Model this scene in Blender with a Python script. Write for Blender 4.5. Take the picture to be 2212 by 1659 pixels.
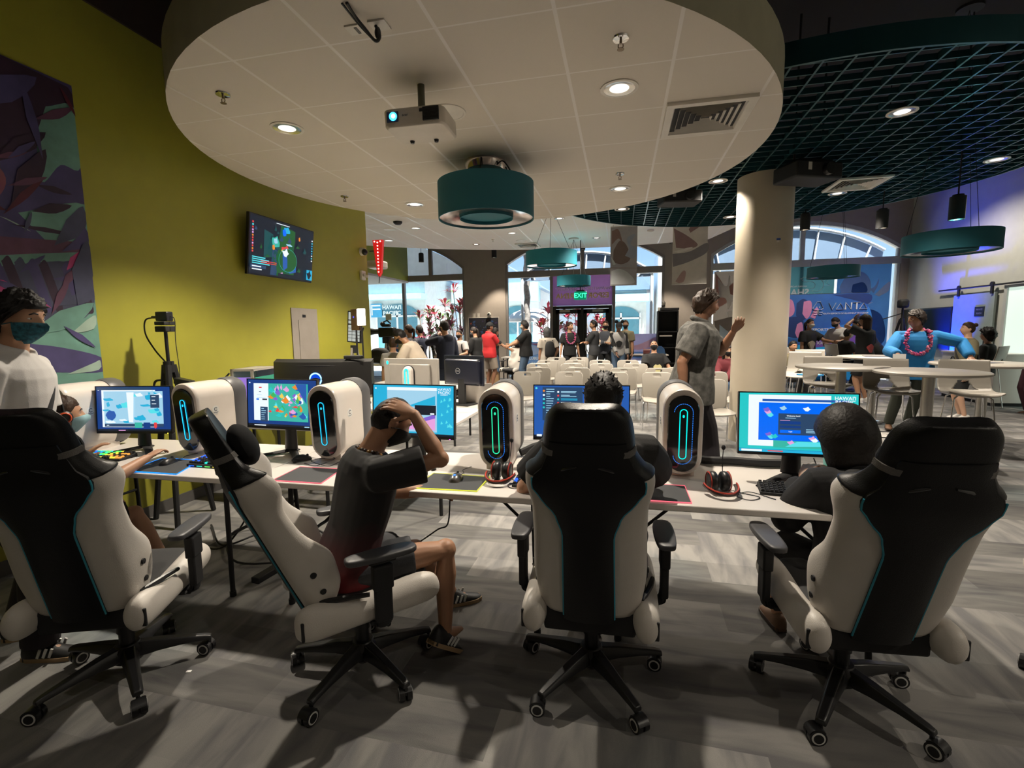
import bpy, bmesh, math, random
import numpy as np
from mathutils import Matrix, Vector, Quaternion, noise

for o in list(bpy.data.objects):
    bpy.data.objects.remove(o, do_unlink=True)
SC = bpy.context.scene
COL = SC.collection
PI = math.pi
random.seed(7)

# ------------------------------------------------------------------ camera
cam_d = bpy.data.cameras.new('camera')
cam = bpy.data.objects.new('camera', cam_d)
COL.objects.link(cam)
SC.camera = cam
cam_d.sensor_fit = 'HORIZONTAL'
cam_d.sensor_width = 36.0
cam_d.lens = 36.0 * 1042.0 / 2212.0
cam_d.clip_start = 0.05
cam_d.clip_end = 300
# columns: image right, image up, backward
_r = Vector((0.9755, 0.2196, -0.0140))
_f = Vector((-0.2196, 0.9690, -0.1130))
_r.normalize(); _f = (_f - _r * _f.dot(_r)).normalized()
_u = _r.cross(_f)
cam.matrix_world = Matrix(((_r.x, _u.x, -_f.x, 0.0), (_r.y, _u.y, -_f.y, 0.0), (_r.z, _u.z, -_f.z, 1.55), (0, 0, 0, 1)))

# ------------------------------------------------------------------ view, world, sun
SC.view_settings.view_transform = 'Standard'
SC.view_settings.look = 'None'
SC.view_settings.gamma = 1.0
SC.view_settings.exposure = 1.3
SC.view_settings.use_curve_mapping = False
SC.cycles.max_bounces = 8
SC.cycles.diffuse_bounces = 4
SC.cycles.glossy_bounces = 3
SC.cycles.transmission_bounces = 6
SC.cycles.transparent_max_bounces = 12
SC.cycles.caustics_reflective = False
SC.cycles.caustics_refractive = False
SC.cycles.sample_clamp_indirect = 6.0

W = bpy.data.worlds.new('sky'); SC.world = W; W.use_nodes = True
nt = W.node_tree; nt.nodes.clear()
wo = nt.nodes.new('ShaderNodeOutputWorld'); bg = nt.nodes.new('ShaderNodeBackground')
sky = nt.nodes.new('ShaderNodeTexSky'); sky.sky_type = 'HOSEK_WILKIE'; sky.turbidity = 4.0
sky.sun_direction = Vector((0.2, -0.35, 0.91)).normalized()
nt.links.new(sky.outputs[0], bg.inputs[0]); nt.links.new(bg.outputs[0], wo.inputs[0])
bg.inputs[1].default_value = 2.2

sun_d = bpy.data.lights.new('sun', 'SUN'); sun_d.energy = 9.0; sun_d.angle = 0.01; sun_d.color = (1, .96, .9)
sun = bpy.data.objects.new('sun', sun_d); COL.objects.link(sun)
sun.rotation_euler = Vector((-0.2, 0.35, -0.91)).to_track_quat('-Z', 'Y').to_euler()

# ------------------------------------------------------------------ materials
MATS = {}
def nodes_of(name):
    m = bpy.data.materials.new(name); m.use_nodes = True
    t = m.node_tree; b = t.nodes['Principled BSDF']
    return m, t, b
def N(t, kind, **kw):
    n = t.nodes.new(kind)
    for k, v in kw.items():
        if k in n.inputs: n.inputs[k].default_value = v
        else: setattr(n, k, v)
    return n
def mat(name, col, rough=.5, metal=0., spec=.5, emit=None, es=1., bump=0., bscale=60., var=.06, vscale=6., sheen=0., coat=0., alpha=1.):
    """colour with a little procedural variation and fine bump"""
    if name in MATS: return MATS[name]
    m, t, b = nodes_of(name)
    tc = N(t, 'ShaderNodeTexCoord')
    if emit is None:
        nz = N(t, 'ShaderNodeTexNoise', Scale=vscale, Detail=3.0)
        t.links.new(tc.outputs['Object'], nz.inputs['Vector'])
        mr = N(t, 'ShaderNodeMapRange'); mr.inputs[1].default_value = .3; mr.inputs[2].default_value = .7
        mr.inputs[3].default_value = 1 - var; mr.inputs[4].default_value = 1 + var
        t.links.new(nz.outputs[0], mr.inputs[0])
        mx = N(t, 'ShaderNodeVectorMath', operation='SCALE'); mx.inputs[0].default_value = col[:3]
        t.links.new(mr.outputs[0], mx.inputs['Scale'])
        t.links.new(mx.outputs[0], b.inputs['Base Color'])
    else:
        b.inputs['Base Color'].default_value = (*col[:3], 1)
    b.inputs['Roughness'].default_value = rough
    b.inputs['Metallic'].default_value = metal
    b.inputs['Specular IOR Level'].default_value = spec
    if sheen: b.inputs['Sheen Weight'].default_value = sheen
    if coat: b.inputs['Coat Weight'].default_value = coat; b.inputs['Coat Roughness'].default_value = .12
    if emit:
        b.inputs['Emission Color'].default_value = (*emit[:3], 1); b.inputs['Emission Strength'].default_value = es
    if bump:
        nb = N(t, 'ShaderNodeTexNoise', Scale=bscale, Detail=4.0)
        t.links.new(tc.outputs['Object'], nb.inputs['Vector'])
        bp = N(t, 'ShaderNodeBump', Strength=bump, Distance=.01)
        t.links.new(nb.outputs[0], bp.inputs['Height']); t.links.new(bp.outputs[0], b.inputs['Normal'])
    MATS[name] = m
    return m
EXPO = 1.3
GL = 2 ** -EXPO * 1.05
def glow(name, col, s=1.0):
    return mat(name, (col[0]*.05, col[1]*.05, col[2]*.05), .35, emit=col, es=s*GL)
def glassmat(name, tint=(.9, .95, .95), refl=.08):
    """thin pane: mostly clear with a mirror component"""
    if name in MATS: return MATS[name]
    m = bpy.data.materials.new(name); m.use_nodes = True; t = m.node_tree; t.nodes.clear()
    o = N(t, 'ShaderNodeOutputMaterial'); mx = N(t, 'ShaderNodeMixShader')
    tr = N(t, 'ShaderNodeBsdfTransparent'); tr.inputs[0].default_value = (*tint, 1)
    gl = N(t, 'ShaderNodeBsdfGlossy'); gl.inputs['Roughness'].default_value = .02
    fr = N(t, 'ShaderNodeFresnel', IOR=1.5)
    ad = N(t, 'ShaderNodeMath', operation='ADD'); ad.inputs[1].default_value = refl
    t.links.new(fr.outputs[0], ad.inputs[0]); t.links.new(ad.outputs[0], mx.inputs[0])
    t.links.new(tr.outputs[0], mx.inputs[1]); t.links.new(gl.outputs[0], mx.inputs[2]); t.links.new(mx.outputs[0], o.inputs[0])
    MATS[name] = m
    return m

def backlit(name, col, mixf=.4):
    """thin film or cloth that daylight shines through"""
    if name in MATS: return MATS[name]
    m = bpy.data.materials.new(name); m.use_nodes = True; t = m.node_tree; t.nodes.clear()
    o = N(t, 'ShaderNodeOutputMaterial'); mx = N(t, 'ShaderNodeMixShader'); mx.inputs[0].default_value = mixf
    tc = N(t, 'ShaderNodeTexCoord'); nz = N(t, 'ShaderNodeTexNoise', Scale=4.0, Detail=3.0); t.links.new(tc.outputs['Object'], nz.inputs['Vector'])
    mr = N(t, 'ShaderNodeMapRange'); mr.inputs[3].default_value = .85; mr.inputs[4].default_value = 1.15; t.links.new(nz.outputs[0], mr.inputs[0])
    sc = N(t, 'ShaderNodeVectorMath', operation='SCALE'); sc.inputs[0].default_value = col; t.links.new(mr.outputs[0], sc.inputs['Scale'])
    a = N(t, 'ShaderNodeBsdfDiffuse'); b = N(t, 'ShaderNodeBsdfTranslucent')
    for n in (a, b): t.links.new(sc.outputs[0], n.inputs[0])
    t.links.new(a.outputs[0], mx.inputs[1]); t.links.new(b.outputs[0], mx.inputs[2]); t.links.new(mx.outputs[0], o.inputs[0])
    MATS[name] = m
    return m

# ------------------------------------------------------------------ mesh building
def frame_axes(d):
    d = Vector(d).normalized()
    a = Vector((0, 0, 1)) if abs(d.z) < .95 else Vector((0, 1, 0))
    x = a.cross(d).normalized(); y = d.cross(x)
    return x, y, d
class G:
    """collects shapes; build() links them as ONE mesh object"""
    def __init__(s): s.v = []; s.f = []; s.mi = []; s.m = 0; s.M = None
    def add(s, vs, fs, m=None):
        o = len(s.v)
        if s.M is not None: vs = [tuple(s.M @ Vector(p)) for p in vs]
        s.v += [tuple(p) for p in vs]
        s.f += [tuple(i + o for i in f) for f in fs]
        s.mi += [s.m if m is None else m] * len(fs)
        return s
    def box(s, c, d, R=None, m=None):
        x, y, z = d[0]/2, d[1]/2, d[2]/2
        vs = [Vector(p) for p in ((-x,-y,-z),(x,-y,-z),(x,y,-z),(-x,y,-z),(-x,-y,z),(x,-y,z),(x,y,z),(-x,y,z))]
        if R is not None: vs = [R @ p for p in vs]
        c = Vector(c)
        return s.add([p + c for p in vs], [(0,3,2,1),(4,5,6,7),(0,1,5,4),(1,2,6,5),(2,3,7,6),(3,0,4,7)], m)
    def span(s, a, b, m=None):
        return s.box([(a[i]+b[i])/2 for i in range(3)], [abs(b[i]-a[i]) for i in range(3)], None, m)
    def loft(s, rings, cap=True, closed=True, m=None):
        n = len(rings[0]); vs = [p for r in rings for p in r]; fs = []
        for i in range(len(rings)-1):
            for j in range(n if closed else n-1):
                k = (j+1) % n
                fs.append((i*n+j, i*n+k, (i+1)*n+k, (i+1)*n+j))
        if cap:
            fs.append(tuple(reversed(range(n)))); fs.append(tuple(range((len(rings)-1)*n, len(rings)*n)))
        return s.add(vs, fs, m)
    def tube(s, pts, r, n=8, cap=True, m=None, flat=None):
        pts = [Vector(p) for p in pts]; k = len(pts)
        rs = r if isinstance(r, (list, tuple)) else [r]*k
        x, y, d = frame_axes(pts[1]-pts[0]); rings = []
        for i, p in enumerate(pts):
            if i == 0: t = pts[1]-p
            elif i == k-1: t = p-pts[i-1]
            else: t = (pts[i+1]-p).normalized() + (p-pts[i-1]).normalized()
            t = t.normalized() if t.length > 1e-9 else d
            q = d.rotation_difference(t); x = (q @ x); d = t
            x = (x - d*x.dot(d)).normalized(); y = d.cross(x)
            fx = 1.0 if flat is None else flat
            rings.append([p + (x*math.cos(2*PI*j/n) + y*math.sin(2*PI*j/n)*fx)*rs[i] for j in range(n)])
        return s.loft(rings, cap, True, m)
    def cyl(s, a, b, r0, r1=None, n=20, cap=True, m=None):
        return s.tube([a, b], [r0, r0 if r1 is None else r1], n, cap, m)
    def lathe(s, prof, n=32, c=(0,0,0), cap=False, m=None, a0=0., a1=2*PI):
        full = abs(a1-a0-2*PI) < 1e-6
        rings = [[(c[0]+r*math.cos(a0+(a1-a0)*j/n), c[1]+r*math.sin(a0+(a1-a0)*j/n), c[2]+z) for j in range(n if full else n+1)] for r, z in prof]
        return s.loft(rings, cap, full, m)
    def ell(s, c, r, R=None, nu=16, nv=10, m=None):
        c = Vector(c); rings = []
        for i in range(1, nv):
            th = PI*i/nv; ring = []
            for j in range(nu):
                p = Vector((r[0]*math.sin(th)*math.cos(2*PI*j/nu), r[1]*math.sin(th)*math.sin(2*PI*j/nu), -r[2]*math.cos(th)))
                ring.append((R @ p if R is not None else p) + c)
            rings.append(ring)
        b = Vector((0,0,-r[2])); t = Vector((0,0,r[2]))
        if R is not None: b = R @ b; t = R @ t
        vs = [p for q in rings for p in q] + [b+c, t+c]; fs = []
        for i in range(nv-2):
            for j in range(nu):
                k = (j+1) % nu; fs.append((i*nu+j, i*nu+k, (i+1)*nu+k, (i+1)*nu+j))
        B = (nv-1)*nu
        for j in range(nu):
            k = (j+1) % nu; fs.append((B, k, j)); fs.append((B+1, (nv-2)*nu+j, (nv-2)*nu+k))
        return s.add(vs, fs, m)
    def prism(s, poly, h0, h1, axis='z', m=None):
        """2-D outline extruded along an axis"""
        def P(a, b, h):
            return {'z': (a, b, h), 'y': (a, h, b), 'x': (h, a, b)}[axis]
        n = len(poly)
        vs = [P(a, b, h0) for a, b in poly] + [P(a, b, h1) for a, b in poly]
        fs = [tuple(reversed(range(n))), tuple(range(n, 2*n))] + [(i, (i+1) % n, n+(i+1) % n, n+i) for i in range(n)]
        return s.add(vs, fs, m)
    def quad(s, a, b, c, d, m=None): return s.add([a, b, c, d], [(0,1,2,3)], m)
    def build(s, name, mats, parent=None, bevel=0., seg=2, angle=38, flat=False, kind=None, loc=None, fix=True):
        me = bpy.data.meshes.new(name); me.from_pydata(s.v, [], s.f)
        if not isinstance(mats, (list, tuple)): mats = [mats]
        for k in mats: me.materials.append(k)
        if len(mats) > 1: me.polygons.foreach_set('material_index', s.mi)
        if fix:
            bm = bmesh.new(); bm.from_mesh(me); bmesh.ops.recalc_face_normals(bm, faces=bm.faces); bm.to_mesh(me); bm.free()
        return link(name, me, parent, bevel, seg, angle, flat, kind, loc)
def link(name, me, parent=None, bevel=0., seg=2, angle=38, flat=False, kind=None, loc=None):
    if not flat:
        me.polygons.foreach_set('use_smooth', [True]*len(me.polygons))
        me.set_sharp_from_angle(angle=math.radians(angle))
    o = bpy.data.objects.new(name, me); COL.objects.link(o)
    if parent is not None: o.parent = parent
    if loc is not None: o.location = loc
    if kind: o['kind'] = kind
    if bevel:
        b = o.modifiers.new('bevel', 'BEVEL'); b.width = bevel; b.segments = seg; b.limit_method = 'ANGLE'; b.angle_limit = math.radians(40)
        b.harden_normals = False
    return o
def thing(name, label, cat, loc=(0,0,0), rz=0., group=None):
    o = bpy.data.objects.new(name, None); COL.objects.link(o)
    o.empty_display_size = .1
    o.location = loc; o.rotation_euler = (0, 0, math.radians(rz))
    return tag(o, label, cat, group)
def tag(o, label, cat, group=None):
    o['label'] = label; o['category'] = cat
    if group: o['group'] = group
    return o
def dup(root, label, loc, rz=0., group=None):
    """a copy of a thing with copies of its parts and their sub-parts"""
    r = root.copy(); COL.objects.link(r); r.location = loc; r.rotation_euler = (0, 0, math.radians(rz))
    r['label'] = label
    if group: r['group'] = group
    for ch in list(root.children):
        c = ch.copy(); COL.objects.link(c); c.parent = r
        for g in list(ch.children):
            d = g.copy(); COL.objects.link(d); d.parent = c
    return r
_fonts = {}
def text_geo(txt, size, ext=0.0):
    """letter outlines as mesh data (x right, y up, centred)"""
    cu = bpy.data.curves.new('t', 'FONT'); cu.body = txt; cu.size = size; cu.extrude = ext; cu.align_x = 'CENTER'; cu.align_y = 'CENTER'
    cu.resolution_u = 3
    ob = bpy.data.objects.new('t', cu); COL.objects.link(ob)
    dg = bpy.context.evaluated_depsgraph_get(); me = bpy.data.meshes.new_from_object(ob.evaluated_get(dg))
    vs = [tuple(v.co) for v in me.vertices]; fs = [tuple(p.vertices) for p in me.polygons]
    bpy.data.objects.remove(ob); bpy.data.meshes.remove(me); bpy.data.curves.remove(cu)
    return vs, fs
def wall_frame(origin, right, up):
    """matrix from (x right, y up, z outwards) to the world"""
    r = Vector(right).normalized(); u = Vector(up).normalized(); n = r.cross(u)
    return Matrix(((r.x,u.x,n.x,origin[0]),(r.y,u.y,n.y,origin[1]),(r.z,u.z,n.z,origin[2]),(0,0,0,1)))
def put_text(g, txt, size, M, bold=0., m=None, mirror=False):
    vs, fs = text_geo(txt, size)
    if mirror: vs = [(-a, b, c) for a, b, c in vs]
    offs = [(0,0)] if not bold else [(-bold,0),(bold,0),(0,bold),(0,-bold)]
    for k, (dx, dy) in enumerate(offs):
        g.add([tuple(M @ Vector((a+dx, b+dy, c+.00015*k))) for a, b, c in vs], fs, m)
def remesh(g, voxel, it=2, fac=.5):
    me = bpy.data.meshes.new('r'); me.from_pydata(g.v, [], g.f)
    bm = bmesh.new(); bm.from_mesh(me); bmesh.ops.recalc_face_normals(bm, faces=bm.faces); bm.to_mesh(me); bm.free()
    ob = bpy.data.objects.new('r', me); COL.objects.link(ob)
    r = ob.modifiers.new('r', 'REMESH'); r.mode = 'VOXEL'; r.voxel_size = voxel
    if it: sm = ob.modifiers.new('s', 'SMOOTH'); sm.iterations = it; sm.factor = fac
    dg = bpy.context.evaluated_depsgraph_get()
    out = bpy.data.meshes.new_from_object(ob.evaluated_get(dg))
    bpy.data.objects.remove(ob); bpy.data.meshes.remove(me)
    return out
def crom(pts, n=8):
    """smooth curve through points"""
    P = [Vector(p) for p in pts]; P = [P[0]*2-P[1]] + P + [P[-1]*2-P[-2]]; out = []
    for i in range(1, len(P)-2):
        a, b, c, d = P[i-1:i+3]
        for k in range(n):
            t = k/n
            out.append(.5*((2*b)+(c-a)*t+(2*a-5*b+4*c-d)*t*t+(3*b-a-3*c+d)*t**3))
    out.append(P[-2]); return out
def rrect(w, h, r, n=5):
    """rounded rectangle outline"""
    out = []
    for cx, cy, a in ((w/2-r, h/2-r, 0), (-w/2+r, h/2-r, PI/2), (-w/2+r, -h/2+r, PI), (w/2-r, -h/2+r, 1.5*PI)):
        for k in range(n+1):
            t = a + PI/2*k/n; out.append((cx+r*math.cos(t), cy+r*math.sin(t)))
    return out
def Rz(d): return Matrix.Rotation(math.radians(d), 3, 'Z')
def Rx(d): return Matrix.Rotation(math.radians(d), 3, 'X')
def Ry(d): return Matrix.Rotation(math.radians(d), 3, 'Y')
def spot(name, loc, target, power, col=(1,.86,.68), size=110, blend=.5, r=.05):
    d = bpy.data.lights.new(name, 'SPOT'); d.energy = power; d.color = col; d.spot_size = math.radians(size); d.spot_blend = blend; d.shadow_soft_size = r
    o = bpy.data.objects.new(name, d); COL.objects.link(o); o.location = loc
    o.rotation_euler = (Vector(target)-Vector(loc)).to_track_quat('-Z', 'Y').to_euler()
    return o
# ================================================================== setting
# colours
M_green = mat('green_wall_paint', (.32, .305, .030), .55, var=.03)
M_grey = mat('grey_wall_paint', (.34, .32, .29), .6, var=.03)
M_beige = mat('taupe_wall_paint', (.37, .325, .285), .6, var=.03)
M_pale = mat('pale_wall_paint', (.55, .56, .52), .6, var=.03)
M_dark = mat('dark_ceiling_paint', (.012, .008, .010), .9)
M_brown = mat('dark_brown_paint', (.035, .02, .015), .8)
M_white = mat('white_laminate', (.78, .74, .70), .35, var=.02)
M_frame = mat('window_frame_grey', (.27, .25, .24), .45)
M_black = mat('black_plastic', (.012, .012, .013), .38, var=.15)
M_blackm = mat('black_matte', (.010, .010, .011), .7)
M_chrome = mat('chrome', (.75, .75, .75), .12, 1.0)
M_steel = mat('brushed_steel', (.42, .40, .37), .32, 1.0)
M_glass = glassmat('window_glass')
M_tilewhite = None

def tile_mat(name, col, x0, y0, p, line, lw):
    """acoustic tiles with a T-bar grid, laid out in metres"""
    m, t, b = nodes_of(name)
    g = N(t, 'ShaderNodeNewGeometry'); sx = N(t, 'ShaderNodeSeparateXYZ'); t.links.new(g.outputs['Position'], sx.inputs[0])
    masks = []
    for k, o in ((0, x0), (1, y0)):
        a = N(t, 'ShaderNodeMath', operation='SUBTRACT'); a.inputs[1].default_value = o; t.links.new(sx.outputs[k], a.inputs[0])
        w = N(t, 'ShaderNodeMath', operation='PINGPONG'); w.inputs[1].default_value = p/2; t.links.new(a.outputs[0], w.inputs[0])
        c = N(t, 'ShaderNodeMath', operation='LESS_THAN'); c.inputs[1].default_value = lw if k == 0 else lw*.55; t.links.new(w.outputs[0], c.inputs[0])
        masks.append(c)
    mx = N(t, 'ShaderNodeMath', operation='MAXIMUM'); t.links.new(masks[0].outputs[0], mx.inputs[0]); t.links.new(masks[1].outputs[0], mx.inputs[1])
    nz = N(t, 'ShaderNodeTexNoise', Scale=300.0, Detail=2.0); t.links.new(g.outputs['Position'], nz.inputs['Vector'])
    mr = N(t, 'ShaderNodeMapRange'); mr.inputs[3].default_value = .93; mr.inputs[4].default_value = 1.05; t.links.new(nz.outputs[0], mr.inputs[0])
    sc = N(t, 'ShaderNodeVectorMath', operation='SCALE'); sc.inputs[0].default_value = col; t.links.new(mr.outputs[0], sc.inputs['Scale'])
    mc = N(t, 'ShaderNodeMix', data_type='RGBA'); t.links.new(mx.outputs[0], mc.inputs['Factor'])
    t.links.new(sc.outputs[0], mc.inputs[6]); mc.inputs[7].default_value = (*line, 1)
    t.links.new(mc.outputs[2], b.inputs['Base Color'])
    rr = N(t, 'ShaderNodeMapRange'); rr.inputs[3].default_value = .85; rr.inputs[4].default_value = .3; t.links.new(mx.outputs[0], rr.inputs[0]); t.links.new(rr.outputs[0], b.inputs['Roughness'])
    bp = N(t, 'ShaderNodeBump', Strength=.5, Distance=.004); t.links.new(mx.outputs[0], bp.inputs['Height']); t.links.new(bp.outputs[0], b.inputs['Normal'])
    return m
M_tile = tile_mat('cloud_ceiling_tiles', (.60, .545, .475), -.33, 2.487, .605, (.68, .64, .60), .010)
M_tile2 = tile_mat('far_ceiling_tiles', (.80, .77, .73), -.33, 2.487, .605, (.80, .80, .80), .012)

def carpet():
    m, t, b = nodes_of('grey_plank_carpet')
    g = N(t, 'ShaderNodeNewGeometry')
    mp = N(t, 'ShaderNodeMapping'); t.links.new(g.outputs['Position'], mp.inputs[0]); mp.inputs['Rotation'].default_value = (0, 0, .02)
    br = N(t, 'ShaderNodeTexBrick'); br.offset = .5
    br.inputs['Color1'].default_value = (0, 0, 0, 1); br.inputs['Color2'].default_value = (1, 1, 1, 1); br.inputs['Mortar'].default_value = (.5, .5, .5, 1)
    br.inputs['Scale'].default_value = 1.0; br.inputs['Mortar Size'].default_value = 0.0; br.inputs['Brick Width'].default_value = 1.0; br.inputs['Row Height'].default_value = .25
    t.links.new(mp.outputs[0], br.inputs['Vector'])
    # streaks drawn along and across the planks
    def streak(sx, sy, seed):
        q = N(t, 'ShaderNodeMapping'); t.links.new(g.outputs['Position'], q.inputs[0]); q.inputs['Scale'].default_value = (sx, sy, 1); q.inputs['Location'].default_value = (seed, seed*2, 0)
        q.inputs['Rotation'].default_value = (0, 0, .35*seed)
        n = N(t, 'ShaderNodeTexNoise', Scale=1.0, Detail=4.0, Distortion=.6); t.links.new(q.outputs[0], n.inputs['Vector']); return n
    s1 = streak(2.0, 11, .3); s2 = streak(10, 2.2, -.5)
    gt = N(t, 'ShaderNodeMath', operation='GREATER_THAN'); gt.inputs[1].default_value = .55; t.links.new(br.outputs[0], gt.inputs[0])
    ms = N(t, 'ShaderNodeMix', data_type='FLOAT'); t.links.new(gt.outputs[0], ms.inputs[0]); t.links.new(s1.outputs[0], ms.inputs[2]); t.links.new(s2.outputs[0], ms.inputs[3])
    cr = N(t, 'ShaderNodeValToRGB'); e = cr.color_ramp.elements
    e[0].position = .34; e[0].color = (.145, .142, .145, 1); e[1].position = .62; e[1].color = (.24, .232, .22, 1)
    k = e.new(.47); k.color = (.19, .185, .18, 1)
    t.links.new(ms.outputs[0], cr.inputs[0])
    sh = N(t, 'ShaderNodeMapRange'); sh.inputs[3].default_value = .60; sh.inputs[4].default_value = 1.25; t.links.new(br.outputs[0], sh.inputs[0])
    sc = N(t, 'ShaderNodeVectorMath', operation='SCALE'); t.links.new(cr.outputs[0], sc.inputs[0]); t.links.new(sh.outputs[0], sc.inputs['Scale'])
    # a few blue-green planks
    big = N(t, 'ShaderNodeTexNoise', Scale=.9, Detail=1.0); t.links.new(g.outputs['Position'], big.inputs['Vector'])
    bm_ = N(t, 'ShaderNodeMapRange'); bm_.inputs[1].default_value = .56; bm_.inputs[2].default_value = .72; bm_.inputs[4].default_value = .5; t.links.new(big.outputs[0], bm_.inputs[0])
    mc = N(t, 'ShaderNodeMix', data_type='RGBA', blend_type='MULTIPLY'); t.links.new(bm_.outputs[0], mc.inputs['Factor']); t.links.new(sc.outputs[0], mc.inputs[6]); mc.inputs[7].default_value = (.72, .95, 1.05, 1)
    fz = N(t, 'ShaderNodeTexNoise', Scale=420.0, Detail=2.0); t.links.new(g.outputs['Position'], fz.inputs['Vector'])
    fm = N(t, 'ShaderNodeMapRange'); fm.inputs[3].default_value = .8; fm.inputs[4].default_value = 1.2; t.links.new(fz.outputs[0], fm.inputs[0])
    s3 = N(t, 'ShaderNodeVectorMath', operation='SCALE'); t.links.new(mc.outputs[2], s3.inputs[0]); t.links.new(fm.outputs[0], s3.inputs['Scale'])
    t.links.new(s3.outputs[0], b.inputs['Base Color']); b.inputs['Roughness'].default_value = .95; b.inputs['Specular IOR Level'].default_value = .1
    bp = N(t, 'ShaderNodeBump', Strength=.35, Distance=.004); t.links.new(fz.outputs[0], bp.inputs['Height']); t.links.new(bp.outputs[0], b.inputs['Normal'])
    return m
M_carpet = carpet()
XL, XR, YB, YF = -3.9, 7.4, 15.0, -3.2
ST = 'structure'
G().span((-10.6, YF-.2, -.12), (XR+.4, YB+.3, 0)).build('floor', M_carpet, kind=ST)
G().span((-10.6, YF-.2, 4.95), (XR+.4, YB+.5, 5.1)).build('ceiling', M_dark, kind=ST)
# left wall, its end return and dark upper band
g = G(); g.span((XL-.25, YF, 0), (XL, 7.05, 4.0)); g.build('wall_left', M_green, kind=ST)
G().span((XL-.25, YF, 4.0), (XL+.02, 7.05, 4.95)).build('trim_1', M_brown, kind=ST)
G().span((XL, YF, 0), (XL+.012, 7.05, .10)).build('baseboard_left', mat('grey_vinyl_base', (.11, .105, .10), .5), kind=ST)
G().span((-10.4, 6.85, 0), (XL-.25, 7.05, 4.95)).build('wall_return', M_green, kind=ST)
G().span((-10.6, 6.85, 0), (-10.4, YB+.3, 4.95)).build('wall_side', M_pale, kind=ST)
G().span((XL-.25, YF-.2, 0), (XR+.2, YF, 4.95)).build('wall_front', M_beige, kind=ST)
# green bulkhead over the side bay and the lower bay ceiling
G().span((-7.0, 7.05, 3.16), (-6.85, YB, 4.95)).build('wall_bulkhead', mat('bulkhead_green_paint', (.36, .42, .06), .55, var=.03), kind=ST)
G().span((-10.4, 7.05, 3.1), (-6.85, YB, 3.16)).build('ceiling_bay', mat('bay_ceiling_white', (.6, .6, .58), .8), kind=ST)
# back wall with arched openings
def arch_z(x, x0, x1, zs, zt):
    """segmental arch height between x0 and x1"""
    c = (x1-x0)/2; h = zt-zs; R = (c*c+h*h)/(2*h); u = x-(x0+x1)/2
    return zt-R+math.sqrt(max(R*R-u*u, 0))
WIN = [(-10.4, -4.92, 3.55, 4.55), (-3.57, 1.22, 3.62, 4.36), (2.48, 7.2, 3.60, 4.36)]
g = G(); T0, T1 = YB, YB+.3
def col(x0, x1, z0, z1): g.span((x0, T0, z0), (x1, T1, z1))
col(-4.92, -3.57, 0, 4.95); col(1.22, 2.48, 0, 4.95); col(7.2, XR+.2, 0, 4.95)
for (x0, x1, zs, zt) in WIN:
    n = 28
    for i in range(n):
        a = x0+(x1-x0)*i/n; b = x0+(x1-x0)*(i+1)/n
        za, zb = arch_z(a, x0, x1, zs, zt), arch_z(b, x0, x1, zs, zt)
        vs = [(a,T0,za),(b,T0,zb),(b,T0,4.95),(a,T0,4.95),(a,T1,za),(b,T1,zb),(b,T1,4.95),(a,T1,4.95)]
        g.add(vs, [(0,1,2,3),(7,6,5,4),(0,4,5,1),(3,2,6,7)])
g.build('wall_back', M_beige, kind=ST)
G().span((XR, YF, 0), (XR+.2, YB, 4.95)).build('wall_right', M_pale, kind=ST)
# arch reveals in pale paint, frames, transoms
def window(k, x0, x1, zs, zt, mull, lower, glass=True):
    fr = G(); w = .07
    fr.span((x0, YB-.02, 3.14), (x1, YB+.16, 3.33))            # transom beam
    for x in (x0, x1): 
        z1 = arch_z(x, x0, x1, zs, zt) if 0 < x-x0+1e-3 else zs
        fr.span((x-(w if x == x1 else 0), YB+.02, 0), (x+(w if x == x0 else 0), YB+.14, zs))
    for x in mull: fr.span((x-.055, YB+.02, 3.3), (x+.055, YB+.14, arch_z(x, x0, x1, zs, zt)))
    for x, z0 in lower: fr.span((x-.045, YB+.02, z0), (x+.045, YB+.14, 3.2))
    n = 28
    for i in range(n):
        a = x0+(x1-x0)*i/n; b = x0+(x1-x0)*(i+1)/n
        za, zb = arch_z(a, x0, x1, zs, zt), arch_z(b, x0, x1, zs, zt)
        vs = [(a,YB-.015,za-.1),(b,YB-.015,zb-.1),(b,YB-.015,zb),(a,YB-.015,za),(a,YB+.2,za-.1),(b,YB+.2,zb-.1),(b,YB+.2,zb),(a,YB+.2,za)]
        fr.add(vs, [(0,1,2,3),(7,6,5,4),(0,4,5,1),(3,2,6,7)])
    o = fr.build('window_%d' % k, M_frame if k != 3 else mat('pale_window_frame', (.5, .52, .5), .45), kind=ST)
    p = G()
    n = 24; top = [(x0+(x1-x0)*i/n, arch_z(x0+(x1-x0)*i/n, x0, x1, zs, zt)-.05) for i in range(n+1)]
    p.add([(x, YB+.08, z) for x, z in top] + [(x, YB+.08, 3.3) for x, z in top], [(i, i+1, n+2+i, n+1+i) for i in range(n)])
    return o, p
o1, p1 = window(1, *WIN[0], mull=(-6.08, -8.2), lower=((-7.05, 0), (-8.9, 0)))
p1.quad((-10.4, YB+.08, .05), (-4.95, YB+.08, .05), (-4.95, YB+.08, 3.15), (-10.4, YB+.08, 3.15)); p1.build('window_pane', M_glass, o1)
o2, p2 = window(2, *WIN[1], mull=(-1.17,), lower=((-2.12, 0), (-.23, 0)))
for a, b in ((-3.5, -2.16), (-.19, 1.16)): p2.quad((a, YB+.08, .05), (b, YB+.08, .05), (b, YB+.08, 3.15), (a, YB+.08, 3.15))
p2.build('window_pane', M_glass, o2)
o3, p3 = window(3, *WIN[2], mull=(4.84,), lower=((4.84, 0),))
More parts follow.
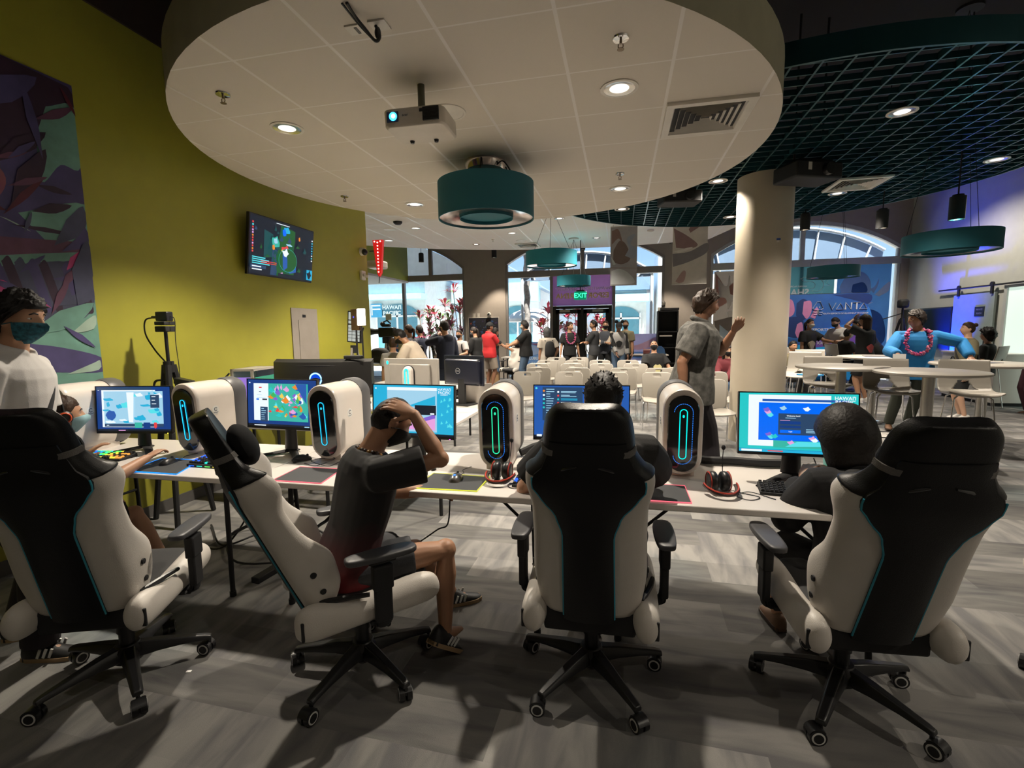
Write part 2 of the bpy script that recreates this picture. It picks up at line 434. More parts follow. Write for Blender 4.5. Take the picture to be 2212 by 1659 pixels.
p3.quad((2.55, YB+.08, .05), (7.13, YB+.08, .05), (7.13, YB+.08, 3.15), (2.55, YB+.08, 3.15)); p3.build('window_pane', M_glass, o3)
# double entrance door
g = G()
g.span((-2.07, YB+.0, 2.14), (-.28, YB+.12, 2.23))
for a, b in ((-2.07, -1.98), (-1.22, -1.13), (-.37, -.28)): g.span((a, YB+.0, 0), (b, YB+.12, 2.14))
for a, b in ((-1.98, -1.22), (-1.13, -.37)):
    for c, d in ((a, a+.10), (b-.10, b)): g.span((c, YB+.02, .01), (d, YB+.09, 2.13))
    g.span((a, YB+.02, 2.0), (b, YB+.09, 2.13)); g.span((a, YB+.02, .01), (b, YB+.09, .28))
d1 = g.build('door_1', mat('black_door_aluminium', (.012, .012, .012), .35, .2), kind=ST)
g = G()
for a, b in ((-1.9, -1.3), (-1.05, -.45)): g.quad((a, YB+.05, .28), (b, YB+.05, .28), (b, YB+.05, 2.0), (a, YB+.05, 2.0))
g.build('door_glass', M_glass, d1)
for x in (-1.29, -1.06):
    g = G(); g.tube([(x, YB+.02, .85), (x, YB-.06, .87), (x, YB-.06, 1.22), (x, YB+.02, 1.24)], .014, 8); g.build('door_handle', M_steel, d1)
for a in (-1.86, -.86):
    g = G(); g.span((a, YB-.05, 2.04), (a+.32, YB+.02, 2.11)); g.tube([(a+.28, YB-.05, 2.1), (a+.1, YB-.16, 2.14), (a-.02, YB-.02, 2.16)], .01, 6); g.build('door_closer', M_steel, d1)

# ------------------------------------------------------------------ ceilings
CX, CY, CR, CZ = -1.24, 4.47, 2.39, 3.07
g = G(); n = 96
ring = [(CX+CR*math.cos(2*PI*i/n), CY+CR*math.sin(2*PI*i/n)) for i in range(n)]
g.m = 0; g.add([(x, y, CZ) for x, y in ring], [tuple(reversed(range(n)))])
g.m = 1; g.add([(x, y, CZ) for x, y in ring] + [(x, y, CZ+.30) for x, y in ring], [(i, (i+1) % n, n+(i+1) % n, n+i) for i in range(n)])
g.add([(x, y, CZ+.30) for x, y in ring], [tuple(range(n))])
g.build('ceiling_cloud', [M_tile, mat('cloud_rim_paint', (.50, .47, .33), .6)], kind=ST, angle=20)
# hangers carry the cloud from the slab
g = G()
for i in range(6):
    a = 2*PI*i/6+.3; x, y = CX+1.8*math.cos(a), CY+1.8*math.sin(a); g.cyl((x, y, CZ+.3), (x, y, 4.95), .008, n=6)
g.build('trim_2', M_blackm, kind=ST)
# far ceiling: a large disc with the louvre circle taken out
LX, LY, LR, LZ = 1.82, 7.07, 2.98, 3.45
FX, FY, FR, FZ = -.6, 4.65, 8.6, 3.66
def far_poly():
    out = []
    # left end on the return wall, round the disc to the right, back along the louvre circle
    th = [math.radians(t) for t in np.linspace(163.5, 72, 60)]
    for t in th: out.append((FX+FR*math.cos(t), FY+FR*math.sin(t)))
    for t in np.linspace(math.radians(72), math.radians(200), 40): out.append((LX+LR*math.cos(t), LY+LR*math.sin(t)))
    out.append((-1.0, 5.6)); out.append((XL, 5.6))
    out.append((XL, 7.05)); out.append((-8.85, 7.06))
    return out
poly = far_poly(); g = G(); g.prism(poly, FZ, FZ+.12, 'z'); g.build('ceiling_far', M_tile2, kind=ST, angle=20)
# open louvre grid
g = G(); pit = .205; M_teal = mat('dark_teal_metal', (.018, .080, .095), .35, .55)
k = int(LR/pit)
for i in range(-k, k+1):
    u = i*pit; h = math.sqrt(max(LR*LR-u*u, 0))
    if h < .1: continue
    g.span((LX+u-.008, LY-h, LZ), (LX+u+.008, LY+h, LZ+.055))
pit2 = .17; k = int(LR/pit2)
for i in range(-k, k+1):
    u = i*pit2; h = math.sqrt(max(LR*LR-u*u, 0))
    if h < .1: continue
    g.span((LX-h, LY+u-.006, LZ+.004), (LX+h, LY+u+.006, LZ+.05))
g.lathe([(LR-.012, -.01), (LR+.012, -.01), (LR+.012, .16), (LR-.012, .16), (LR-.012, -.01)], 96, (LX, LY, LZ))
g.build('ceiling_louver', M_teal, kind=ST, flat=True)
# round column
g = G(); g.cyl((1.80, 7.05, 0), (1.80, 7.05, 3.45), .335, n=64); g.build('column', mat('cream_column_paint', (.47, .41, .32), .45, var=.02), kind=ST)

# ------------------------------------------------------------------ outside
M_pave = mat('courtyard_paving', (.62, .60, .57), .8)
G().span((-30, YB+.35, -.12), (30, 45, -.02)).build('ground_outside', M_pave, kind=ST)
# ------------------------------------------------------------------ buildings, awnings and plants beyond the glass
M_stucco = mat('pale_stucco', (.66, .68, .68), .9)
M_bluegl = mat('blue_glazing', (.10, .26, .34), .15)
M_cyan = mat('cyan_fascia', (.32, .58, .66), .5)
M_gable = mat('slate_blue_roof', (.16, .24, .36), .6)
def building(label, x0, x1, y, h, bays, fascia):
    t = thing('building', label, 'building', ((x0+x1)/2, y, 0)); w = x1-x0
    g = G(); g.span((-w/2, 0, 0), (w/2, 4, h)); g.build('wall', M_stucco, t)
    g = G(); g.span((-w/2-.1, -.7, fascia[0]), (w/2+.1, .0, fascia[1])); g.build('fascia', M_cyan, t)
    g = G(); g.prism([(-w/2-.3, h), (w/2+.3, h), (0, h+1.6)], -.4, 4.3, 'y'); g.build('roof', M_gable, t)
    bw = w/bays
    for i in range(bays):
        c = -w/2+bw*(i+.5); hw = bw*.38; n = 12
        arc = [(c-hw, .1), (c+hw, .1)] + [(c+hw*math.cos(PI*k/n), fascia[0]-.75+.55*math.sin(PI*k/n)) for k in range(n+1)]
        g = G(); g.prism(arc, -.06, .02, 'y'); win = g.build('window', M_bluegl, t)
        g = G()
        for xx in (c-hw, c, c+hw): g.span((xx-.04, -.1, .1), (xx+.04, .0, fascia[0]-.5))
        g.span((c-hw, -.1, fascia[0]-.8), (c+hw, .0, fascia[0]-.72)); g.build('frame', mat('white_outdoor_frame', (.75,.78,.78), .5), win)
    return t
b = building('grey pavilion with arched glazing seen through the left window', -17.5, -9.0, 21.5, 4.1, 3, (3.0, 3.25))
g = G(); g.m = 0; g.quad((.05,-.12,2.2),(.62,-.12,2.2),(.62,-.12,2.85),(.05,-.12,2.85))
g.m = 1; M = wall_frame((1.15,-.14,2.65), (1,0,0), (0,0,1)); put_text(g, "HAWAI'I", .26, M, .008); M = wall_frame((1.15,-.14,2.38), (1,0,0), (0,0,1)); put_text(g, 'PACIFIC', .26, M, .008)
for zz in (2.55, 2.72): g.quad((.12,-.13,zz),(.56,-.13,zz),(.56,-.13,zz+.07),(.12,-.13,zz+.07))
g.quad((.08,-.13,2.3),(.14,-.13,2.3),(.14,-.13,2.8),(.08,-.13,2.8)); o = g.build('university_sign', [mat('sign_blue', (.05,.35,.60), .5), mat('sign_white', (.8,.85,.85), .5)], b, flat=True)
o.location = (1.45, 0, 0)
building('pavilion with a cyan fascia seen left of the entrance', -8.6, -4.2, 25, 3.6, 2, (2.95, 3.9))
building('pavilion with wide blue glazing seen right of the entrance', -1.2, 1.15, 24, 3.3, 1, (2.75, 3.1))
t = thing('building', 'plain white wall seen at the right edge of the entrance glazing', 'building', (3.6, 23, 0)); G().span((-2.0,0,0),(6,3,5.0)).build('wall', mat('white_stucco', (.8,.8,.78), .9), t)
# canopies right outside the arched tops
M_canopy = mat('blue_grey_canopy', (.17, .25, .37), .6, var=.03); M_rib = mat('white_rib', (.75,.78,.8), .5)
def canopy(label, x0, x1, ztop):
    t = thing('canopy', label, 'awning', ((x0+x1)/2, 16.6, 0)); w = x1-x0; n = 24
    def zt(u): c = w/2; h = .75; R = (c*c+h*h)/(2*h); return ztop-R+math.sqrt(R*R-u*u)
    pts = [(-w/2+w*i/n, zt(-w/2+w*i/n)) for i in range(n+1)]
    g = G(); g.prism(pts + [(w/2, 3.2), (-w/2, 3.2)], 0, .15, 'y'); g.build('cover', M_canopy, t)
    g = G(); g.tube([(x, -.06, z) for x, z in pts], .045, 6); g.build('rim', M_rib, t)
    for k in range(-3, 4):
        u = k*w/7.2; g = G(); g.tube([(u*.93, -.05, 3.2), (u*1.02+.05, -.05, zt(u)-.03)], .028, 6); g.build('rib', M_rib, t)
    for s in (-1, 1):
        g = G(); g.tube([(s*(w/2-.05), -.02, 0), (s*(w/2-.05), -.02, 3.4)], .05, 8); g.build('post', M_rib, t)
canopy('blue-grey arched canopy outside the entrance window', -3.4, 1.0, 4.05)
canopy('blue-grey ribbed canopy outside the right arched window', 2.45, 7.5, 4.45)
t = thing('roller_shade', 'pale frosted shade in the arched top of the left window', 'shade', (-7.6, 15.20, 3.35)); g = G(); q = [(-10.35+5.4*i/24, 0, max(.02, arch_z(-10.35+5.4*i/24, *WIN[0])-.12-3.35)) for i in range(25)]; g.add([(a+7.6, 0, 0) for a, b, c in q]+[(a+7.6, 0, c) for a, b, c in q], [(i,i+1,26+i,25+i) for i in range(24)]); g.build('fabric', backlit('frosted_shade', (.66,.70,.72)), t)
# palm trunk, parasol
t = thing('palm_tree', 'ringed grey palm trunk standing outside left of the entrance', 'palm', (-3.27, 17, -.02)); g = G(); g.tube([(.02*math.sin(i), 0, i*.1) for i in range(60)], [.105+.006*(i % 2) for i in range(60)], 14); g.build('trunk', mat('palm_bark', (.30,.27,.25), .9, bump=.6, bscale=25., var=.35, vscale=14.), t)
R = random.Random(2); g = G()
for k in range(14):
    a = k*2.4; p = [(0,0,5.9),(math.cos(a)*.6,math.sin(a)*.6,6.4),(math.cos(a)*1.05,math.sin(a)*1.05,6.3),(math.cos(a)*1.4,math.sin(a)*1.4,5.7)]; g.tube(crom(p, 5), [.03]+[.16]*13+[.02, .01] if False else .09, 6, flat=.1)
g.build('fronds', mat('palm_green', (.08,.2,.05), .6), t)
t = thing('parasol', 'white garden parasol outside the entrance glazing', 'parasol', (-3.62, 19.6, -.02)); g = G(); n = 16
prof = [(0,2.42),(.36,2.36),(.78,2.20),(1.05,1.98),(1.07,1.86),(1.04,1.9),(.76,2.12),(0,2.38)]
g.lathe([(r, z) for r, z in prof], 16); g.build('canopy', mat('parasol_white', (.85,.85,.83), .8), t); g = G(); g.cyl((0,0,.0),(0,0,2.3),.025,n=10); g.cyl((0,0,0),(0,0,.08),.28,n=20); g.build('pole', M_steel, t)
# red ti plants
M_ti = [mat('ti_leaf_red', (.45,.03,.06), .45), mat('ti_leaf_pink', (.62,.14,.20), .45), mat('ti_leaf_green', (.12,.26,.06), .45), mat('ti_leaf_dark', (.16,.02,.05), .45)]
def ti_plant(label, x, y, h, seed, n=6, hue=0):
    R = random.Random(seed); t = thing('ti_plant', label, 'plant', (x, y, -.02), 0, 'red-leaved plants outside the glass')
    st = G(); lf = G()
    for i in range(n):
        a = R.uniform(0, 6.3); r = R.uniform(.1, .55); hh = h*R.uniform(.45, 1.0); top = Vector((r*math.cos(a), r*.6*math.sin(a), hh))
        st.tube(crom([(r*.3*math.cos(a), r*.2*math.sin(a), 0), (r*.6*math.cos(a), r*.4*math.sin(a), hh*.5), tuple(top)], 4), .014, 5)
        for j in range(15):
            b = j*2.4+R.uniform(-.3,.3); el = R.uniform(.15, 1.2); L = R.uniform(.34, .60); w = R.uniform(.040, .075)
            d = Vector((math.cos(b)*math.cos(el), math.sin(b)*math.cos(el), math.sin(el))); s = d.cross(Vector((0,0,1))).normalized()
            p0 = top+Vector((0,0,-.12*R.random())); p1 = p0+d*L*.5+Vector((0,0,.03)); p2 = p0+d*L+Vector((0,0,-.10*L/.4))
            m = R.choice([0,0,1,1,3] if R.random() > hue else [2,2,1])
            lf.add([p0, p1+s*w, p2, p1-s*w, p1+Vector((0,0,-.012))], [(0,1,4),(1,2,4),(2,3,4),(3,0,4)], m)
    st.build('stems', mat('ti_stem', (.30,.24,.18), .8), t); lf.build('foliage', M_ti, t, fix=False)
for k, (lab, x, y, h, hue) in enumerate((('tall red ti plant filling the left window by the pier', -5.55, 16.6, 3.1, .2), ('tall pink and green ti plant left of the fullest red one', -6.35, 16.9, 2.7, .45), ('red ti plant partly behind the camera crew', -7.2, 17.3, 2.3, .55),
    ('low red ti plant right at the edge of the pier', -5.1, 16.3, 2.0, .3), ('red ti plant between the parasol and the entrance', -2.55, 17.3, 2.5, .2), ('red ti plant outside the left door leaf', -1.65, 17.2, 2.2, .2), ('red ti plant outside the right door leaf', -.75, 17.0, 2.0, .2))):
    ti_plant(lab, x, y, h, 11+k, 8, hue)
# ================================================================== gaming chairs
M_cw = mat('white_leatherette', (.62, .58, .53), .42, bump=.12, bscale=260., var=.03)
M_cb = mat('black_leatherette', (.005, .005, .0055), .38, spec=.35, bump=.12, bscale=260., var=.1)
M_cfab = mat('charcoal_perforated_fabric', (.035, .035, .036), .8, bump=.3, bscale=400.)
M_tealp = mat('teal_piping', (.03, .30, .42), .5)
M_pad = mat('grey_polyurethane', (.06, .06, .065), .45)
M_strap = mat('grey_elastic_strap', (.16, .15, .14), .8, bump=.4, bscale=300.)
M_rim = mat('white_wheel_rim', (.7, .7, .68), .4)

def sstep(a, b, x): t = min(1, max(0, (x-a)/(b-a))); return t*t*(3-2*t)
def lerp(tab, t):
    for (a, va), (b, vb) in zip(tab, tab[1:]):
        if t <= b:
            u = (t-a)/(b-a); u = u*u*(3-2*u)*.5 + u*.5
            return va+(vb-va)*u
    return tab[-1][1]
BW = [(0,.185),(.06,.208),(.2,.222),(.4,.214),(.54,.214),(.64,.236),(.70,.232),(.745,.190),(.80,.158),(.9,.150),(.95,.138),(.985,.112),(1,.085)]
BD = [(0,.06),(.10,.13),(.24,.15),(.40,.085),(.52,.075),(.62,.115),(.69,.10),(.76,.04),(.85,.03),(1,.02)]
BX = [(0,.098),(.45,.092),(.54,.115),(.61,.165),(.66,.198),(.70,.196),(.745,.158),(.80,.138),(.86,.128)]
B_LEN, B_LEAN = .90, math.radians(15)
BAX = Vector((0, -math.sin(B_LEAN), math.cos(B_LEAN))); BN = Vector((0, math.cos(B_LEAN), math.sin(B_LEAN))); BO = Vector((0, -.19, .43))
def bpt(x, n, t): return BO + BAX*(t*B_LEN) + BN*n + Vector((x, 0, 0))
HALF = [(0,-.05,0),(.35,-.05,0),(.62,-.047,0),(.84,-.036,0),(.96,-.010,0),(1.0,.015,.2),(1.0,0,.62),(.965,-.008,.92),(.89,0,1.0),(.77,0,.8),(.63,.01,.25),(.42,.012,.05),(0,.012,0)]
def bring(t, grow=0.):
    w, d = lerp(BW, t)+grow, lerp(BD, t)
    right = [(a*w, n + k*d) for a, n, k in HALF]
    pts = right + [(-x, n) for x, n in reversed(right[1:-1])]
    return [bpt(x, n*(1+grow*8), t) for x, n in pts]
def rear_n(x, t):
    w = lerp(BW, t); a = abs(x)/w
    for (a0, n0, k0), (a1, n1, k1) in zip(HALF, HALF[1:6]):
        if a <= a1: return n0+(n1-n0)*(a-a0)/max(a1-a0, 1e-6)
    return .0
def subs(o, l=1):
    m = o.modifiers.new('subdivision', 'SUBSURF'); m.levels = l; m.render_levels = l; return o

def gaming_chair(label):
    t = thing('gaming_chair', label, 'chair', group='white and black gaming chairs along the front desk')
    g = G(); g.loft([bring(a) for a in np.linspace(0, .745, 22)]); subs(g.build('backrest', M_cw, t, angle=80))
    # seat-side headrest block in black
    g = G(); rs = [bring(a, .0015+.003*sstep(.69, .76, a)) for a in [.69,.70,.715,.73,.745,.77,.80,.84,.88,.92,.95,.975,.99,1.0]]; g.loft(rs); hr = subs(g.build('headrest', M_cb, t, angle=80))
    g = G(); rs = [bring(a, .008) for a in (.80, .803, .822, .825)]; g.loft(rs); g.build('pillow_strap', M_strap, hr, angle=60)
    # the two moulded vents at the back of the head section
    for s in (-1, 1):
        g = G(); g.tube([bpt(s*.035, -.058, .765), bpt(s*.075, -.056, .755), bpt(s*.105, -.048, .735)], [.004, .007, .004], 8); g.build('headrest_vent', mat('gloss_black_trim', (.02,.02,.022), .12, coat=.6), hr)
    # raised black panel down the rear
    g = G(); rows = []
    ts = np.linspace(.0, .86, 30); nx = 12; of = lambda a: 1-.88*sstep(.66, .79, a)
    for a in ts:
        xb = lerp(BX, a); rows.append([bpt(-xb+2*xb*i/nx, rear_n(-xb+2*xb*i/nx, a)-(.010+.012*(1-abs(2*i/nx-1)**3))*of(a)-.004*sstep(.7,.8,a), a) for i in range(nx+1)])
    inner = []
    for a in ts:
        xb = lerp(BX, a); inner.append([bpt(-xb+2*xb*i/nx, rear_n(-xb+2*xb*i/nx, a)+.012, a) for i in range(nx+1)])
    rings = [r + list(reversed(q)) for r, q in zip(rows, inner)]
    g.loft(rings); g.build('back_panel', M_cb, t, angle=60)
    for s in (-1, 1):
        g = G(); g.tube([bpt(s*lerp(BX, a), rear_n(lerp(BX, a), a)-.008, a) for a in np.linspace(.02, .70, 30)], .0035, 6); g.build('piping', M_tealp, t)
        for a in (.11, .205):
            w = lerp(BW, a); g = G(); c = bpt(s*(w-.002), .045, a); g.cyl(c, c+Vector((s*.006, 0, 0)), .0125, .011, 16); g.cyl(c+Vector((s*.006,0,0)), c+Vector((s*.0065,0,0)), .007, .006, 6); g.build('bolt', M_blackm, t)
    g = G(); g.box((0,0,0), (.36, .07, .10)); c = bpt(0, -.01, -.035); o = g.build('back_bracket', M_blackm, t, .012); o.location = c
    # pillows on the sitting side
    g = G(); g.ell(bpt(0, .062, .80), (.135, .050, .085), Matrix.Rotation(B_LEAN, 3, 'X'), 20, 12); g.build('neck_pillow', mat('black_velour', (.008,.008,.009), .9, spec=.2), t)
    # seat
    g = G(); pr = [(-.23,.455),(-.20,.475),(-.05,.47),(.12,.475),(.22,.488),(.27,.478),(.285,.45),(.275,.41),(.22,.395),(-.22,.395)]
    rings = [[(x, y*(1-.10*abs(x/.19)**3), z) for y, z in pr] for x in np.linspace(-.19, .19, 9)]
    g.loft(rings); subs(g.build('seat_cushion', M_cfab, t, angle=70))
    for s in (-1, 1):
        g = G(); rings = []
        for y, hz, cz, hx in [(-.30,.030,.425,.022),(-.285,.062,.425,.042),(-.245,.078,.428,.052),(-.18,.072,.425,.056),(-.08,.058,.420,.058),(.04,.062,.428,.060),(.16,.070,.440,.060),(.235,.070,.440,.054),(.275,.052,.436,.040),(.29,.025,.432,.022)]:
            rings.append([(s*(.218+hx*math.cos(q)), y, cz+hz*math.sin(q)) for q in [2*PI*i/14 for i in range(14)]])
        g.loft(rings); subs(g.build('seat_bolster', M_cw, t, angle=80))
        g = G(); g.box((s*.24, -.275, .42), (.045, .012, .075)); g.build('bolster_slot', M_blackm, t, .004)
    g = G(); g.tube([(.20,-.20,.49),(.24,-.1,.50),(.255,-.02,.495)], [.012,.012,.009], 8); g.build('recline_lever', M_black, t)
    # under-seat mechanism, lift, base
    g = G(); g.box((0,0,.375), (.30,.34,.022)); g.box((0,-.02,.335), (.16,.24,.06)); g.tube([(.08,.03,.335),(.2,.05,.34),(.26,.05,.345)], [.006,.006,.011], 8); g.build('tilt_mechanism', M_blackm, t, .004)
    g = G(); g.cyl((0,0,.05), (0,0,.21), .030, n=20); g.cyl((0,0,.21), (0,0,.255), .036, .034, 20); g.cyl((0,0,.255), (0,0,.33), .022, n=20); g.build('gas_lift', M_black, t)
    g = G(); g.lathe([(0,.155),(.045,.152),(.06,.13),(.058,.075),(.04,.06),(0,.06)], 24); g.build('hub', M_black, t)
    for k in range(5):
        a = math.radians(72*k+18); d = Vector((math.cos(a), math.sin(a), 0)); p = Vector((-d.y, d.x, 0)); g = G(); rings = []
        for r, zt, zb, w in [(.04,.148,.085,.034),(.12,.138,.090,.029),(.22,.118,.088,.024),(.30,.102,.080,.021),(.325,.094,.072,.018)]:
            c = d*r; rings.append([(c.x+p.x*s*w*q, c.y+p.y*s*w*q, z) for s, q, z in ((-1,1,zb),(1,1,zb),(1,1,(zt+zb)/2),(1,.6,zt),(-1,.6,zt),(-1,1,(zt+zb)/2))])
        g.loft(rings); leg = g.build('base_leg', M_black, t, .004)
        g = G(); c = d*.315; tw = a + 1.1 + .9*k
        ax = Vector((math.cos(tw), math.sin(tw), 0)); fw = Vector((-ax.y, ax.x, 0)); wc = c + fw*.018 + Vector((0,0,.031))
        g.m = 0; g.cyl(c+Vector((0,0,.035)), c+Vector((0,0,.085)), .008, n=8)
        for s in (-1, 1):
            g.m = 0; g.cyl(wc+ax*s*.005, wc+ax*s*.026, .031, n=20)
            g.m = 1; g.cyl(wc+ax*s*.026, wc+ax*s*.0275, .024, n=20); g.m = 0; g.cyl(wc+ax*s*.0275, wc+ax*s*.029, .018, n=20)
        rings = []
        for s in (-.024, .024): rings.append([wc+ax*s+fw*(math.cos(q)*.034)+Vector((0,0,math.sin(q)*.034)) for q in np.linspace(.35, 2.5, 8)] + [wc+ax*s+fw*(math.cos(q)*.029)+Vector((0,0,math.sin(q)*.029)) for q in np.linspace(2.5, .35, 8)])
        g.m = 0; g.loft(rings); g.build('caster', [M_black, M_rim], leg)
    for s in (-1, 1):
        g = G(); g.box((s*.20,.02,.375), (.16,.09,.016)); g.tube([(s*.27,.02,.372),(s*.30,.02,.385),(s*.305,.02,.43)], [.03,.032,.03], 12, flat=.6)
        g.box((s*.307,.02,.50), (.032,.07,.20)); g.box((s*.307,.02,.585), (.042,.082,.10)); g.box((s*.303,.02,.652), (.05,.11,.016)); arm = g.build('armrest', M_blackm, t, .008)
        g = G(); rings = []
        ol = [(-.036,-.13),(-.044,-.05),(-.046,.04),(-.040,.12),(-.022,.145),(.022,.145),(.040,.12),(.046,.04),(.044,-.05),(.036,-.13),(.02,-.142),(-.02,-.142)]
        for z, k in ((.660,.86),(.664,.98),(.676,1.0),(.684,.97),(.688,.88)): rings.append([(s*.303+x*k, .02+y*(1-(1-k)*.35), z) for x, y in ol])
        g.loft(rings); subs(g.build('arm_pad', M_pad, arm, angle=60))
    return t
chair = gaming_chair('white gaming chair at the far left, its black headrest below the standing person')
chair.location = (-2.19, 1.62, 0); chair.rotation_euler.z = math.radians(20)
C2 = dup(chair, 'white gaming chair turned sideways, carrying the person with a hand on the head', (-1.14, 1.86, 0), -46)
def recline(c, deg):
    h = Vector((0, -.19, .43)); R = Matrix.Rotation(math.radians(deg), 3, 'X')
    for o in c.children:
        if o.name.split('.')[0] in ('backrest', 'headrest', 'back_panel', 'piping', 'bolt', 'neck_pillow'): o.rotation_euler = (math.radians(deg), 0, 0); o.location = h - R @ h
recline(C2, 8)
C3 = dup(chair, 'white gaming chair seen straight from behind in front of the navy-screened monitor', (-.115, 2.03, 0), 1)
C4 = dup(chair, 'right gaming chair, tilted, holding the person in a black jacket', (.91, 2.12, 0), 4)
recline(C4, 5)
C5 = dup(chair, 'gaming chair cut off by the right edge of the photo', (2.07, 2.32, 0), -6)

# ================================================================== front desk
M_desk = mat('white_desk_laminate', (.70, .66, .62), .30, var=.02)
DZ = .74
def desk(label, x0, x1, y0, y1):
    t = thing('folding_table', label, 'table', ((x0+x1)/2, (y0+y1)/2, 0)); w, d = x1-x0, y1-y0
    g = G(); g.box((0,0,DZ-.016), (w-.004, d, .032)); g.build('table_top', M_desk, t, .006)
    for s in (-1, 1):
        for q in (-1, 1):
            g = G(); g.tube([(s*(w/2-.22), q*(d/2-.10), DZ-.03), (s*(w/2-.20), q*(d/2-.07), .015)], .014, 10); g.cyl((s*(w/2-.20), q*(d/2-.07), 0), (s*(w/2-.20), q*(d/2-.07), .03), .018, n=10); g.build('leg', M_blackm, t)
        g = G(); g.tube([(s*(w/2-.22), -d/2+.1, .36), (s*(w/2-.22), d/2-.1, .36)], .010, 8); g.tube([(s*(w/2-.22), 0, .36), (s*(w/2-.6), 0, DZ-.03)], .009, 8); g.build('brace', M_blackm, t)
    return t
desk('white folding table under the left two monitors', -3.86, -2.03, 2.2, 2.98)
desk('white folding table beneath the mouse pad with a yellow glowing edge', -2.03, -.20, 2.2, 2.98)
desk('white folding table on the right, under the login-screen monitor', -.20, 1.30, 2.24, 3.0)

# ================================================================== desktop towers
M_tw = mat('white_gloss_tower_shell', (.72, .66, .60), .28, var=.02, coat=.3)
M_tg = mat('grey_tower_rear', (.11, .11, .115), .4)
M_tb = mat('gloss_black_front', (.006, .006, .007), .08, coat=.8)
def stad(w, h, n=14):
    r = w/2; out = []
    for i in range(n+1): a = PI*i/n; out.append((r*math.cos(a), h/2-r+r*math.sin(a)))
    for i in range(n+1): a = PI+PI*i/n; out.append((r*math.cos(a), -h/2+r+r*math.sin(a)))
    return out
def tower(label, x, y, rz, lit, strength, outer=True):
    """desktop tower with a stadium-shaped glossy front and a light ring"""
    t = thing('desktop_tower', label, 'computer tower', (x, y, DZ), rz, 'towers standing along the front desk'); H, Wd = .475, .205
    g = G(); rings = []
    for yy, w, h, dz in [(-.205,.94,.975,0),(-.198,.99,.995,0),(-.18,1,1,0),(.0,1,1,0),(.15,.985,.985,-.002),(.16,.96,.97,-.004)]:
        rings.append([(a*w, yy - .018*(b/.24), H/2+.012+b*h+dz) for a, b in stad(Wd, H)])
    g.loft(rings); g.span((-.07,-.15,0), (.07,.14,.05)); body = g.build('shell', M_tw, t, angle=50)
    g = G(); rings = []
    for yy, w, h in [(.10,1.0,1.0),(.12,1.06,1.03),(.19,1.06,1.03),(.215,1.0,.99)]: rings.append([(a*w, yy, H/2+.014+b*h) for a, b in stad(Wd, H)])
    g.loft(rings); g.build('rear_shroud', M_tg, t, angle=50)
    g = G(); rings = []
    for yy, w, h in [(-.200,.150,.405),(-.212,.158,.42),(-.217,.150,.412),(-.216,.05,.3)]: rings.append([(a, yy - .018*(b/.24), H/2+.006+b) for a, b in stad(w, h)])
    g.loft(rings); fr = g.build('front_panel', M_tb, t, angle=50)
    E = glow('ring_light_'+lit[0], lit[1], strength)
    g = G(); g.tube([(a, -.2195 - .018*(b/.24), H/2+.006+b) for a, b in stad(.036, .27)] + [(.018, -.2195-.018*(.117/.24), H/2+.006+.117)], .0024, 6); g.ell((0, -.2195-.018*.4, H/2+.006+.098), (.0055,.002,.008)); g.build('light_ring', E, fr)
    if outer:
        g = G(); pts = stad(.094, .33)
        for i in range(0, len(pts)):
            a, b = pts[i], pts[(i+1) % len(pts)]; L = math.hypot(a[0]-b[0], a[1]-b[1])
            if (a[0]+b[0])/2 < .01 and L > .1: continue
            k = max(1, int(L/.012)); 
            for j in range(k):
                u0, u1 = (j+.15)/k, (j+.8)/k
                p = [(a[0]+(b[0]-a[0])*u, -.2175 - .018*((a[1]+(b[1]-a[1])*u)/.24), H/2+.006+a[1]+(b[1]-a[1])*u) for u in (u0, u1)]; g.tube(p, .0016, 5)
        g.build('dash_lights', glow('dash_light_blue', (.02,.22,.9), 1.1), fr)
    # round sticker on the sides
    for s in (-1, 1):
        g = G(); g.m = 0; g.cyl((s*.1015, -.07, .29), (s*.1032, -.07, .29), .030, n=24)
        g.m = 1; g.tube([(s*.1036, -.07+.012*math.cos(q), .296+.012*math.sin(q)) for q in np.linspace(.6, 5.6, 12)], .0022, 5); g.tube([(s*.1036,-.088,.275),(s*.1036,-.07,.271),(s*.1036,-.052,.276)], .0018, 5)
        g.build('round_sticker', [mat('sticker_white', (.75,.75,.72), .5), mat('sticker_ink', (.1,.12,.16), .5)], body)
    return t
CY_, TE_, GR_ = ('cyan', (.01,.42,.75)), ('teal', (.0,.55,.5)), ('green', (.02,.62,.30))
tower('white tower at the left end of the desk, green ring half hidden', -3.66, 2.62, 4, GR_, 1.6, False)
tower('white tower between the first and second monitors, ring lit cyan', -2.80, 2.80, 0, CY_, 1.9, False)
tower('white tower right behind the person holding the head, ring lit cyan', -1.80, 2.82, 2, CY_, 1.9, False)
tower('white tower left of the navy-screened monitor, green ring with blue dashes', -.70, 2.80, 4, GR_, 1.9)
tower('white tower right of the navy-screened monitor, teal ring with blue dashes', .325, 2.86, 0, TE_, 1.9)

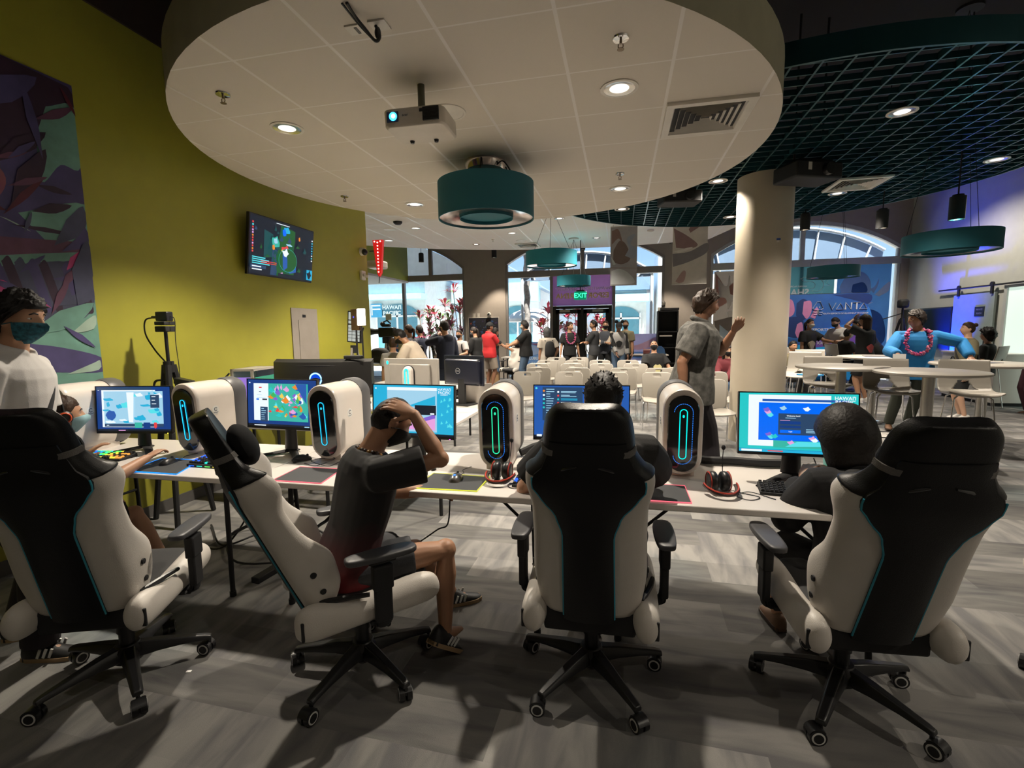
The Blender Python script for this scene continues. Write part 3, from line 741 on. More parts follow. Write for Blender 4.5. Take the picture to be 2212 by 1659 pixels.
# ================================================================== monitors
MW, MH = .557, .328
def scr(name, c, s=1.0): return glow('screen_'+name, c, s)
S_navy = scr('navy', (.008,.045,.22)); S_blue = scr('blue', (.0,.13,.85), 1.1); S_white = scr('white', (.80,.88,.95), 1.05); S_cyan = scr('cyan', (.02,.42,.68)); S_teal = scr('teal', (.02,.55,.55))
S_dark = scr('dark', (.008,.012,.022)); S_slate = scr('slate', (.025,.06,.13)); S_pale = scr('pale_blue', (.35,.62,.80)); S_pink = scr('pink', (.75,.35,.70)); S_red = scr('red', (.75,.06,.06)); S_green = scr('green', (.05,.45,.12)); S_yel = scr('yellow', (.8,.6,.1)); S_orange = scr('orange', (.8,.25,.03)); S_ltcyan = scr('light_cyan', (.10,.72,.80)); S_purple = scr('purple', (.22,.12,.60)); S_ltgreen = scr('sea_green', (.04,.45,.36)); S_mid = scr('mid_blue', (.02,.10,.40)); S_moss = scr('moss', (.015,.10,.025)); S_deep = scr('deep_teal', (.008,.07,.075))
SCR = [S_dark,S_navy,S_blue,S_white,S_cyan,S_teal,S_slate,S_pale,S_pink,S_red,S_green,S_yel,S_orange,S_ltcyan,S_purple,S_ltgreen,S_mid,S_moss,S_deep]
SI = dict(dark=0,navy=1,blue=2,white=3,cyan=4,teal=5,slate=6,pale=7,pink=8,red=9,green=10,yel=11,orange=12,lc=13,purple=14,lg=15,mid=16,moss=17,deep=18)
class Scr:
    """paints windows on a screen; u,v in 0..1 from the bottom left"""
    def __init__(s, w, h): s.g = G(); s.w, s.h, s.k = w, h, 0
    def P(s, u, v): return ((u-.5)*s.w, -.0002*s.k, (v-.5)*s.h)
    def r(s, u0, v0, u1, v1, c):
        s.k += 1; s.g.quad(s.P(u0,v0), s.P(u1,v0), s.P(u1,v1), s.P(u0,v1), SI[c]); return s
    def poly(s, pts, c):
        s.k += 1; s.g.add([s.P(*p) for p in pts], [tuple(range(len(pts)))], SI[c]); return s
    def disc(s, u, v, ru, rv, c, n=14, wob=0):
        return s.poly([(u+ru*math.cos(2*PI*i/n)*(1+wob*math.sin(3.7*i)), v+rv*math.sin(2*PI*i/n)*(1+wob*math.cos(2.9*i))) for i in range(n)], c)
    def lines(s, u0, v0, u1, n, dv, c, th=.006, seed=1):
        R = random.Random(seed)
        for i in range(n): s.r(u0, v0-i*dv-th, u0+(u1-u0)*R.uniform(.45, 1), v0-i*dv+th, c)
        return s
    def text(s, t, u, v, size, c, mirror=False):
        s.k += 1; M = Matrix(((1,0,0,(u-.5)*s.w),(0,0,-1,-.0002*s.k),(0,1,0,(v-.5)*s.h),(0,0,0,1)))
        put_text(s.g, t, size, M, size*.018, SI[c]); s.k += 2; return s
def monitor(label, x, y, rz, paint, led=(.9,.05,.03), tilt=4, zc=1.045):
    t = thing('monitor', label, 'monitor', (x, y, DZ), rz, 'monitors along the front desk')
    T = Matrix.Translation((0, 0, zc-DZ)) @ Matrix.Rotation(math.radians(-tilt), 4, 'X')
    g = G(); g.M = T; g.box((0,.022,0), (MW, .026, MH)); g.box((0,.042,-.01), (MW*.62, .03, MH*.6)); h = g.build('housing', M_black, t, .004)
    g = G(); g.M = T
    for a, b in (((-MW/2,.004,MH/2-.006),(MW/2,.010,MH/2)), ((-MW/2,.004,-MH/2),(MW/2,.010,-MH/2+.016)), ((-MW/2,.004,-MH/2),(-MW/2+.006,.010,MH/2)), ((MW/2-.006,.004,-MH/2),(MW/2,.010,MH/2))): g.span(a, b)
    g.build('bezel', M_black, t)
    s = Scr(MW-.012, MH-.022); paint(s); s.g.v = [tuple(T @ Vector((a, b+.008, c+.005))) for a, b, c in s.g.v]
    s.g.build('screen', SCR, t, flat=True, fix=False)
    g = G(); g.M = T; g.ell((MW/2-.03, .004, -MH/2+.003), (.004,.003,.003)); g.build('power_light', glow('power_light_%g%g' % led[:2], led, 4), t)
    # V-shaped foot and column
    g = G(); g.tube([(0,.07,.03),(0,.075,.15),(0,.068,.32)], [.052,.045,.04], 10, flat=.45); g.box((0,.055,.30), (.09,.05,.09)); g.build('stand_column', M_black, t, .003)
    g = G()
    for q in (-1, 1): g.tube([(0,.08,.022),(q*.09,.0,.012),(q*.20,-.13,.008)], [.03,.024,.014], 8, flat=.4)
    g.tube([(0,.07,.02),(0,.13,.012)], [.035,.02], 8, flat=.4); g.build('stand_foot', M_blackm, t)
    return t
def desk_bg(s, c, task='dark'): s.r(0,0,1,1,c); s.r(0,0,1,.045,task); s.lines(.02,.93,.06,1,.05,'white',.012); return s
def p1(s):
    desk_bg(s, 'navy'); s.r(.07,.09,.80,.93,'white'); s.r(.0,.93,.75,.99,'slate'); s.r(.10,.17,.90,.90,'pale'); s.r(.10,.10,.90,.17,'slate')
    R = random.Random(3)
    for i in range(26): s.disc(R.uniform(.13,.87), R.uniform(.2,.86), R.uniform(.02,.08), R.uniform(.02,.07), R.choice(['lc','white','cyan','pale','cyan']), 10, .25)
    s.disc(.2,.36,.07,.11,'mid',14,.1); s.poly([(.44,.2),(.5,.2),(.52,.88),(.42,.88)],'white'); s.r(.74,.53,.86,.82,'slate'); s.lines(.76,.78,.85,3,.08,'white',.008,4)
    s.r(.52,.08,.62,.20,'lg'); s.r(.64,.08,.73,.20,'navy'); s.poly([(.78,.2),(.82,.2),(.82,.1),(.80,.06),(.78,.1)],'red'); s.lines(.14,.135,.2,1,.1,'white'); s.lines(.3,.022,.48,1,.02,'pink',.01)
def p2(s):
    desk_bg(s, 'navy'); s.r(.09,.12,.88,.92,'lg'); s.r(.09,.12,.31,.92,'white'); s.lines(.17,.83,.25,1,.1,'red',.012); s.lines(.17,.74,.23,1,.1,'slate',.006); s.r(.13,.56,.17,.59,'blue'); s.r(.22,.56,.29,.59,'dark'); s.lines(.14,.67,.28,2,.06,'pale',.004)
    R = random.Random(8)
    for i in range(60): s.disc(.34+.5*R.random(), .2+.66*R.random(), R.uniform(.012,.05), R.uniform(.02,.07), R.choice(['lc','pink','orange','yel','white','purple','teal','red','green','mid']), 8, .35)
    s.poly([(.72,.92),(.88,.92),(.88,.5),(.80,.7)],'mid'); s.r(.21,.10,.32,.42,'slate'); s.lines(.225,.38,.3,6,.045,'pale',.006); s.lines(.12,.022,.45,1,.02,'white',.01); s.lines(.85,.022,.98,1,.02,'pale',.01)
def p3(s):
    desk_bg(s, 'cyan'); R = random.Random(5)
    for i in range(14): s.poly([(u:=R.uniform(.84,.97), v:=R.uniform(.1,.75)), (u+.03, v+.02), (u+.01, v+.07)], 'lc')
    s.r(.18,.08,.80,.96,'pale'); s.r(.18,.90,.80,.96,'white'); s.poly([(.46,.60),(.78,.80),(.78,.62),(.5,.58)],'cyan'); s.poly([(.4,.2),(.78,.42),(.78,.12),(.4,.12)],'pink'); s.poly([(.5,.28),(.78,.44),(.78,.36),(.55,.24)],'purple'); s.r(.53,.42,.79,.61,'dark'); s.disc(.57,.44,.02,.014,'white'); s.r(.72,.43,.77,.46,'white')
    s.text('HAWAI\'I', .89,.93,.023,'white').text('PACIFIC', .89,.868,.023,'white').text('UNIVERSITY', .89,.825,.009,'white'); s.lines(.3,.022,.5,1,.02,'red',.012)
def p4(s):
    desk_bg(s, 'mid'); s.r(.0,.045,1,1,'blue' if False else 'mid'); s.r(.09,.33,.52,.97,'slate'); s.lines(.13,.93,.22,13,.045,'pale',.007,2); R = random.Random(4)
    for i in range(5): s.disc(.105,.9-.08*i,.012,.02,R.choice(['lc','orange','white','teal','green']))
    for i in range(8): s.disc(.26,.88-.07*i,.011,.019,R.choice(['red','white','orange','teal','pink'])); s.lines(.29,.89-.07*i,.47,2,.022,R.choice(['pale','white','cyan','lc']),.006,i)
    s.r(.13,.40,.20,.425,'green'); s.r(.03,.02,.085,.06,'white'); s.disc(.025,.95,.012,.02,'lc')
def p5(s):
    desk_bg(s, 'cyan'); s.r(.0,.05,1,1,'teal'); s.r(.08,.10,.78,.97,'white'); s.r(.20,.86,.93,.90,'mid'); s.r(.30,.08,.93,.20,'lg'); s.r(.17,.20,.86,.84,'blue')
    s.r(.34,.30,.70,.66,'slate'); s.text('Welcome back!', .47,.62,.010,'white'); s.lines(.40,.585,.57,1,.1,'pale',.004); s.lines(.355,.545,.52,1,.1,'pink',.004); s.r(.355,.48,.53,.53,'navy'); s.r(.355,.42,.53,.455,'navy'); s.r(.355,.33,.53,.385,'blue'); s.text('Login', .445,.357,.008,'white')
    s.lines(.575,.40,.69,3,.025,'pale',.005)
    for u, v, c in ((.25,.68,'pink'),(.24,.72,'purple'),(.27,.63,'lc'),(.26,.30,'purple'),(.28,.26,'lc'),(.31,.27,'teal'),(.63,.25,'pink'),(.65,.22,'white'),(.78,.46,'pink'),(.79,.5,'white'),(.38,.75,'pale'),(.58,.74,'white'),(.79,.78,'lc'),(.45,.17,'pink')): s.disc(u, v, .03, .035, c, 9, .35)
    s.poly([(.40,.1),(.93,.14),(.93,.2),(.5,.19)],'lc'); s.r(.0,.0,1,.045,'cyan'); s.r(.02,.005,.2,.04,'white'); s.lines(.25,.022,.5,1,.02,'red',.01)
    s.text('HAWAI\'I', .89,.93,.025,'white').text('PACIFIC', .89,.865,.025,'white').text('UNIVERSITY', .89,.815,.010,'white')
monitor('leftmost desk monitor showing an icy blue game client', -3.27, 2.62, 8, p1, (.9,.7,.05), zc=1.035)
monitor('second monitor from the left showing a crowd of small bright figures', -2.16, 2.70, -4, p2, (.9,.05,.03), zc=1.085)
monitor('monitor before the person holding the head, pale page on water wallpaper', -1.24, 2.70, -4, p3, (.8,.05,.6), zc=1.06)
monitor('monitor with a chat list on a plain navy desktop, half hidden by a head', -.225, 2.78, 1, p4, (.9,.05,.03), zc=1.06)
monitor('rightmost monitor with a blue login page, beside the white column', .885, 2.69, -2, p5, (.02,.3,.9), tilt=6, zc=1.045)

# ================================================================== keyboards, mice, pads, headsets, cables
M_key = mat('black_keycap', (.02,.02,.022), .5)
RAIN = [glow('key_'+n, c, 1.4) for n, c in (('blue',(.02,.12,.95)),('teal',(.02,.6,.5)),('green',(.1,.7,.1)),('yellow',(.75,.6,.05)),('orange',(.8,.3,.05)))]
def keyboard(label, x, y, rz, lights, w=.36, seed=1):
    t = thing('keyboard', label, 'keyboard', (x, y, DZ), rz, 'keyboards on the front desk')
    g = G(); g.add(*_wedge(w, .135, .014, .026)); g.build('case', M_blackm, t, .004)
    R = random.Random(seed); g = G(); lit = G(); nx = int(w/.0195)
    for r in range(6):
        yy = -.052+r*.0205; z = .018+.0022*r
        for c in range(nx):
            xx = -w/2+.012+c*(w-.024)/(nx-1)
            q = (xx, yy, z+.006)
            tgt, m = (g, 0)
            if lights and R.random() < lights: tgt, m = lit, min(4, max(0, int((c/nx)*5 + R.uniform(-.8,.8))))
            h = .0078; k = .0062
            vs = [(q[0]-h,q[1]-h,z),(q[0]+h,q[1]-h,z),(q[0]+h,q[1]+h,z),(q[0]-h,q[1]+h,z),(q[0]-k,q[1]-k,z+.009),(q[0]+k,q[1]-k,z+.009),(q[0]+k,q[1]+k,z+.009),(q[0]-k,q[1]+k,z+.009)]
            tgt.add(vs, [(4,5,6,7),(0,1,5,4),(1,2,6,5),(2,3,7,6),(3,0,4,7)], m)
    g.build('keys', M_key, t, flat=True, kind='stuff')
    if lit.v: lit.build('lit_keys', RAIN, t, flat=True, kind='stuff')
    return t
def _wedge(w, d, h0, h1):
    x, y = w/2, d/2
    return [(-x,-y,0),(x,-y,0),(x,y,0),(-x,y,0),(-x,-y,h0),(x,-y,h0),(x,y,h1),(-x,y,h1)], [(0,3,2,1),(4,5,6,7),(0,1,5,4),(1,2,6,5),(2,3,7,6),(3,0,4,7)]
keyboard('rainbow-lit keyboard before the leftmost monitor', -3.32, 2.44, 6, .5, seed=2)
k = keyboard('keyboard with blue-to-green lights left of the sideways chair', -2.42, 2.45, -2, .28, seed=5)
g = G(); g.span((-.17,-.085,0),(.17,-.068,.018)); g.build('wrist_rest', M_blackm, k, .004)
g = G(); [g.span((-.15+.06*i,-.0863,.006),(-.11+.06*i,-.0853,.011), i % 5) for i in range(5)]; g.build('light_bar', RAIN, k, flat=True)
keyboard('keyboard with purple glow under the raised elbow', -1.22, 2.40, 4, .0, w=.34)
keyboard('blue-lit keyboard half hidden behind the centre gaming chair', -.36, 2.41, -2, .35, seed=9)
keyboard('plain black keyboard in front of the login-screen monitor', .85, 2.50, -8, 0, w=.36)
def mousepad(label, pts, col=None, name='mouse_pad'):
    t = thing(name, label, 'mouse pad', (sum(p[0] for p in pts)/4, sum(p[1] for p in pts)/4, DZ)); c = t.location
    g = G(); g.prism([(p[0]-c.x, p[1]-c.y) for p in pts], .0005, .004, 'z'); g.build('pad', mat('dark_grey_pad', (.045,.047,.05), .75, bump=.2, bscale=500.), t)
    if col:
        g = G(); q = [(p[0]-c.x, p[1]-c.y, .0035) for p in pts]; g.tube(q+[q[0]], .0028, 6); g.build('edge_light', glow('pad_edge_'+col[0], col[1], col[2]), t)
    return t
mousepad('mouse pad with bright blue edge under the left hand', [(-2.86,2.22),(-2.50,2.22),(-2.62,2.50),(-2.92,2.50)], ('blue',(.0,.25,1.0),1.6))
mousepad('mouse pad with pink edge left of the sideways chair person', [(-1.86,2.22),(-1.56,2.22),(-1.60,2.48),(-1.88,2.48)], ('pink',(1.,.15,.2),1.2))
mousepad('mouse pad with yellow glowing edge and a silver mouse on it', [(-1.04,2.24),(-.70,2.25),(-.70,2.49),(-1.03,2.50)], ('yellow',(.7,.7,.05),1.2))
mousepad('small grey mouse pad with pink edge right of the centre chair', [(.05,2.27),(.325,2.27),(.325,2.52),(.05,2.52)], ('pink',(1.,.15,.2),1.2))
def mouse(label, x, y, rz, body, light=None):
    t = thing('computer_mouse', label, 'mouse', (x, y, DZ+.004), rz); g = G(); rings = []
    for yy, w, h in [(-.058,.012,.012),(-.05,.026,.022),(-.025,.032,.034),(.01,.030,.036),(.04,.027,.026),(.055,.02,.016),(.06,.01,.008)]:
        rings.append([(w*math.cos(q), yy, max(0, h*math.sin(q))) for q in np.linspace(0, PI, 9)] + [(-w*.9, yy, 0), (w*.9, yy, 0)])
    g.loft(rings); g.build('shell', body, t, angle=60)
    g = G(); g.cyl((-.004,.035,.029),(.004,.035,.029), .008, n=12); g.build('wheel', M_blackm, t)
    if light: g = G(); g.ell((0,-.025,.033), (.008,.010,.003)); g.build('logo_light', glow('mouse_logo_blue', light, 1.2), t)
    g = G(); g.tube(crom([(0,.06,.008),(.01,.11,.003),(-.01,.17,.003),(.02,.24,.003)]), .0018, 6); g.build('cable', M_blackm, t)
    return t
mouse('silver and black mouse with a blue logo on the yellow-edged pad', -.865, 2.41, 2, mat('silver_plastic', (.22,.21,.20), .25, .6), (.05,.3,1.))
mouse('black mouse beside the tower behind the head-holding person', -1.97, 2.62, -60, M_black)
mouse('black mouse under the hand on the blue-edged pad', -2.76, 2.40, 10, M_black)
M_red = mat('red_trim', (.45,.05,.03), .4)
def headset(label, x, y, rz):
    """over-ear headset lying on its side: two cups, a band, a boom microphone"""
    t = thing('headset', label, 'headset', (x, y, DZ), rz, 'red and black headsets on the desk')
    for s in (-1, 1):
        g = G(); R = Matrix.Rotation(PI/2, 3, 'Y')
        c = (s*.028, 0, .052)
        for q, r in ((-.012,.046),(-.004,.05),(.006,.05),(.014,.044)): pass
        g.m = 0; g.tube([(c[0]-s*.020, 0, .052),(c[0]-s*.012,0,.052),(c[0]+s*.004,0,.052),(c[0]+s*.016,0,.052),(c[0]+s*.022,0,.052)], [.036,.048,.050,.044,.028], 20)
        g.m = 1; g.lathe([(.045,.0),(.05,.003),(.045,.006)], 20); g.v[-60:] = [tuple(Vector((c[0]+s*(.016+vz), vx, .052+vy))) for vx, vy, vz in g.v[-60:]]
        g.build('ear_cup', [M_black, M_red], t, angle=60)
    g = G(); g.m = 0; pts = [(.055*math.cos(q)*1.35, -.02-.10*math.sin(q), .040-.018*math.sin(q)) for q in np.linspace(0, PI, 20)]
    g.tube(pts, .012, 8, flat=.5); g.m = 1; g.tube([(a*1.06, b*1.06, c+.010) for a, b, c in pts], .004, 6); g.build('headband', [mat('brown_black_band', (.045,.025,.02), .5), M_red], t)
    g = G(); g.tube(crom([(.03,.03,.07),(.035,.05,.14),(.04,.055,.20)]), .0022, 6); g.ell((.04,.055,.208), (.010,.010,.013)); g.build('boom_microphone', M_blackm, t)
    g = G(); g.tube(crom([(.05,.0,.01),(.10,-.03,.003),(.16,-.09,.003),(.10,-.13,.003),(.06,-.08,.004),(.14,-.02,.005),(.22,-.12,.003)]), .002, 6); g.build('cable', M_blackm, t)
    return t
headset('headset right of the yellow-edged mouse pad, boom microphone upright', -.62, 2.46, -4)
headset('headset at the left of the black keyboard by the login-screen monitor', .475, 2.47, 10)
def cable(label, pts, r, m=None, name='cable', cat='cable'):
    g = G(); g.tube(crom(pts), r, 8); o = g.build(name, m or M_blackm); tag(o, label, cat); return o
cable('thick black cable sleeve behind the desk, left of the centre monitor', [(-.62,2.95,.765),(-.5,3.02,.80),(-.35,2.93,.765),(-.2,2.97,.765)], .024, name='cable_sleeve')
cable('thick black cable sleeve lying behind the right teal-ringed tower', [(.40,3.05,.755),(.52,2.96,.766),(.65,2.97,.766),(.78,2.95,.766),(.90,2.96,.766)], .024, name='cable_sleeve')
cable('thin loose cable in loops by the black mouse', [(-1.9,2.55,.744),(-1.78,2.50,.75),(-1.72,2.60,.77),(-1.82,2.66,.75),(-1.86,2.56,.76),(-1.72,2.52,.745),(-1.70,2.62,.745)], .0022)
cable('thin cable looping behind the login-screen monitor stand', [(1.0,2.78,.85),(1.05,2.80,.765),(1.13,2.74,.747),(1.2,2.8,.747),(1.12,2.88,.747),(1.0,2.86,.747)], .003)
cable('cable hanging under the desk by the bare knee', [(-.86,2.3,.70),(-.87,2.28,.55),(-.92,2.26,.52),(-1.05,2.3,.42),(-1.2,2.4,.32)], .004)
cable('tangle of cables on the floor under the left table', [(-3.2,3.1,.02),(-2.8,2.8,.02),(-2.6,3.0,.05),(-2.3,2.75,.02),(-2.1,3.0,.03),(-2.4,3.2,.02),(-2.9,3.05,.03),(-2.5,2.6,.02),(-1.9,2.8,.02)], .007)
cable('black cable drooping from the left table to the floor', [(-2.55,2.9,.70),(-2.5,2.8,.4),(-2.65,2.7,.1),(-2.9,2.75,.02),(-3.3,3.0,.02)], .006)
t = thing('tumbler', 'teal tumbler behind the login-screen monitor', 'tumbler', (1.14, 2.86, DZ)); g = G(); g.lathe([(0,0),(.05,0),(.055,.01),(.066,.14),(.064,.142),(.05,.02),(0,.018)], 24); g.build('cup', mat('teal_tumbler_plastic', (.12,.45,.42), .35), t)
t = thing('power_strip', 'black power bar on the carpet under the desk with a tiny green light', 'power strip', (-2.18, 2.62, 0), 84); G().box((0,0,.02), (.42,.06,.04)).build('housing', M_blackm, t, .006); G().ell((-.05,-.031,.03), (.004,.003,.004)).build('green_light', glow('tiny_green', (.05,.9,.2), 3.), t)
o = G().box((0,0,.0012), (.022,.013,.0024)).build('paper_scrap', mat('paper_white', (.8,.8,.78), .7)); o.location = (-1.93, 1.68, 0); o.rotation_euler.z = .3; tag(o, 'tiny white paper scrap on the carpet by the left chair', 'scrap of paper')
# ================================================================== ceiling fittings (their light stays with them)
M_refl = mat('downlight_reflector', (.80, .78, .74), .18, .9)
M_trimw = mat('white_trim', (.62, .58, .52), .45)
LAMP = glow('downlight_lamp', (1., .90, .76), 1.5)
def downlight(label, x, y, z, power, group, size=.10, cone=118, col=(1., .89, .74)):
    """recessed can: trim ring, polished reflector, lamp, and the light it gives"""
    t = thing('downlight', label, 'ceiling light', (x, y, z), 0, group)
    g = G(); g.lathe([(size*1.18,.001),(size*1.2,-.006),(size*1.0,-.008),(size*.97,.001)], 32); g.build('trim_ring', M_trimw, t)
    g = G(); g.lathe([(size*.98,-.007),(size*.9,-.0045),(size*.62,-.003)], 32); g.build('reflector', M_refl, t)
    g = G(); g.lathe([(0,-.0015),(size*.60,-.0015),(size*.72,-.003)], 28); g.build('lamp', LAMP, t)
    if power:
        l = spot('downlight_beam', (0,0,-.03), (0,0,-1), power, col, cone, .55, .045); l.parent = t
    return t
GA = 'recessed downlights in the round tiled cloud'
downlight('downlight in the round cloud, front left', -2.46, 3.35, CZ, 130, GA)
downlight('downlight in the round cloud, front right, left of the square vent', -.03, 3.35, CZ, 130, GA)
downlight('downlight in the round cloud, rear right beside a sprinkler', -.03, 5.65, CZ, 145, GA)
downlight('downlight in the round cloud, rear left of the teal drum', -2.46, 5.66, CZ, 145, GA)
GE = 'downlights over the near end of the room'
downlight('added fill downlight in the dark ceiling over the near end, left', -2.2, -.9, 4.95, 20, GE, .12, 130)  # unseen fill lamp, added behind the camera to lift the dark foreground floor
downlight('added fill downlight in the dark ceiling over the near end, right', 1.6, -.9, 4.95, 20, GE, .12, 130)  # second added fill lamp behind the camera, likewise unseen
downlight('added fill downlight out of view at the right side of the room', 6.6, .2, 4.95, 260, GE, .12, 130)  # added lamp kept out of view, brightens the right side of the room
downlight('downlight in the dark ceiling before the right window', 5.6, 11.6, 4.95, 200, GE, .12, 130)
GB = 'small downlights in the far tiled ceiling'
for lab, x, y, p in (('far ceiling downlight nearest the green wall corner', -4.18, 9.63, 170), ('far ceiling downlight at the left, near the bulkhead', -5.35, 10.72, 170),
                     ('far ceiling downlight above the middle of the room', -2.37, 10.70, 170), ('far ceiling downlight at the edge of the louvre grid', -1.19, 9.58, 170),
                     ('far ceiling downlight in front of the middle pier', -3.55, 11.83, 170), ('far ceiling downlight left of the first hanging banner', -.60, 11.84, 170)):
    downlight(lab, x, y, FZ, p, GB, .09)
GD = 'downlights above the louvre grid'
for lab, x, y, p in (('downlight in the louvre grid, nearest one at the right', 2.45, 5.27, 110), ('downlight in the louvre grid at the right frame edge', 4.28, 7.04, 150),
                     ('downlight in the louvre grid below the square vent', 3.05, 8.17, 130), ('downlight in the louvre grid left of the column top', 1.22, 7.05, 90),
                     ('downlight in the louvre grid behind the column', 1.84, 9.36, 160), ('downlight in the louvre grid above the first banner', -.01, 8.25, 160)):
    downlight(lab, x, y, LZ, p, GD, .10)

def sprinkler(label, x, y, z):
    t = thing('sprinkler', label, 'sprinkler', (x, y, z), 0, 'fire sprinklers')
    g = G(); g.lathe([(0,-.001),(.045,-.001),(.042,-.009),(.014,-.012),(0,-.012)], 20); g.build('escutcheon', M_chrome, t)
    g = G(); g.tube([(0,0,-.01),(0,0,-.03)], .007, 8); g.tube([(-.011,0,-.03),(-.013,0,-.045),(0,0,-.056),(.013,0,-.045),(.011,0,-.03)], .003, 6); g.lathe([(0,-.056),(.019,-.057),(.019,-.059),(0,-.060)], 16); g.build('deflector', mat('sprinkler_brass', (.22,.17,.12), .4, .8), t)
for lab, x, y, z in (('sprinkler in the cloud above the front left downlight', -2.5, 2.79, CZ), ('sprinkler in the cloud, topmost at the right', -.02, 2.80, CZ), ('sprinkler in the cloud just above the rear right downlight', -.03, 5.11, CZ), ('sprinkler in the cloud above the wall television', -3.07, 5.11, CZ), ('small sprinkler in the far ceiling near the middle pier', -2.97, 11.3, FZ)):
    sprinkler(lab, x, y, z)
def vent(label, x, y, z, s):
    """square four-way diffuser"""
    t = thing('air_vent', label, 'vent', (x, y, z)); g = G()
    for a, b, c, d in ((-s,-s,s,-s+.05),(-s,s-.05,s,s),(-s,-s+.05,-s+.05,s-.05),(s-.05,-s+.05,s,s-.05)): g.span((a,b,-.006),(c,d,.018))
    g.build('frame', M_trimw, t)
    g = G(); k = 6
    for i in range(k):
        r = (s-.05)*(1-i/k); r2 = r-.004
        for a in range(4):
            R = Matrix.Rotation(a*PI/2, 4, 'Z')
            vs = [R @ Vector(p) for p in ((-r,-r,-.004),(r,-r,-.004),(r2-.006,-r2+.006,.016),(-r2+.006,-r2+.006,.016))]; g.add(vs, [(0,1,2,3)])
    g.build('louvers', M_trimw, t, flat=True)
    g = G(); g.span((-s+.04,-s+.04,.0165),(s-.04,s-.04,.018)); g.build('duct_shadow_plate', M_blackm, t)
    return t
vent('square vent in the cloud beside the right downlight', .58, 3.93, CZ-.018, .29)
vent('square vent hanging in the dark louvre grid right of the column', 3.08, 7.66, LZ-.02, .31)
vent('square vent in the far ceiling above the middle pier', -2.33, 12.3, FZ-.018, .28)
def flat_speaker(label, x, y, z, r):
    g = G(); g.lathe([(0,-.006),(r*.86,-.006),(r*.88,-.009),(r,-.006),(r*1.01,0)], 40); o = g.build('ceiling_speaker', M_trimw); o.location = (x, y, z); tag(o, label, 'speaker')
flat_speaker('round flush speaker grille in the cloud behind the projector', -1.21, 3.40, CZ, .13)
flat_speaker('round flush speaker in the far ceiling at the left', -4.76, 9.6, FZ, .13)
flat_speaker('round flush speaker in the far ceiling above the nearer hanging drum', -2.37, 11.7, FZ, .13)
t = thing('smoke_detector', 'black detector dome hanging from the far ceiling at the left', 'detector', (-4.27, 8.97, FZ)); g = G(); g.lathe([(0,0),(.09,0),(.085,-.03),(.05,-.06),(0,-.065)], 20); g.build('dome', M_black, t)
t = thing('smoke_detector', 'white smoke detector between the two hanging banners', 'detector', (.6, 11.25, FZ)); g = G(); g.lathe([(0,0),(.075,0),(.07,-.03),(.03,-.05),(0,-.05)], 20); g.build('dome', M_trimw, t)

# ------------------------------------------------------------------ drum pendants
M_shade = mat('teal_drum_fabric', (.008, .115, .155), .7, bump=.15, bscale=500., var=.04)
M_shade2 = mat('bright_teal_drum_fabric', (.01, .20, .27), .7, bump=.15, bscale=500., var=.04)
M_poly = mat('polished_ring_diffuser', (.62, .55, .52), .12, .9)
def drum(label, x, y, zt, zb, zc, r=.45, short=False, m=None):
    t = thing('drum_pendant', label, 'pendant lamp', (x, y, 0), 0, 'teal drum pendant lamps'); m = m or M_shade
    g = G(); g.lathe([(r,zt),(r,zb),(r-.008,zb),(r-.008,zt),(r,zt)], 64); g.lathe([(r*.56,zb+.06),(r*.56,zb+.005),(r*.55,zb+.005),(r*.55,zb+.06)], 48); sh = g.build('shade', m, t)
    g = G(); g.lathe([(r-.01,zb+.012),(r*.57,zb+.03)], 64); g.build('ring_diffuser', M_poly, sh)
    g = G(); g.lathe([(0,zb+.035),(r*.56,zb+.035)], 48); g.lathe([(0,zt-.02),(r-.01,zt-.02)], 64); g.build('inner_disc', m, sh)
    if short:
        g = G(); g.lathe([(0,zc),(.19,zc),(.19,zc-.02),(.17,zc-.075),(.15,zc-.08),(0,zc-.08)], 40); g.build('canopy', M_poly, t)
        g = G()
        for a in (.6, 2.7, 4.8): g.tube([(.20*math.cos(a),.20*math.sin(a),zc-.02),(.22*math.cos(a),.22*math.sin(a),zc-.09),(.3*math.cos(a),.3*math.sin(a),zt)], .006, 6)
        g.tube(crom([(.12,-.1,zc-.07),(.2,-.13,zc-.05),(.3,-.2,zt)]), .006, 6); g.build('suspension', M_blackm, t)
    else:
        g = G(); g.lathe([(0,zc),(.12,zc),(.12,zc-.03),(0,zc-.035)], 24); g.build('canopy', M_trimw if zc < 4 else M_blackm, t)
        g = G()
        for a in (.6, 2.7, 4.8): g.tube([(r*.9*math.cos(a),r*.9*math.sin(a),zt-.01),(r*.85*math.cos(a),r*.85*math.sin(a),zt+.12),(0,0,zc-.03)] if zc-zt < .6 else [(r*.9*math.cos(a),r*.9*math.sin(a),zt-.01),(0,0,zc-.03)], .003, 6)
        g.build('suspension', M_blackm, t)
    return t
drum('largest teal drum lamp with mirror ring, under the cloud', -1.23, 4.45, 2.88, 2.56, CZ, .44, True)
drum('teal drum lamp at mid distance, the nearer of the two in front of the entrance', -1.19, 8.45, 2.86, 2.62, FZ, .44, False, M_shade2)
drum('smaller-looking teal drum lamp farther off, above the exit sign', -1.12, 11.75, 2.78, 2.55, FZ, .40, False, M_shade2)
drum('teal drum lamp hanging at the right against the pale wall', 3.65, 6.62, 2.56, 2.35, 4.95, .44)
drum('dim teal drum lamp in front of the shark poster', 3.84, 10.27, 2.62, 2.42, 4.95, .42)

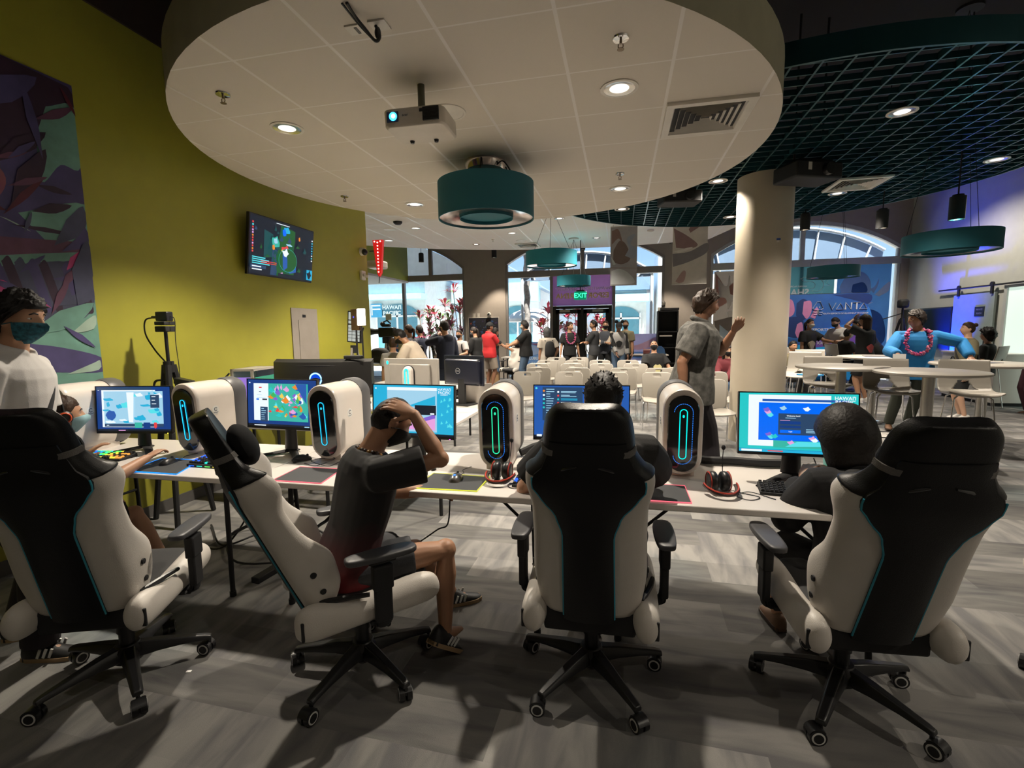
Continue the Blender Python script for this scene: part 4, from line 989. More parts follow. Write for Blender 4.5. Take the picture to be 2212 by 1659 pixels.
# ------------------------------------------------------------------ projectors
M_projw = mat('projector_white', (.52, .47, .40), .4)
t = thing('projector', 'white projector hanging on a short pole, lens glowing blue', 'projector', (-1.235, 2.98, CZ), 2)
g = G(); g.cyl((0,.02,0), (0,.02,-.155), .022, n=16); g.build('pole', mat('olive_grey_pole', (.10,.10,.06), .5), t)
g = G(); g.lathe([(.0,-.145),(.045,-.148),(.05,-.165),(.03,-.175),(0,-.175)], 16, (0,.02,0)); g.box((0,.02,-.185), (.20,.15,.022)); g.build('mount_plate', mat('mount_grey', (.07,.07,.055), .5), t, .004)
g = G(); rings = []
for z, k in ((-.195,.95),(-.202,1.0),(-.285,1.0),(-.297,.94)): rings.append([(a*k, b*k + (0 if z > -.25 else .012), z) for a, b in rrect(.385, .29, .045)])
g.loft(rings); body = g.build('body', M_projw, t, .003)
g = G(); g.box((-.125,-.146,-.245), (.075,.01,.062)); g.build('lens_recess', mat('dark_blue_recess', (.01,.03,.08), .3), t, .008)
g = G(); g.cyl((-.118,-.149,-.245), (-.118,-.156,-.245), .024, n=24); g.build('lens', glow('projector_lens_blue', (.05,.55,1.0), 3.), t)
g = G(); g.cyl((-.115,-.1565,-.245), (-.115,-.158,-.245), .012, n=20); g.build('beam', glow('projector_lens_core', (.9,1.,1.), 6.), t)
g = G(); g.box((.115,-.142,-.242), (.10,.012,.075)); 
for i in range(9): g.box((.115,-.149,-.272+.0075*i), (.096,.004,.0025))
g.box((.055,-.145,-.22), (.02,.006,.018)); g.build('front_grille', M_black, t, .002)
g = G(); put_text(g, 'acer', .022, wall_frame((-.045,-.1465,-.24), (1,0,0), (0,0,1)), .0006); g.build('lettering', mat('letter_grey', (.12,.12,.12), .5), body)
g = G()
for a, b in ((-.1,.1),(.06,.11)): g.cyl((a,b,-.297), (a,b,-.312), .016, .012, 10)
g.build('foot', M_black, t)
def box_proj(label, x, y, z, rz, s):
    t = thing('projector', label, 'projector', (x, y, z), rz); g = G(); g.box((0,0,0), (.66*s,.42*s,.20*s)); g.box((0,0,.12*s), (.5*s,.3*s,.05*s)); g.build('body', M_blackm, t, .02)
    g = G(); g.cyl((.1*s,-.21*s,0), (.1*s,-.27*s,0), .075*s, .07*s, 24); g.build('lens_barrel', M_black, t)
    g = G(); g.box((-.15*s,-.212*s,.03*s), (.05*s,.004,.09*s)); g.build('white_tag', M_trimw, t)
    g = G()
    for a in (-.2*s, .2*s): g.cyl((a,0,.1*s), (a,0,4.95-z), .012, n=8)
    g.build('hanger_rod', M_blackm, t)
box_proj('large black projector slung under the louvre grid beside the column', 2.06, 6.38, 3.27, 24, .9)
box_proj('black projector farther back under the grid, left of the column', .75, 7.15, 3.28, 12, .78)
# ceiling outlet and the looped black plug by the front edge of the cloud
t = thing('ceiling_outlet', 'white outlet plate with a black plug and cable in the cloud, front edge', 'outlet', (-1.24, 2.40, CZ))
g = G(); g.span((-.13,-.045,-.008), (-.03,.03,0)); g.span((.0,-.05,-.008), (.09,.03,0)); g.build('plate', M_trimw, t)
g = G(); g.span((-.085,-.03,-.011), (-.07,.02,-.008)); g.build('slot', M_black, t)
g = G(); g.tube(crom([(.03,-.02,-.01),(.05,-.02,-.06),(.03,-.03,-.085),(.0,-.08,-.05),(-.02,-.14,-.02),(-.02,-.2,-.005)]), .008, 8); g.ell((.04,-.02,-.045), (.016,.016,.03)); g.tube(crom([(.02,-.035,-.08),(-.02,-.09,-.04),(-.045,-.2,-.004)]), .005, 8); g.build('plug', M_black, t)

# ------------------------------------------------------------------ black cylinder spots on stems
def cyl_spot(label, x, y, z, top, h=.26, r=.075, lit=True):
    t = thing('cylinder_light', label, 'ceiling light', (x, y, z), 0, 'black cylinder lights'); g = G(); g.lathe([(0,h/2+.02),(r*.7,h/2+.018),(r*.75,h/2),(r,h/2-.004),(r,-h/2),(r-.008,-h/2),(r-.012,-h/2+.03),(0,-h/2+.04)], 28); g.build('barrel', M_blackm, t)
    g = G(); g.lathe([(r-.012,-h/2+.004),(r*.5,-h/2+.03),(0,-h/2+.03)], 24); g.build('reflector', M_refl, t)
    g = G(); g.cyl((0,0,h/2), (0,0,top-z), .008, n=8); g.build('stem', M_blackm, t)
    if lit:
        l = spot('cylinder_beam', (0,0,-h/2-.02), (0,0,-3), lit, (1,.86,.68), 75, .4, .05); l.parent = t
for lab, x, y, z, top, lit in (('black cylinder light before the leftmost arched window', -5.9, 13.9, 3.72, 4.95, 0), ('black cylinder light in front of the middle pier', -3.75, 14.35, 3.82, 4.95, 130),
    ('black cylinder light between the far drum and the first banner', -1.1, 14.2, 3.90, 4.95, 0), ('black cylinder light half behind the second banner', 1.33, 14.1, 3.93, 4.95, 130),
    ('black cylinder light just right of the column', 2.98, 9.2, 3.26, 4.95, 70), ('black cylinder light in front of the right arched window', 3.68, 8.24, 3.06, 4.95, 70), ('black cylinder light at the far right, nearest one', 3.72, 6.67, 2.85, 4.95, 70)):
    cyl_spot(lab, x, y, z, top, lit=lit)

# ------------------------------------------------------------------ hanging banners (generic stand-in artwork in the same tones)
def banner(label, x0, x1, y, z0, z1, art, seed):
    t = thing('hanging_banner', label, 'banner', ((x0+x1)/2, y, (z0+z1)/2)); w, h = x1-x0, z1-z0
    g = G(); g.box((0,0,0), (w, .006, h)); c = g.build('cloth', mat('banner_cloth_'+art[0], art[1], .8), t)
    R = random.Random(seed); mats = [mat('banner_ink_%s%d' % (art[0], i), q, .8) for i, q in enumerate(art[2])]
    g = G(); k = 0
    for pts, mi in art[3]:
        k += 1; q = crom([((u-.5)*w, -.0035-.0004*k, (v-.5)*h) for u, v in pts], 5); g.add(q, [tuple(range(len(q)))], mi)
    g.build('artwork', mats, c, flat=True)
    g = G(); g.tube([(-w/2,0,h/2),(w/2,0,h/2)], .012, 8); g.tube([(-w/2,0,-h/2),(w/2,0,-h/2)], .010, 8); g.build('batten', M_steel, t)
    g = G(); g.tube([(-w*.4,0,h/2),(-w*.4,0,4.95-(z0+z1)/2)], .003, 5); g.tube([(w*.4,0,h/2),(w*.4,0,4.95-(z0+z1)/2)], .003, 5); g.build('wire', M_blackm, t)
banner('narrow hanging banner with a brown and grey swirl picture, left one', -.24, .30, 10.5, 2.43, 3.62, ('brown', (.24,.23,.24), [(.12,.085,.075),(.20,.22,.27),(.36,.37,.38),(.16,.10,.085)], [
    ([(.02,.02),(.9,.03),(.7,.2),(.35,.28),(.05,.25)],2), ([(.1,.4),(.45,.36),(.75,.45),(.6,.68),(.35,.76),(.12,.6)],0), ([(.05,.7),(.3,.8),(.45,.72),(.3,.95),(.05,.93)],3), ([(.55,.5),(.9,.45),(.97,.62),(.75,.7),(.93,.86),(.62,.8),(.7,.62)],1), ([(.0,.30),(1.,.28),(1.,.285),(.0,.31)],3), ([(.02,.5),(.14,.42),(.2,.36),(.1,.35)],2)]), 1)
banner('wider hanging banner with a mauve and cream picture, right one', 1.02, 1.70, 10.75, 2.43, 3.63, ('cream', (.46,.43,.39), [(.19,.12,.12),(.16,.15,.16),(.55,.53,.49),(.30,.20,.19)], [
    ([(.02,.95),(.4,.82),(.72,.66),(.5,.60),(.1,.62)],0), ([(.5,.86),(.75,.95),(.78,.99),(.55,.99),(.45,.92)],0), ([(.0,.52),(.5,.55),(.98,.68),(.98,.52),(.5,.38),(.02,.30)],1), ([(.1,.05),(.3,.22),(.4,.2),(.35,.05),(.2,.02)],3), ([(.02,.56),(.5,.62),(.55,.60),(.2,.53)],2)]), 2)
# exit sign hanging from the far drum
t = thing('exit_sign', 'green lit EXIT sign hanging below the far drum lamp', 'sign', (-.985, 12.05, 2.34)); g = G(); g.box((0,0,.0), (.30,.03,.20)); g.build('housing', mat('exit_green_glass', (.0,.10,.06), .3, emit=(.0,.30,.14), es=.3), t, .006)
g = G(); put_text(g, 'EXIT', .155, wall_frame((0,-.017,0), (1,0,0), (0,0,1)), .004); g.build('letters', glow('exit_letters', (.05,1.,.45), 1.6), t)
g = G(); g.cyl((0,0,.1), (0,0,FZ-2.34), .010, n=8); g.lathe([(0,.13),(.1,.13),(.1,.10),(0,.10)], 20); g.build('stem', M_blackm, t)
# ================================================================== things on and by the walls
# mural: a generic abstract stand-in in the same dark violet, teal and pink tones
t = thing('wall_mural', 'large dark violet and teal mural at the left edge of the green wall', 'mural', (XL+.004, 1.6, 2.25))
w, h = 2.64, 2.18; MU = [mat('mural_'+n, c, .6, var=.25, vscale=5.) for n, c in (('plum',(.030,.012,.030)),('teal',(.12,.26,.21)),('violet',(.055,.045,.13)),('rose',(.22,.07,.09)),('mauve',(.10,.035,.07)),('slate',(.05,.055,.10)),('pale',(.28,.38,.31)),('hot_pink',(.42,.04,.16)),('blue',(.01,.09,.25)),('wine',(.08,.01,.02)))]
g = G(); g.box((0,0,0), (.006, w, h)); base = g.build('print', MU[0], t)
g = G(); k = 0
def mu(pts, mi, n=5, s=True):
    global k; k += 1
    q = crom([(.0036+.00008*k, (u-.5)*w, (v-.5)*h) for u, v in pts], n) if s else [Vector((.0036+.00008*k, (u-.5)*w, (v-.5)*h)) for u, v in pts]
    g.add(q, [tuple(range(len(q)))], mi)
mu([(0,0),(1,0),(1,1),(0,1)],2,1,False)
mu([(0,.62),(.5,.55),(.8,.68),(.97,.85),(.99,.99),(0,.99)],0)
mu([(.62,.0),(1,0),(1,.30),(.9,.33),(.82,.28),(.86,.20),(.74,.15),(.6,.14)],1)
mu([(.4,.0),(.75,.0),(.72,.12),(.5,.10)],6)
mu([(.93,.9),(1,.93),(1,.74),(.95,.73),(.9,.66),(.9,.8)],1); mu([(.84,.55),(1,.62),(1,.47),(.93,.44),(.9,.47)],1)
mu([(.60,.74),(.74,.72),(.82,.66),(.80,.58),(.72,.52),(.62,.54),(.55,.62)],3); mu([(.66,.66),(.76,.64),(.75,.58),(.67,.58)],9); mu([(.62,.73),(.72,.71),(.7,.67),(.6,.69)],4)
mu([(.55,.50),(.75,.47),(.99,.49),(1,.45),(.85,.41),(.6,.42)],4); mu([(.72,.40),(.99,.46),(.99,.44),(.8,.38)],1); mu([(.3,.52),(.6,.5),(.6,.44),(.3,.42)],9)
mu([(.55,.36),(.72,.38),(.68,.30),(.54,.28)],7); mu([(.2,.34),(.55,.36),(.5,.28),(.2,.25)],7); mu([(.55,.27),(.66,.26),(.70,.18),(.58,.17)],8)
mu([(.74,.37),(.95,.42),(1,.33),(.97,.24),(.86,.19),(.78,.24)],5); mu([(.80,.16),(.9,.14),(1.,.10),(1,.05),(.88,.06),(.78,.07)],2); mu([(.82,.34),(.85,.27),(.83,.22),(.81,.28)],6); mu([(.77,.33),(.8,.23),(.78,.18),(.76,.25)],1)
for q in range(9):
    u = .74+.026*q; mu([(u,.40),(u+.02,.41),(u+.045,.27),(u+.03,.25)], [5,2,0][q % 3])
mu([(.70,.58),(.86,.50),(.80,.53),(.76,.49)],6)
R = random.Random(21)
for q in range(80):
    u, v = R.uniform(.5, .99), R.random(); L = R.uniform(.03, .12); a = R.uniform(-.5, 1.6)+(v-.5); wd = L*R.uniform(.10, .3); du, dv = L*math.cos(a), L*math.sin(a)
    pal = [0,0,9,4,2] if v > .55 else ([5,2,0,2,4,7] if v > .26 else [1,6,2])
    mu([(u-du, v-dv), (u+wd*math.sin(a), v-wd*math.cos(a)), (min(u+du, .995), min(.995, v+dv)), (u-wd*math.sin(a), v+wd*math.cos(a))], R.choice(pal), 3)
g.v = [(a, max(-w/2, min(w/2, b)), max(-h/2, min(h/2, c))) for a, b, c in g.v]
g.build('artwork', MU, base, flat=True)
# wall television with a generic game view
TVW, TVH = 1.075, .63
t = thing('television', 'wall television on the green wall showing a dark game scene', 'television', (XL+.125, 4.93, 2.475))
TM = Matrix.Rotation(math.radians(90), 4, 'Z') @ Matrix.Rotation(math.radians(7), 4, 'X')
g = G(); g.M = TM; g.box((0,.01,0), (TVW, .035, TVH)); g.box((0,.04,-.03), (TVW*.6, .04, TVH*.6)); g.build('housing', M_black, t, .004)
s = Scr(TVW-.03, TVH-.03); s.r(0,0,1,1,'dark'); R = random.Random(6)
s.poly([(.35,.02),(.72,.02),(.66,.5),(.70,.9),(.45,.95),(.40,.5)],'moss'); s.poly([(.2,.3),(.36,.35),(.33,.75),(.2,.8)],'deep'); s.poly([(.44,.3),(.6,.3),(.58,.75),(.48,.72)],'moss'); s.r(.68,.02,.99,.98,'dark'); s.poly([(.30,.02),(.4,.02),(.38,.5),(.33,.5)],'slate')
for q in range(46): u, v = R.gauss(.46,.16), R.gauss(.45,.24); s.disc(min(.9,max(.08,u)), min(.92,max(.1,v)), R.uniform(.01,.035), R.uniform(.015,.07), R.choice(['moss','deep','slate','dark','deep','moss','mid']), 7, .5)
for u, v, a, b, c in ((.53,.88,.05,.06,'cyan'),(.49,.83,.03,.07,'blue'),(.36,.62,.06,.10,'lg'),(.36,.64,.03,.05,'pale'),(.33,.52,.02,.05,'orange'),(.52,.50,.07,.09,'red'),(.50,.46,.05,.07,'yel'),(.53,.44,.05,.06,'white'),(.52,.36,.04,.06,'purple'),(.50,.27,.03,.05,'blue'),(.51,.18,.04,.05,'blue'),(.62,.22,.08,.13,'mid'),(.47,.06,.02,.03,'pink'),(.74,.78,.015,.04,'orange'),(.57,.62,.05,.02,'pale')): s.disc(u, v, a, b, c, 10, .25)
s.disc(.56,.33,.15,.22,'lg',20); s.disc(.56,.33,.146,.213,'moss',20); s.disc(.51,.33,.04,.2,'mid',10,.3); s.disc(.52,.46,.05,.07,'white',9,.4)
for i in range(12): s.r(.015,.86-.045*i,.035,.89-.045*i,R.choice(['white','red','lc','orange','pink']))
for i in range(9): s.r(.955,.80-.05*i,.975,.825-.05*i,R.choice(['lc','white','cyan']))
s.r(.0,.10,.22,.16,'slate'); s.lines(.02,.29,.34,4,.035,'lc',.009,3); s.lines(.14,.24,.38,2,.03,'red',.007,2); s.lines(.02,.13,.18,2,.05,'white',.01,5); s.r(.88,.02,.985,.22,'cyan'); s.disc(.93,.12,.04,.08,'dark',9,.4); s.lines(.35,.96,.75,1,.1,'white',.006); s.r(.40,.02,.76,.07,'dark')
s.g.v = [tuple(TM @ Vector((a, b-.009, c))) for a, b, c in s.g.v]; s.g.build('screen', SCR, t, flat=True, fix=False)
g = G(); g.M = TM; g.box((0,.07,0), (.3,.05,.25)); g.build('wall_bracket', M_blackm, t)
# breaker panel
t = thing('electrical_panel', 'grey electrical panel door on the green wall', 'electrical panel', (XL+.006, 5.41, 1.22)); g = G(); g.box((0,0,0), (.012, .51, 1.25)); g.build('frame', mat('panel_grey', (.27,.24,.21), .5), t, .003)
g = G(); g.box((.008,.02,-.02), (.008,.31,1.0)); d = g.build('door', mat('panel_grey', (.27,.24,.21)), t, .002)
g = G(); g.box((.016,-.10,-.13), (.01,.03,.12)); g.build('latch', M_black, d); g = G(); g.box((.008,-.02,.53), (.006,.06,.035)); g.build('name_plate', M_black, t)
# dome camera, emergency light, marquee arrow
t = thing('security_camera', 'white and black dome camera at the end of the green wall', 'camera', (XL, 6.88, 2.76)); g = G(); g.lathe([(0,0),(.06,.0),(.062,.03),(.045,.07),(0,.07)], 20); g.v = [(z, x, y) for x, y, z in g.v]; g.build('mount', M_trimw, t); g = G(); g.ell((.07,-.02,-.01), (.045,.05,.05)); g.build('dome', M_black, t)
t = thing('emergency_light', 'small white twin-head emergency light near the corner of the green wall', 'emergency light', (XL+.02, 6.86, 2.40)); G().box((0,0,0), (.04,.12,.14)).build('box', M_trimw, t, .008); g = G(); g.tube([(.02,-.02,0),(.06,-.04,.01)], .022, 10); g.tube([(.02,.03,-.01),(.07,.04,-.01)], .022, 10); g.build('lamp_head', M_trimw, t)
t = thing('marquee_arrow', 'tapering red marquee arrow with glowing bulbs at the wall corner', 'sign', (-3.72, 7.10, 2.70)); g = G(); g.prism([(-.085,.26),(.085,.26),(.035,-.24),(-.005,-.30),(-.03,-.24)], -.03, .03, 'y'); g.build('body', mat('marquee_red', (.55,.01,.01), .4, emit=(.6,.01,.01), es=.25), t)
for i in range(10):
    g = G(); g.ell((0,-.036,.22-.05*i), (.011,.010,.011), None, 10, 6); g.build('bulb', glow('marquee_bulb', (1.,.75,.65), 4.), t)
for xx in (-.05, .05): g = G(); g.ell((xx,-.036,.235), (.011,.010,.011), None, 10, 6); g.build('bulb', glow('marquee_bulb', (1,1,1)), t)
g = G(); g.tube([(-.03,.02,.1),(-.16,.0,.1)], .008, 6); g.tube([(0,0,-.28),(-.02,0,-.40)], .006, 6); g.build('bracket', M_blackm, t)
t = thing('projector', 'small white wall projector under the far bulkhead', 'projector', (-4.55, 8.6, 2.80)); G().box((0,0,0), (.30,.30,.14)).build('body', M_projw, t, .03); g = G(); g.box((-.35,.0,.06), (.5,.05,.04)); g.cyl((-.5,0,.08), (-.5,0,FZ-2.80), .02, n=10); g.build('arm', M_trimw, t)
# pier things
t = thing('framed_poster', 'framed dark abstract poster on the middle pier', 'poster', (-4.3, YB-.012, 1.61)); G().box((0,0,0), (1.02,.02,.66)).build('frame', M_trimw, t, .004)
g = G(); g.quad((-.49,-.0125,-.31),(.49,-.0125,-.31),(.49,-.0125,.31),(-.49,-.0125,.31),0); R = random.Random(9)
for i in range(26):
    u, v, r = R.uniform(-.42,.42), R.uniform(-.25,.25), R.uniform(.02,.07); g.add([(u+r*R.uniform(.4,1)*math.cos(a), -.0128-.0001*i, v+r*.8*R.uniform(.4,1)*math.sin(a)) for a in [2*PI*q/7 for q in range(7)]], [tuple(range(7))], R.choice([1,2,3,4]))
g.build('print', [mat('poster_ink_%d' % i, c, .6) for i, c in enumerate(((.02,.02,.03),(.03,.08,.20),(.22,.05,.03),(.10,.10,.12),(.05,.03,.09)))], t, flat=True)
t = thing('security_camera', 'white ball camera over the framed poster', 'camera', (-4.1, YB-.02, 2.02)); g = G(); g.ell((0,-.06,0), (.07,.07,.07)); g.cyl((0,0,0),(0,-.05,0),.03,n=12); g.build('ball', M_trimw, t); g = G(); g.ell((0,-.10,.01), (.04,.045,.04)); g.build('lens', M_black, t)
for lab, x in (('left light switch plate on the middle pier', -4.62), ('right light switch plate on the middle pier', -4.48)):
    t = thing('light_switch', lab, 'switch', (x, YB-.006, 2.0)); G().box((0,0,0), (.09,.012,.13)).build('plate', M_trimw, t, .003); G().box((0,-.009,0), (.03,.008,.06)).build('rocker', M_trimw, t)
# purple entrance sign, lettering printed to be read from outside
t = thing('entrance_sign', 'purple entrance window film with reversed ESPORTS ARENA lettering', 'sign', (-1.175, YB+.03, 2.69)); g = G(); g.quad((-.91,0,-.45), (.91,0,-.45), (.91,0,.45), (-.91,0,.45)); fl = g.build('film', backlit('purple_film', (.27,.13,.32)), t)
g = G(); M = wall_frame((0,-.003,.05), (1,0,0), (0,0,1)); put_text(g, "HAWAI'I PACIFIC UNIVERSITY", .125, M, .002, 0, True); M = wall_frame((0,-.003,-.16), (1,0,0), (0,0,1)); put_text(g, 'ESPORTS ARENA', .215, M, .006, 1, True)
g.build('reversed_lettering', [mat('film_white_letters', (.75,.68,.75), .6), mat('film_yellow_letters', (.80,.62,.20), .6)], fl, flat=True)
# window graphics: bands under the panes
def graphic(label, name, x0, x1, z0, z1, cols, shapes, y=YB+.0, extra=None):
    t = thing(name, label, 'window graphic', ((x0+x1)/2, y, (z0+z1)/2)); w, h = x1-x0, z1-z0
    g = G(); g.quad((-w/2,0,-h/2), (w/2,0,-h/2), (w/2,0,h/2), (-w/2,0,h/2)); f = g.build('film', cols[0], t); q = G(); k = 0
    for pts, mi in shapes:
        k += 1; c = crom([((u-.5)*w, -.001-.0004*k, (v-.5)*h) for u, v in pts], 5); q.add(c, [tuple(range(len(c)))], mi)
    if shapes: q.build('artwork', cols, f, flat=True)
    return t, f, w, h
def film(n, c, e=.25): return backlit('film_'+n, c) if not n.startswith(('vanta','art')) else mat('film_'+n, tuple(min(1, q*1.5) for q in c), .6)
graphic('lilac window band low in the glass right of the entrance', 'window_band', -.15, 1.15, .55, 1.36, [film('lilac', (0.338,0.324,0.567)), film('pink_haze', (0.567,0.378,0.486)), film('blue_haze', (0.162,0.324,0.675))], [([(.05,.5),(.5,.6),(.95,.9),(.95,.6),(.5,.4)],1),([(.1,.1),(.9,.1),(.8,.3),(.2,.35)],2)], YB+.0)
t, f, w, h = graphic('blue window band with white lettering left of the entrance', 'window_band', -3.4, -2.2, .1, 1.14, [film('blue_panel', (0.189,0.351,0.675)), film('pale_wave', (0.472,0.608,0.837)), film('wine', (0.338,0.162,0.270))], [([(.1,.7),(.5,.9),(.9,.75),(.6,.6)],1),([(.5,.95),(.9,.95),(.8,.85)],2)], YB+.0)
g = G()
for zz, tx, sz in ((.0,'CLUBURU',.12),(-.14,'for all',.09),(-.30,'NO RE',.12)): put_text(g, tx, sz, wall_frame((.15,-.004,zz), (1,0,0), (0,0,1)), .003)
g.build('lettering', mat('film_pale_letters', (.6,.7,.8), .6), f, flat=True)
graphic('tan window poster with a silvery burst of spikes, left of the column', 'window_poster', 2.58, 4.42, .95, 3.10, [film('tan', (0.351,0.284,0.230), .2), film('silver', (0.675,0.648,0.594), .25), film('rose_tan', (0.446,0.257,0.216), .2), film('grey_tan', (0.216,0.189,0.162), .2), film('ice', (0.472,0.567,0.621), .2)], [
    ([(.02,.98),(.15,.80),(.1,.7),(.2,.6),(.02,.5)],2), ([(.05,.92),(.18,.80),(.22,.95),(.26,.80),(.40,.99),(.36,.8),(.55,.75),(.4,.70),(.45,.58),(.3,.64),(.22,.50),(.18,.64),(.08,.66)],1), ([(.22,.80),(.3,.86),(.38,.78),(.33,.68),(.24,.70)],2), ([(.2,.46),(.45,.55),(.44,.4),(.25,.36)],1), ([(.02,.35),(.35,.40),(.4,.2),(.05,.15)],3), ([(.1,.3),(.25,.2),(.38,.22),(.3,.08),(.1,.1)],4)])
t, f, w, h = graphic('teal window poster with a white shark outline and reversed SHARKS lettering', 'window_poster', 4.46, 5.66, 2.0, 3.14, [film('shark_teal', (0.101,0.284,0.324), .35), film('shark_white', (.48,.56,.56), .3)], [])
g = G(); put_text(g, 'SHARKS', .25, wall_frame((-.46,-.003,-.13), (1,0,0), (0,0,1)), .008, 0, True); put_text(g, "HAWAI'I PACIFIC", .06, wall_frame((-.30,-.003,.04), (1,0,0), (0,0,1)), .002, 0, True)
def line(pts, r): g.tube(crom([(a, -.004, b) for a, b in pts], 6), r, 6, flat=.3)
line([(-.25,.25),(-.05,.30),(.15,.27),(.3,.17),(.33,.02),(.22,-.10),(.05,-.08)], .020); line([(-.25,.25),(-.12,.16),(.02,.17),(.12,.10),(.10,-.01),(.0,-.03)], .016); line([(.05,.25),(.14,.36),(.22,.25)], .008); line([(.3,.17),(.45,.22),(.40,.12),(.50,.04),(.34,.05)], .008); line([(-.2,-.12),(-.02,-.07),(.15,-.2),(.0,-.36),(.1,-.4),(.32,-.12)], .008)
g.build('reversed_lettering_and_shark', mat('shark_white_ink', (.66,.72,.72), .6), f)
graphic('blue window poster with a pale horned rounded shape at the right', 'window_poster', 5.72, 7.0, .75, 3.15, [film('deep_blue', (0.068,0.189,0.446), .35), film('steel_blue', (0.230,0.338,0.540), .3), film('dark_blue', (0.041,0.095,0.270), .3), film('mist_blue', (0.405,0.486,0.648), .3)], [
    ([(.05,.75),(.2,.9),(.45,.92),(.62,.82),(.62,.66),(.4,.58),(.15,.6)],1), ([(.3,.78),(.5,.80),(.58,.70),(.4,.66),(.28,.7)],2), ([(.62,.72),(.72,.76),(.78,.84),(.77,.76),(.7,.68)],1), ([(.72,.66),(.97,.80),(.97,.70),(.8,.64)],3), ([(.1,.4),(.6,.5),(.9,.4),(.9,.1),(.1,.1)],2), ([(.5,.56),(.7,.58),(.6,.55)],3)])
# free-standing banner
t = thing('backdrop_banner', 'wide blue VANTA backdrop banner standing in front of the right window', 'banner', (5.12, 13.95, 0)); w = 1.86
BN_ = [film('vanta_blue', (.02,.09,.30), .3), film('vanta_mid', (.03,.17,.48), .3), film('vanta_purple', (.16,.07,.30), .3), film('vanta_skin', (.42,.16,.30), .3), film('vanta_navy', (.010,.03,.12), .3), film('vanta_cyan', (.02,.33,.62), .3)]
g = G(); g.span((-w/2,-.01,.10), (w/2,.01,2.33)); c = g.build('cloth', BN_[0], t)
q = G(); k = 0
def sh(pts, mi):
    global k; k += 1; p = crom([(u*w-w/2, -.011-.0004*k, .10+v*2.23) for u, v in pts], 5); q.add(p, [tuple(range(len(p)))], mi)
sh([(.0,.40),(1.,.48),(1.,.05),(.0,.02)],5); sh([(.32,.48),(1.,.60),(1.,.46),(.3,.38)],2); sh([(.0,.72),(.35,.60),(.9,.70),(1.,.85),(1.,.62),(.3,.5),(.0,.5)],1); sh([(.55,.99),(1.,.99),(1.,.88),(.8,.93)],4)
sh([(.0,.96),(.07,.93),(.10,.82),(.07,.76),(.0,.74)],3); sh([(.12,.9),(.2,.95),(.28,.9),(.3,.78),(.2,.7),(.12,.76)],4); sh([(.21,.92),(.30,.92),(.31,.80),(.26,.72),(.2,.78)],3); sh([(.02,.74),(.18,.74),(.24,.6),(.16,.5),(.02,.52)],4); sh([(.14,.66),(.2,.68),(.22,.56),(.16,.5),(.12,.56)],3); sh([(.3,.74),(.36,.84),(.40,.82),(.36,.72)],3)
q.build('artwork', BN_, c, flat=True)
L = G(); M_l = mat('banner_white_letters', (.75,.78,.80), .6)
def bar(pts, r=.018): L.tube([(a, -.022, b) for a, b in pts], r, 6, flat=.3)
X0 = .02
def tri(x, z, s): bar([(x-s*.5, z), (x+s*.5, z), (x, z+s*.85), (x-s*.5, z)])
bar([(.04,2.10),(.12,1.93),(.20,2.10)]); tri(.30,1.935,.18); bar([(.42,1.93),(.42,2.10),(.55,1.93),(.55,2.10)]); bar([(.59,2.10),(.75,2.10)]); bar([(.67,2.10),(.67,1.93)]); tri(.82,1.935,.17)
bar([(-.28,1.93),(-.33,1.97),(-.23,2.14),(-.16,2.14),(-.08,1.97),(-.13,1.93),(-.28,1.93)]); bar([(-.32,1.87),(-.24,1.86),(-.21,1.92)]); bar([(-.09,1.87),(-.17,1.86),(-.20,1.92)]); bar([(-.30,1.81),(-.22,1.81),(-.20,1.90)]); bar([(-.11,1.81),(-.18,1.81),(-.205,1.90)])
for xx in (-.235, -.175): L.ell((xx, -.022, 2.0), (.013,.004,.012), None, 8, 6)
for tx, sz, xx, zz in (('YOUTH ESPORTS DEVELOPMENT PROGRAM', .052, .42, 1.83), ('ESPORTS P', .105, -.10, 1.42), ('STOMIZED', .105, .62, 1.42), ('STIONS', .10, -.12, 1.08), ('PL', .10, .12, .80)): put_text(L, tx, sz, wall_frame((xx,-.020,zz), (1,0,0), (0,0,1)), sz*.02)
L.build('lettering', M_l, c)
g = G()
for s_ in (-1, 1): g.cyl((s_*(w/2-.03),.03,0), (s_*(w/2-.03),.03,2.33), .014, n=8); g.box((s_*(w/2-.05),.03,.015), (.06,.5,.03))
g.cyl((-w/2,.02,2.33), (w/2,.02,2.33), .014, n=8); g.build('stand', M_blackm, t)
# right wall: television, sliding door on a rail, notices, blue light
t = thing('television', 'dark switched-off television on the right wall behind the person in blue', 'television', (XR-.05, 14.05, 1.42)); G().box((0,0,0), (.06,2.1,1.0)).build('housing', M_black, t, .006); G().quad((-.0305,-1.02,-.47),(-.0305,1.02,-.47),(-.0305,1.02,.47),(-.0305,-1.02,.47)).build('screen', mat('dark_screen_glass', (.02,.03,.03), .15), t)
t = thing('sliding_door', 'pale sliding panel hanging from a black rail on the right wall', 'sliding door', (XR-.06, 12.35, 0)); G().span((-.02,-.62,.02), (.02,.62,2.16)).build('panel', mat('pale_door_panel', (.30,.36,.34), .5), t)
g = G(); g.cyl((-.03,-1.75,2.30), (-.03,1.15,2.30), .018, n=10); g.build('rail', M_blackm, t)
for yy in (.45, -.55): g = G(); g.box((-.035,yy,2.24), (.03,.06,.22)); g.cyl((-.055,yy,2.32), (-.02,yy,2.32), .05, n=16); g.build('hanger', M_blackm, t)
g = G(); g.tube([(-.02,-.5,.9),(-.07,-.5,.92),(-.07,-.5,1.25),(-.02,-.5,1.27)], .012, 8); g.build('handle', M_blackm, t)
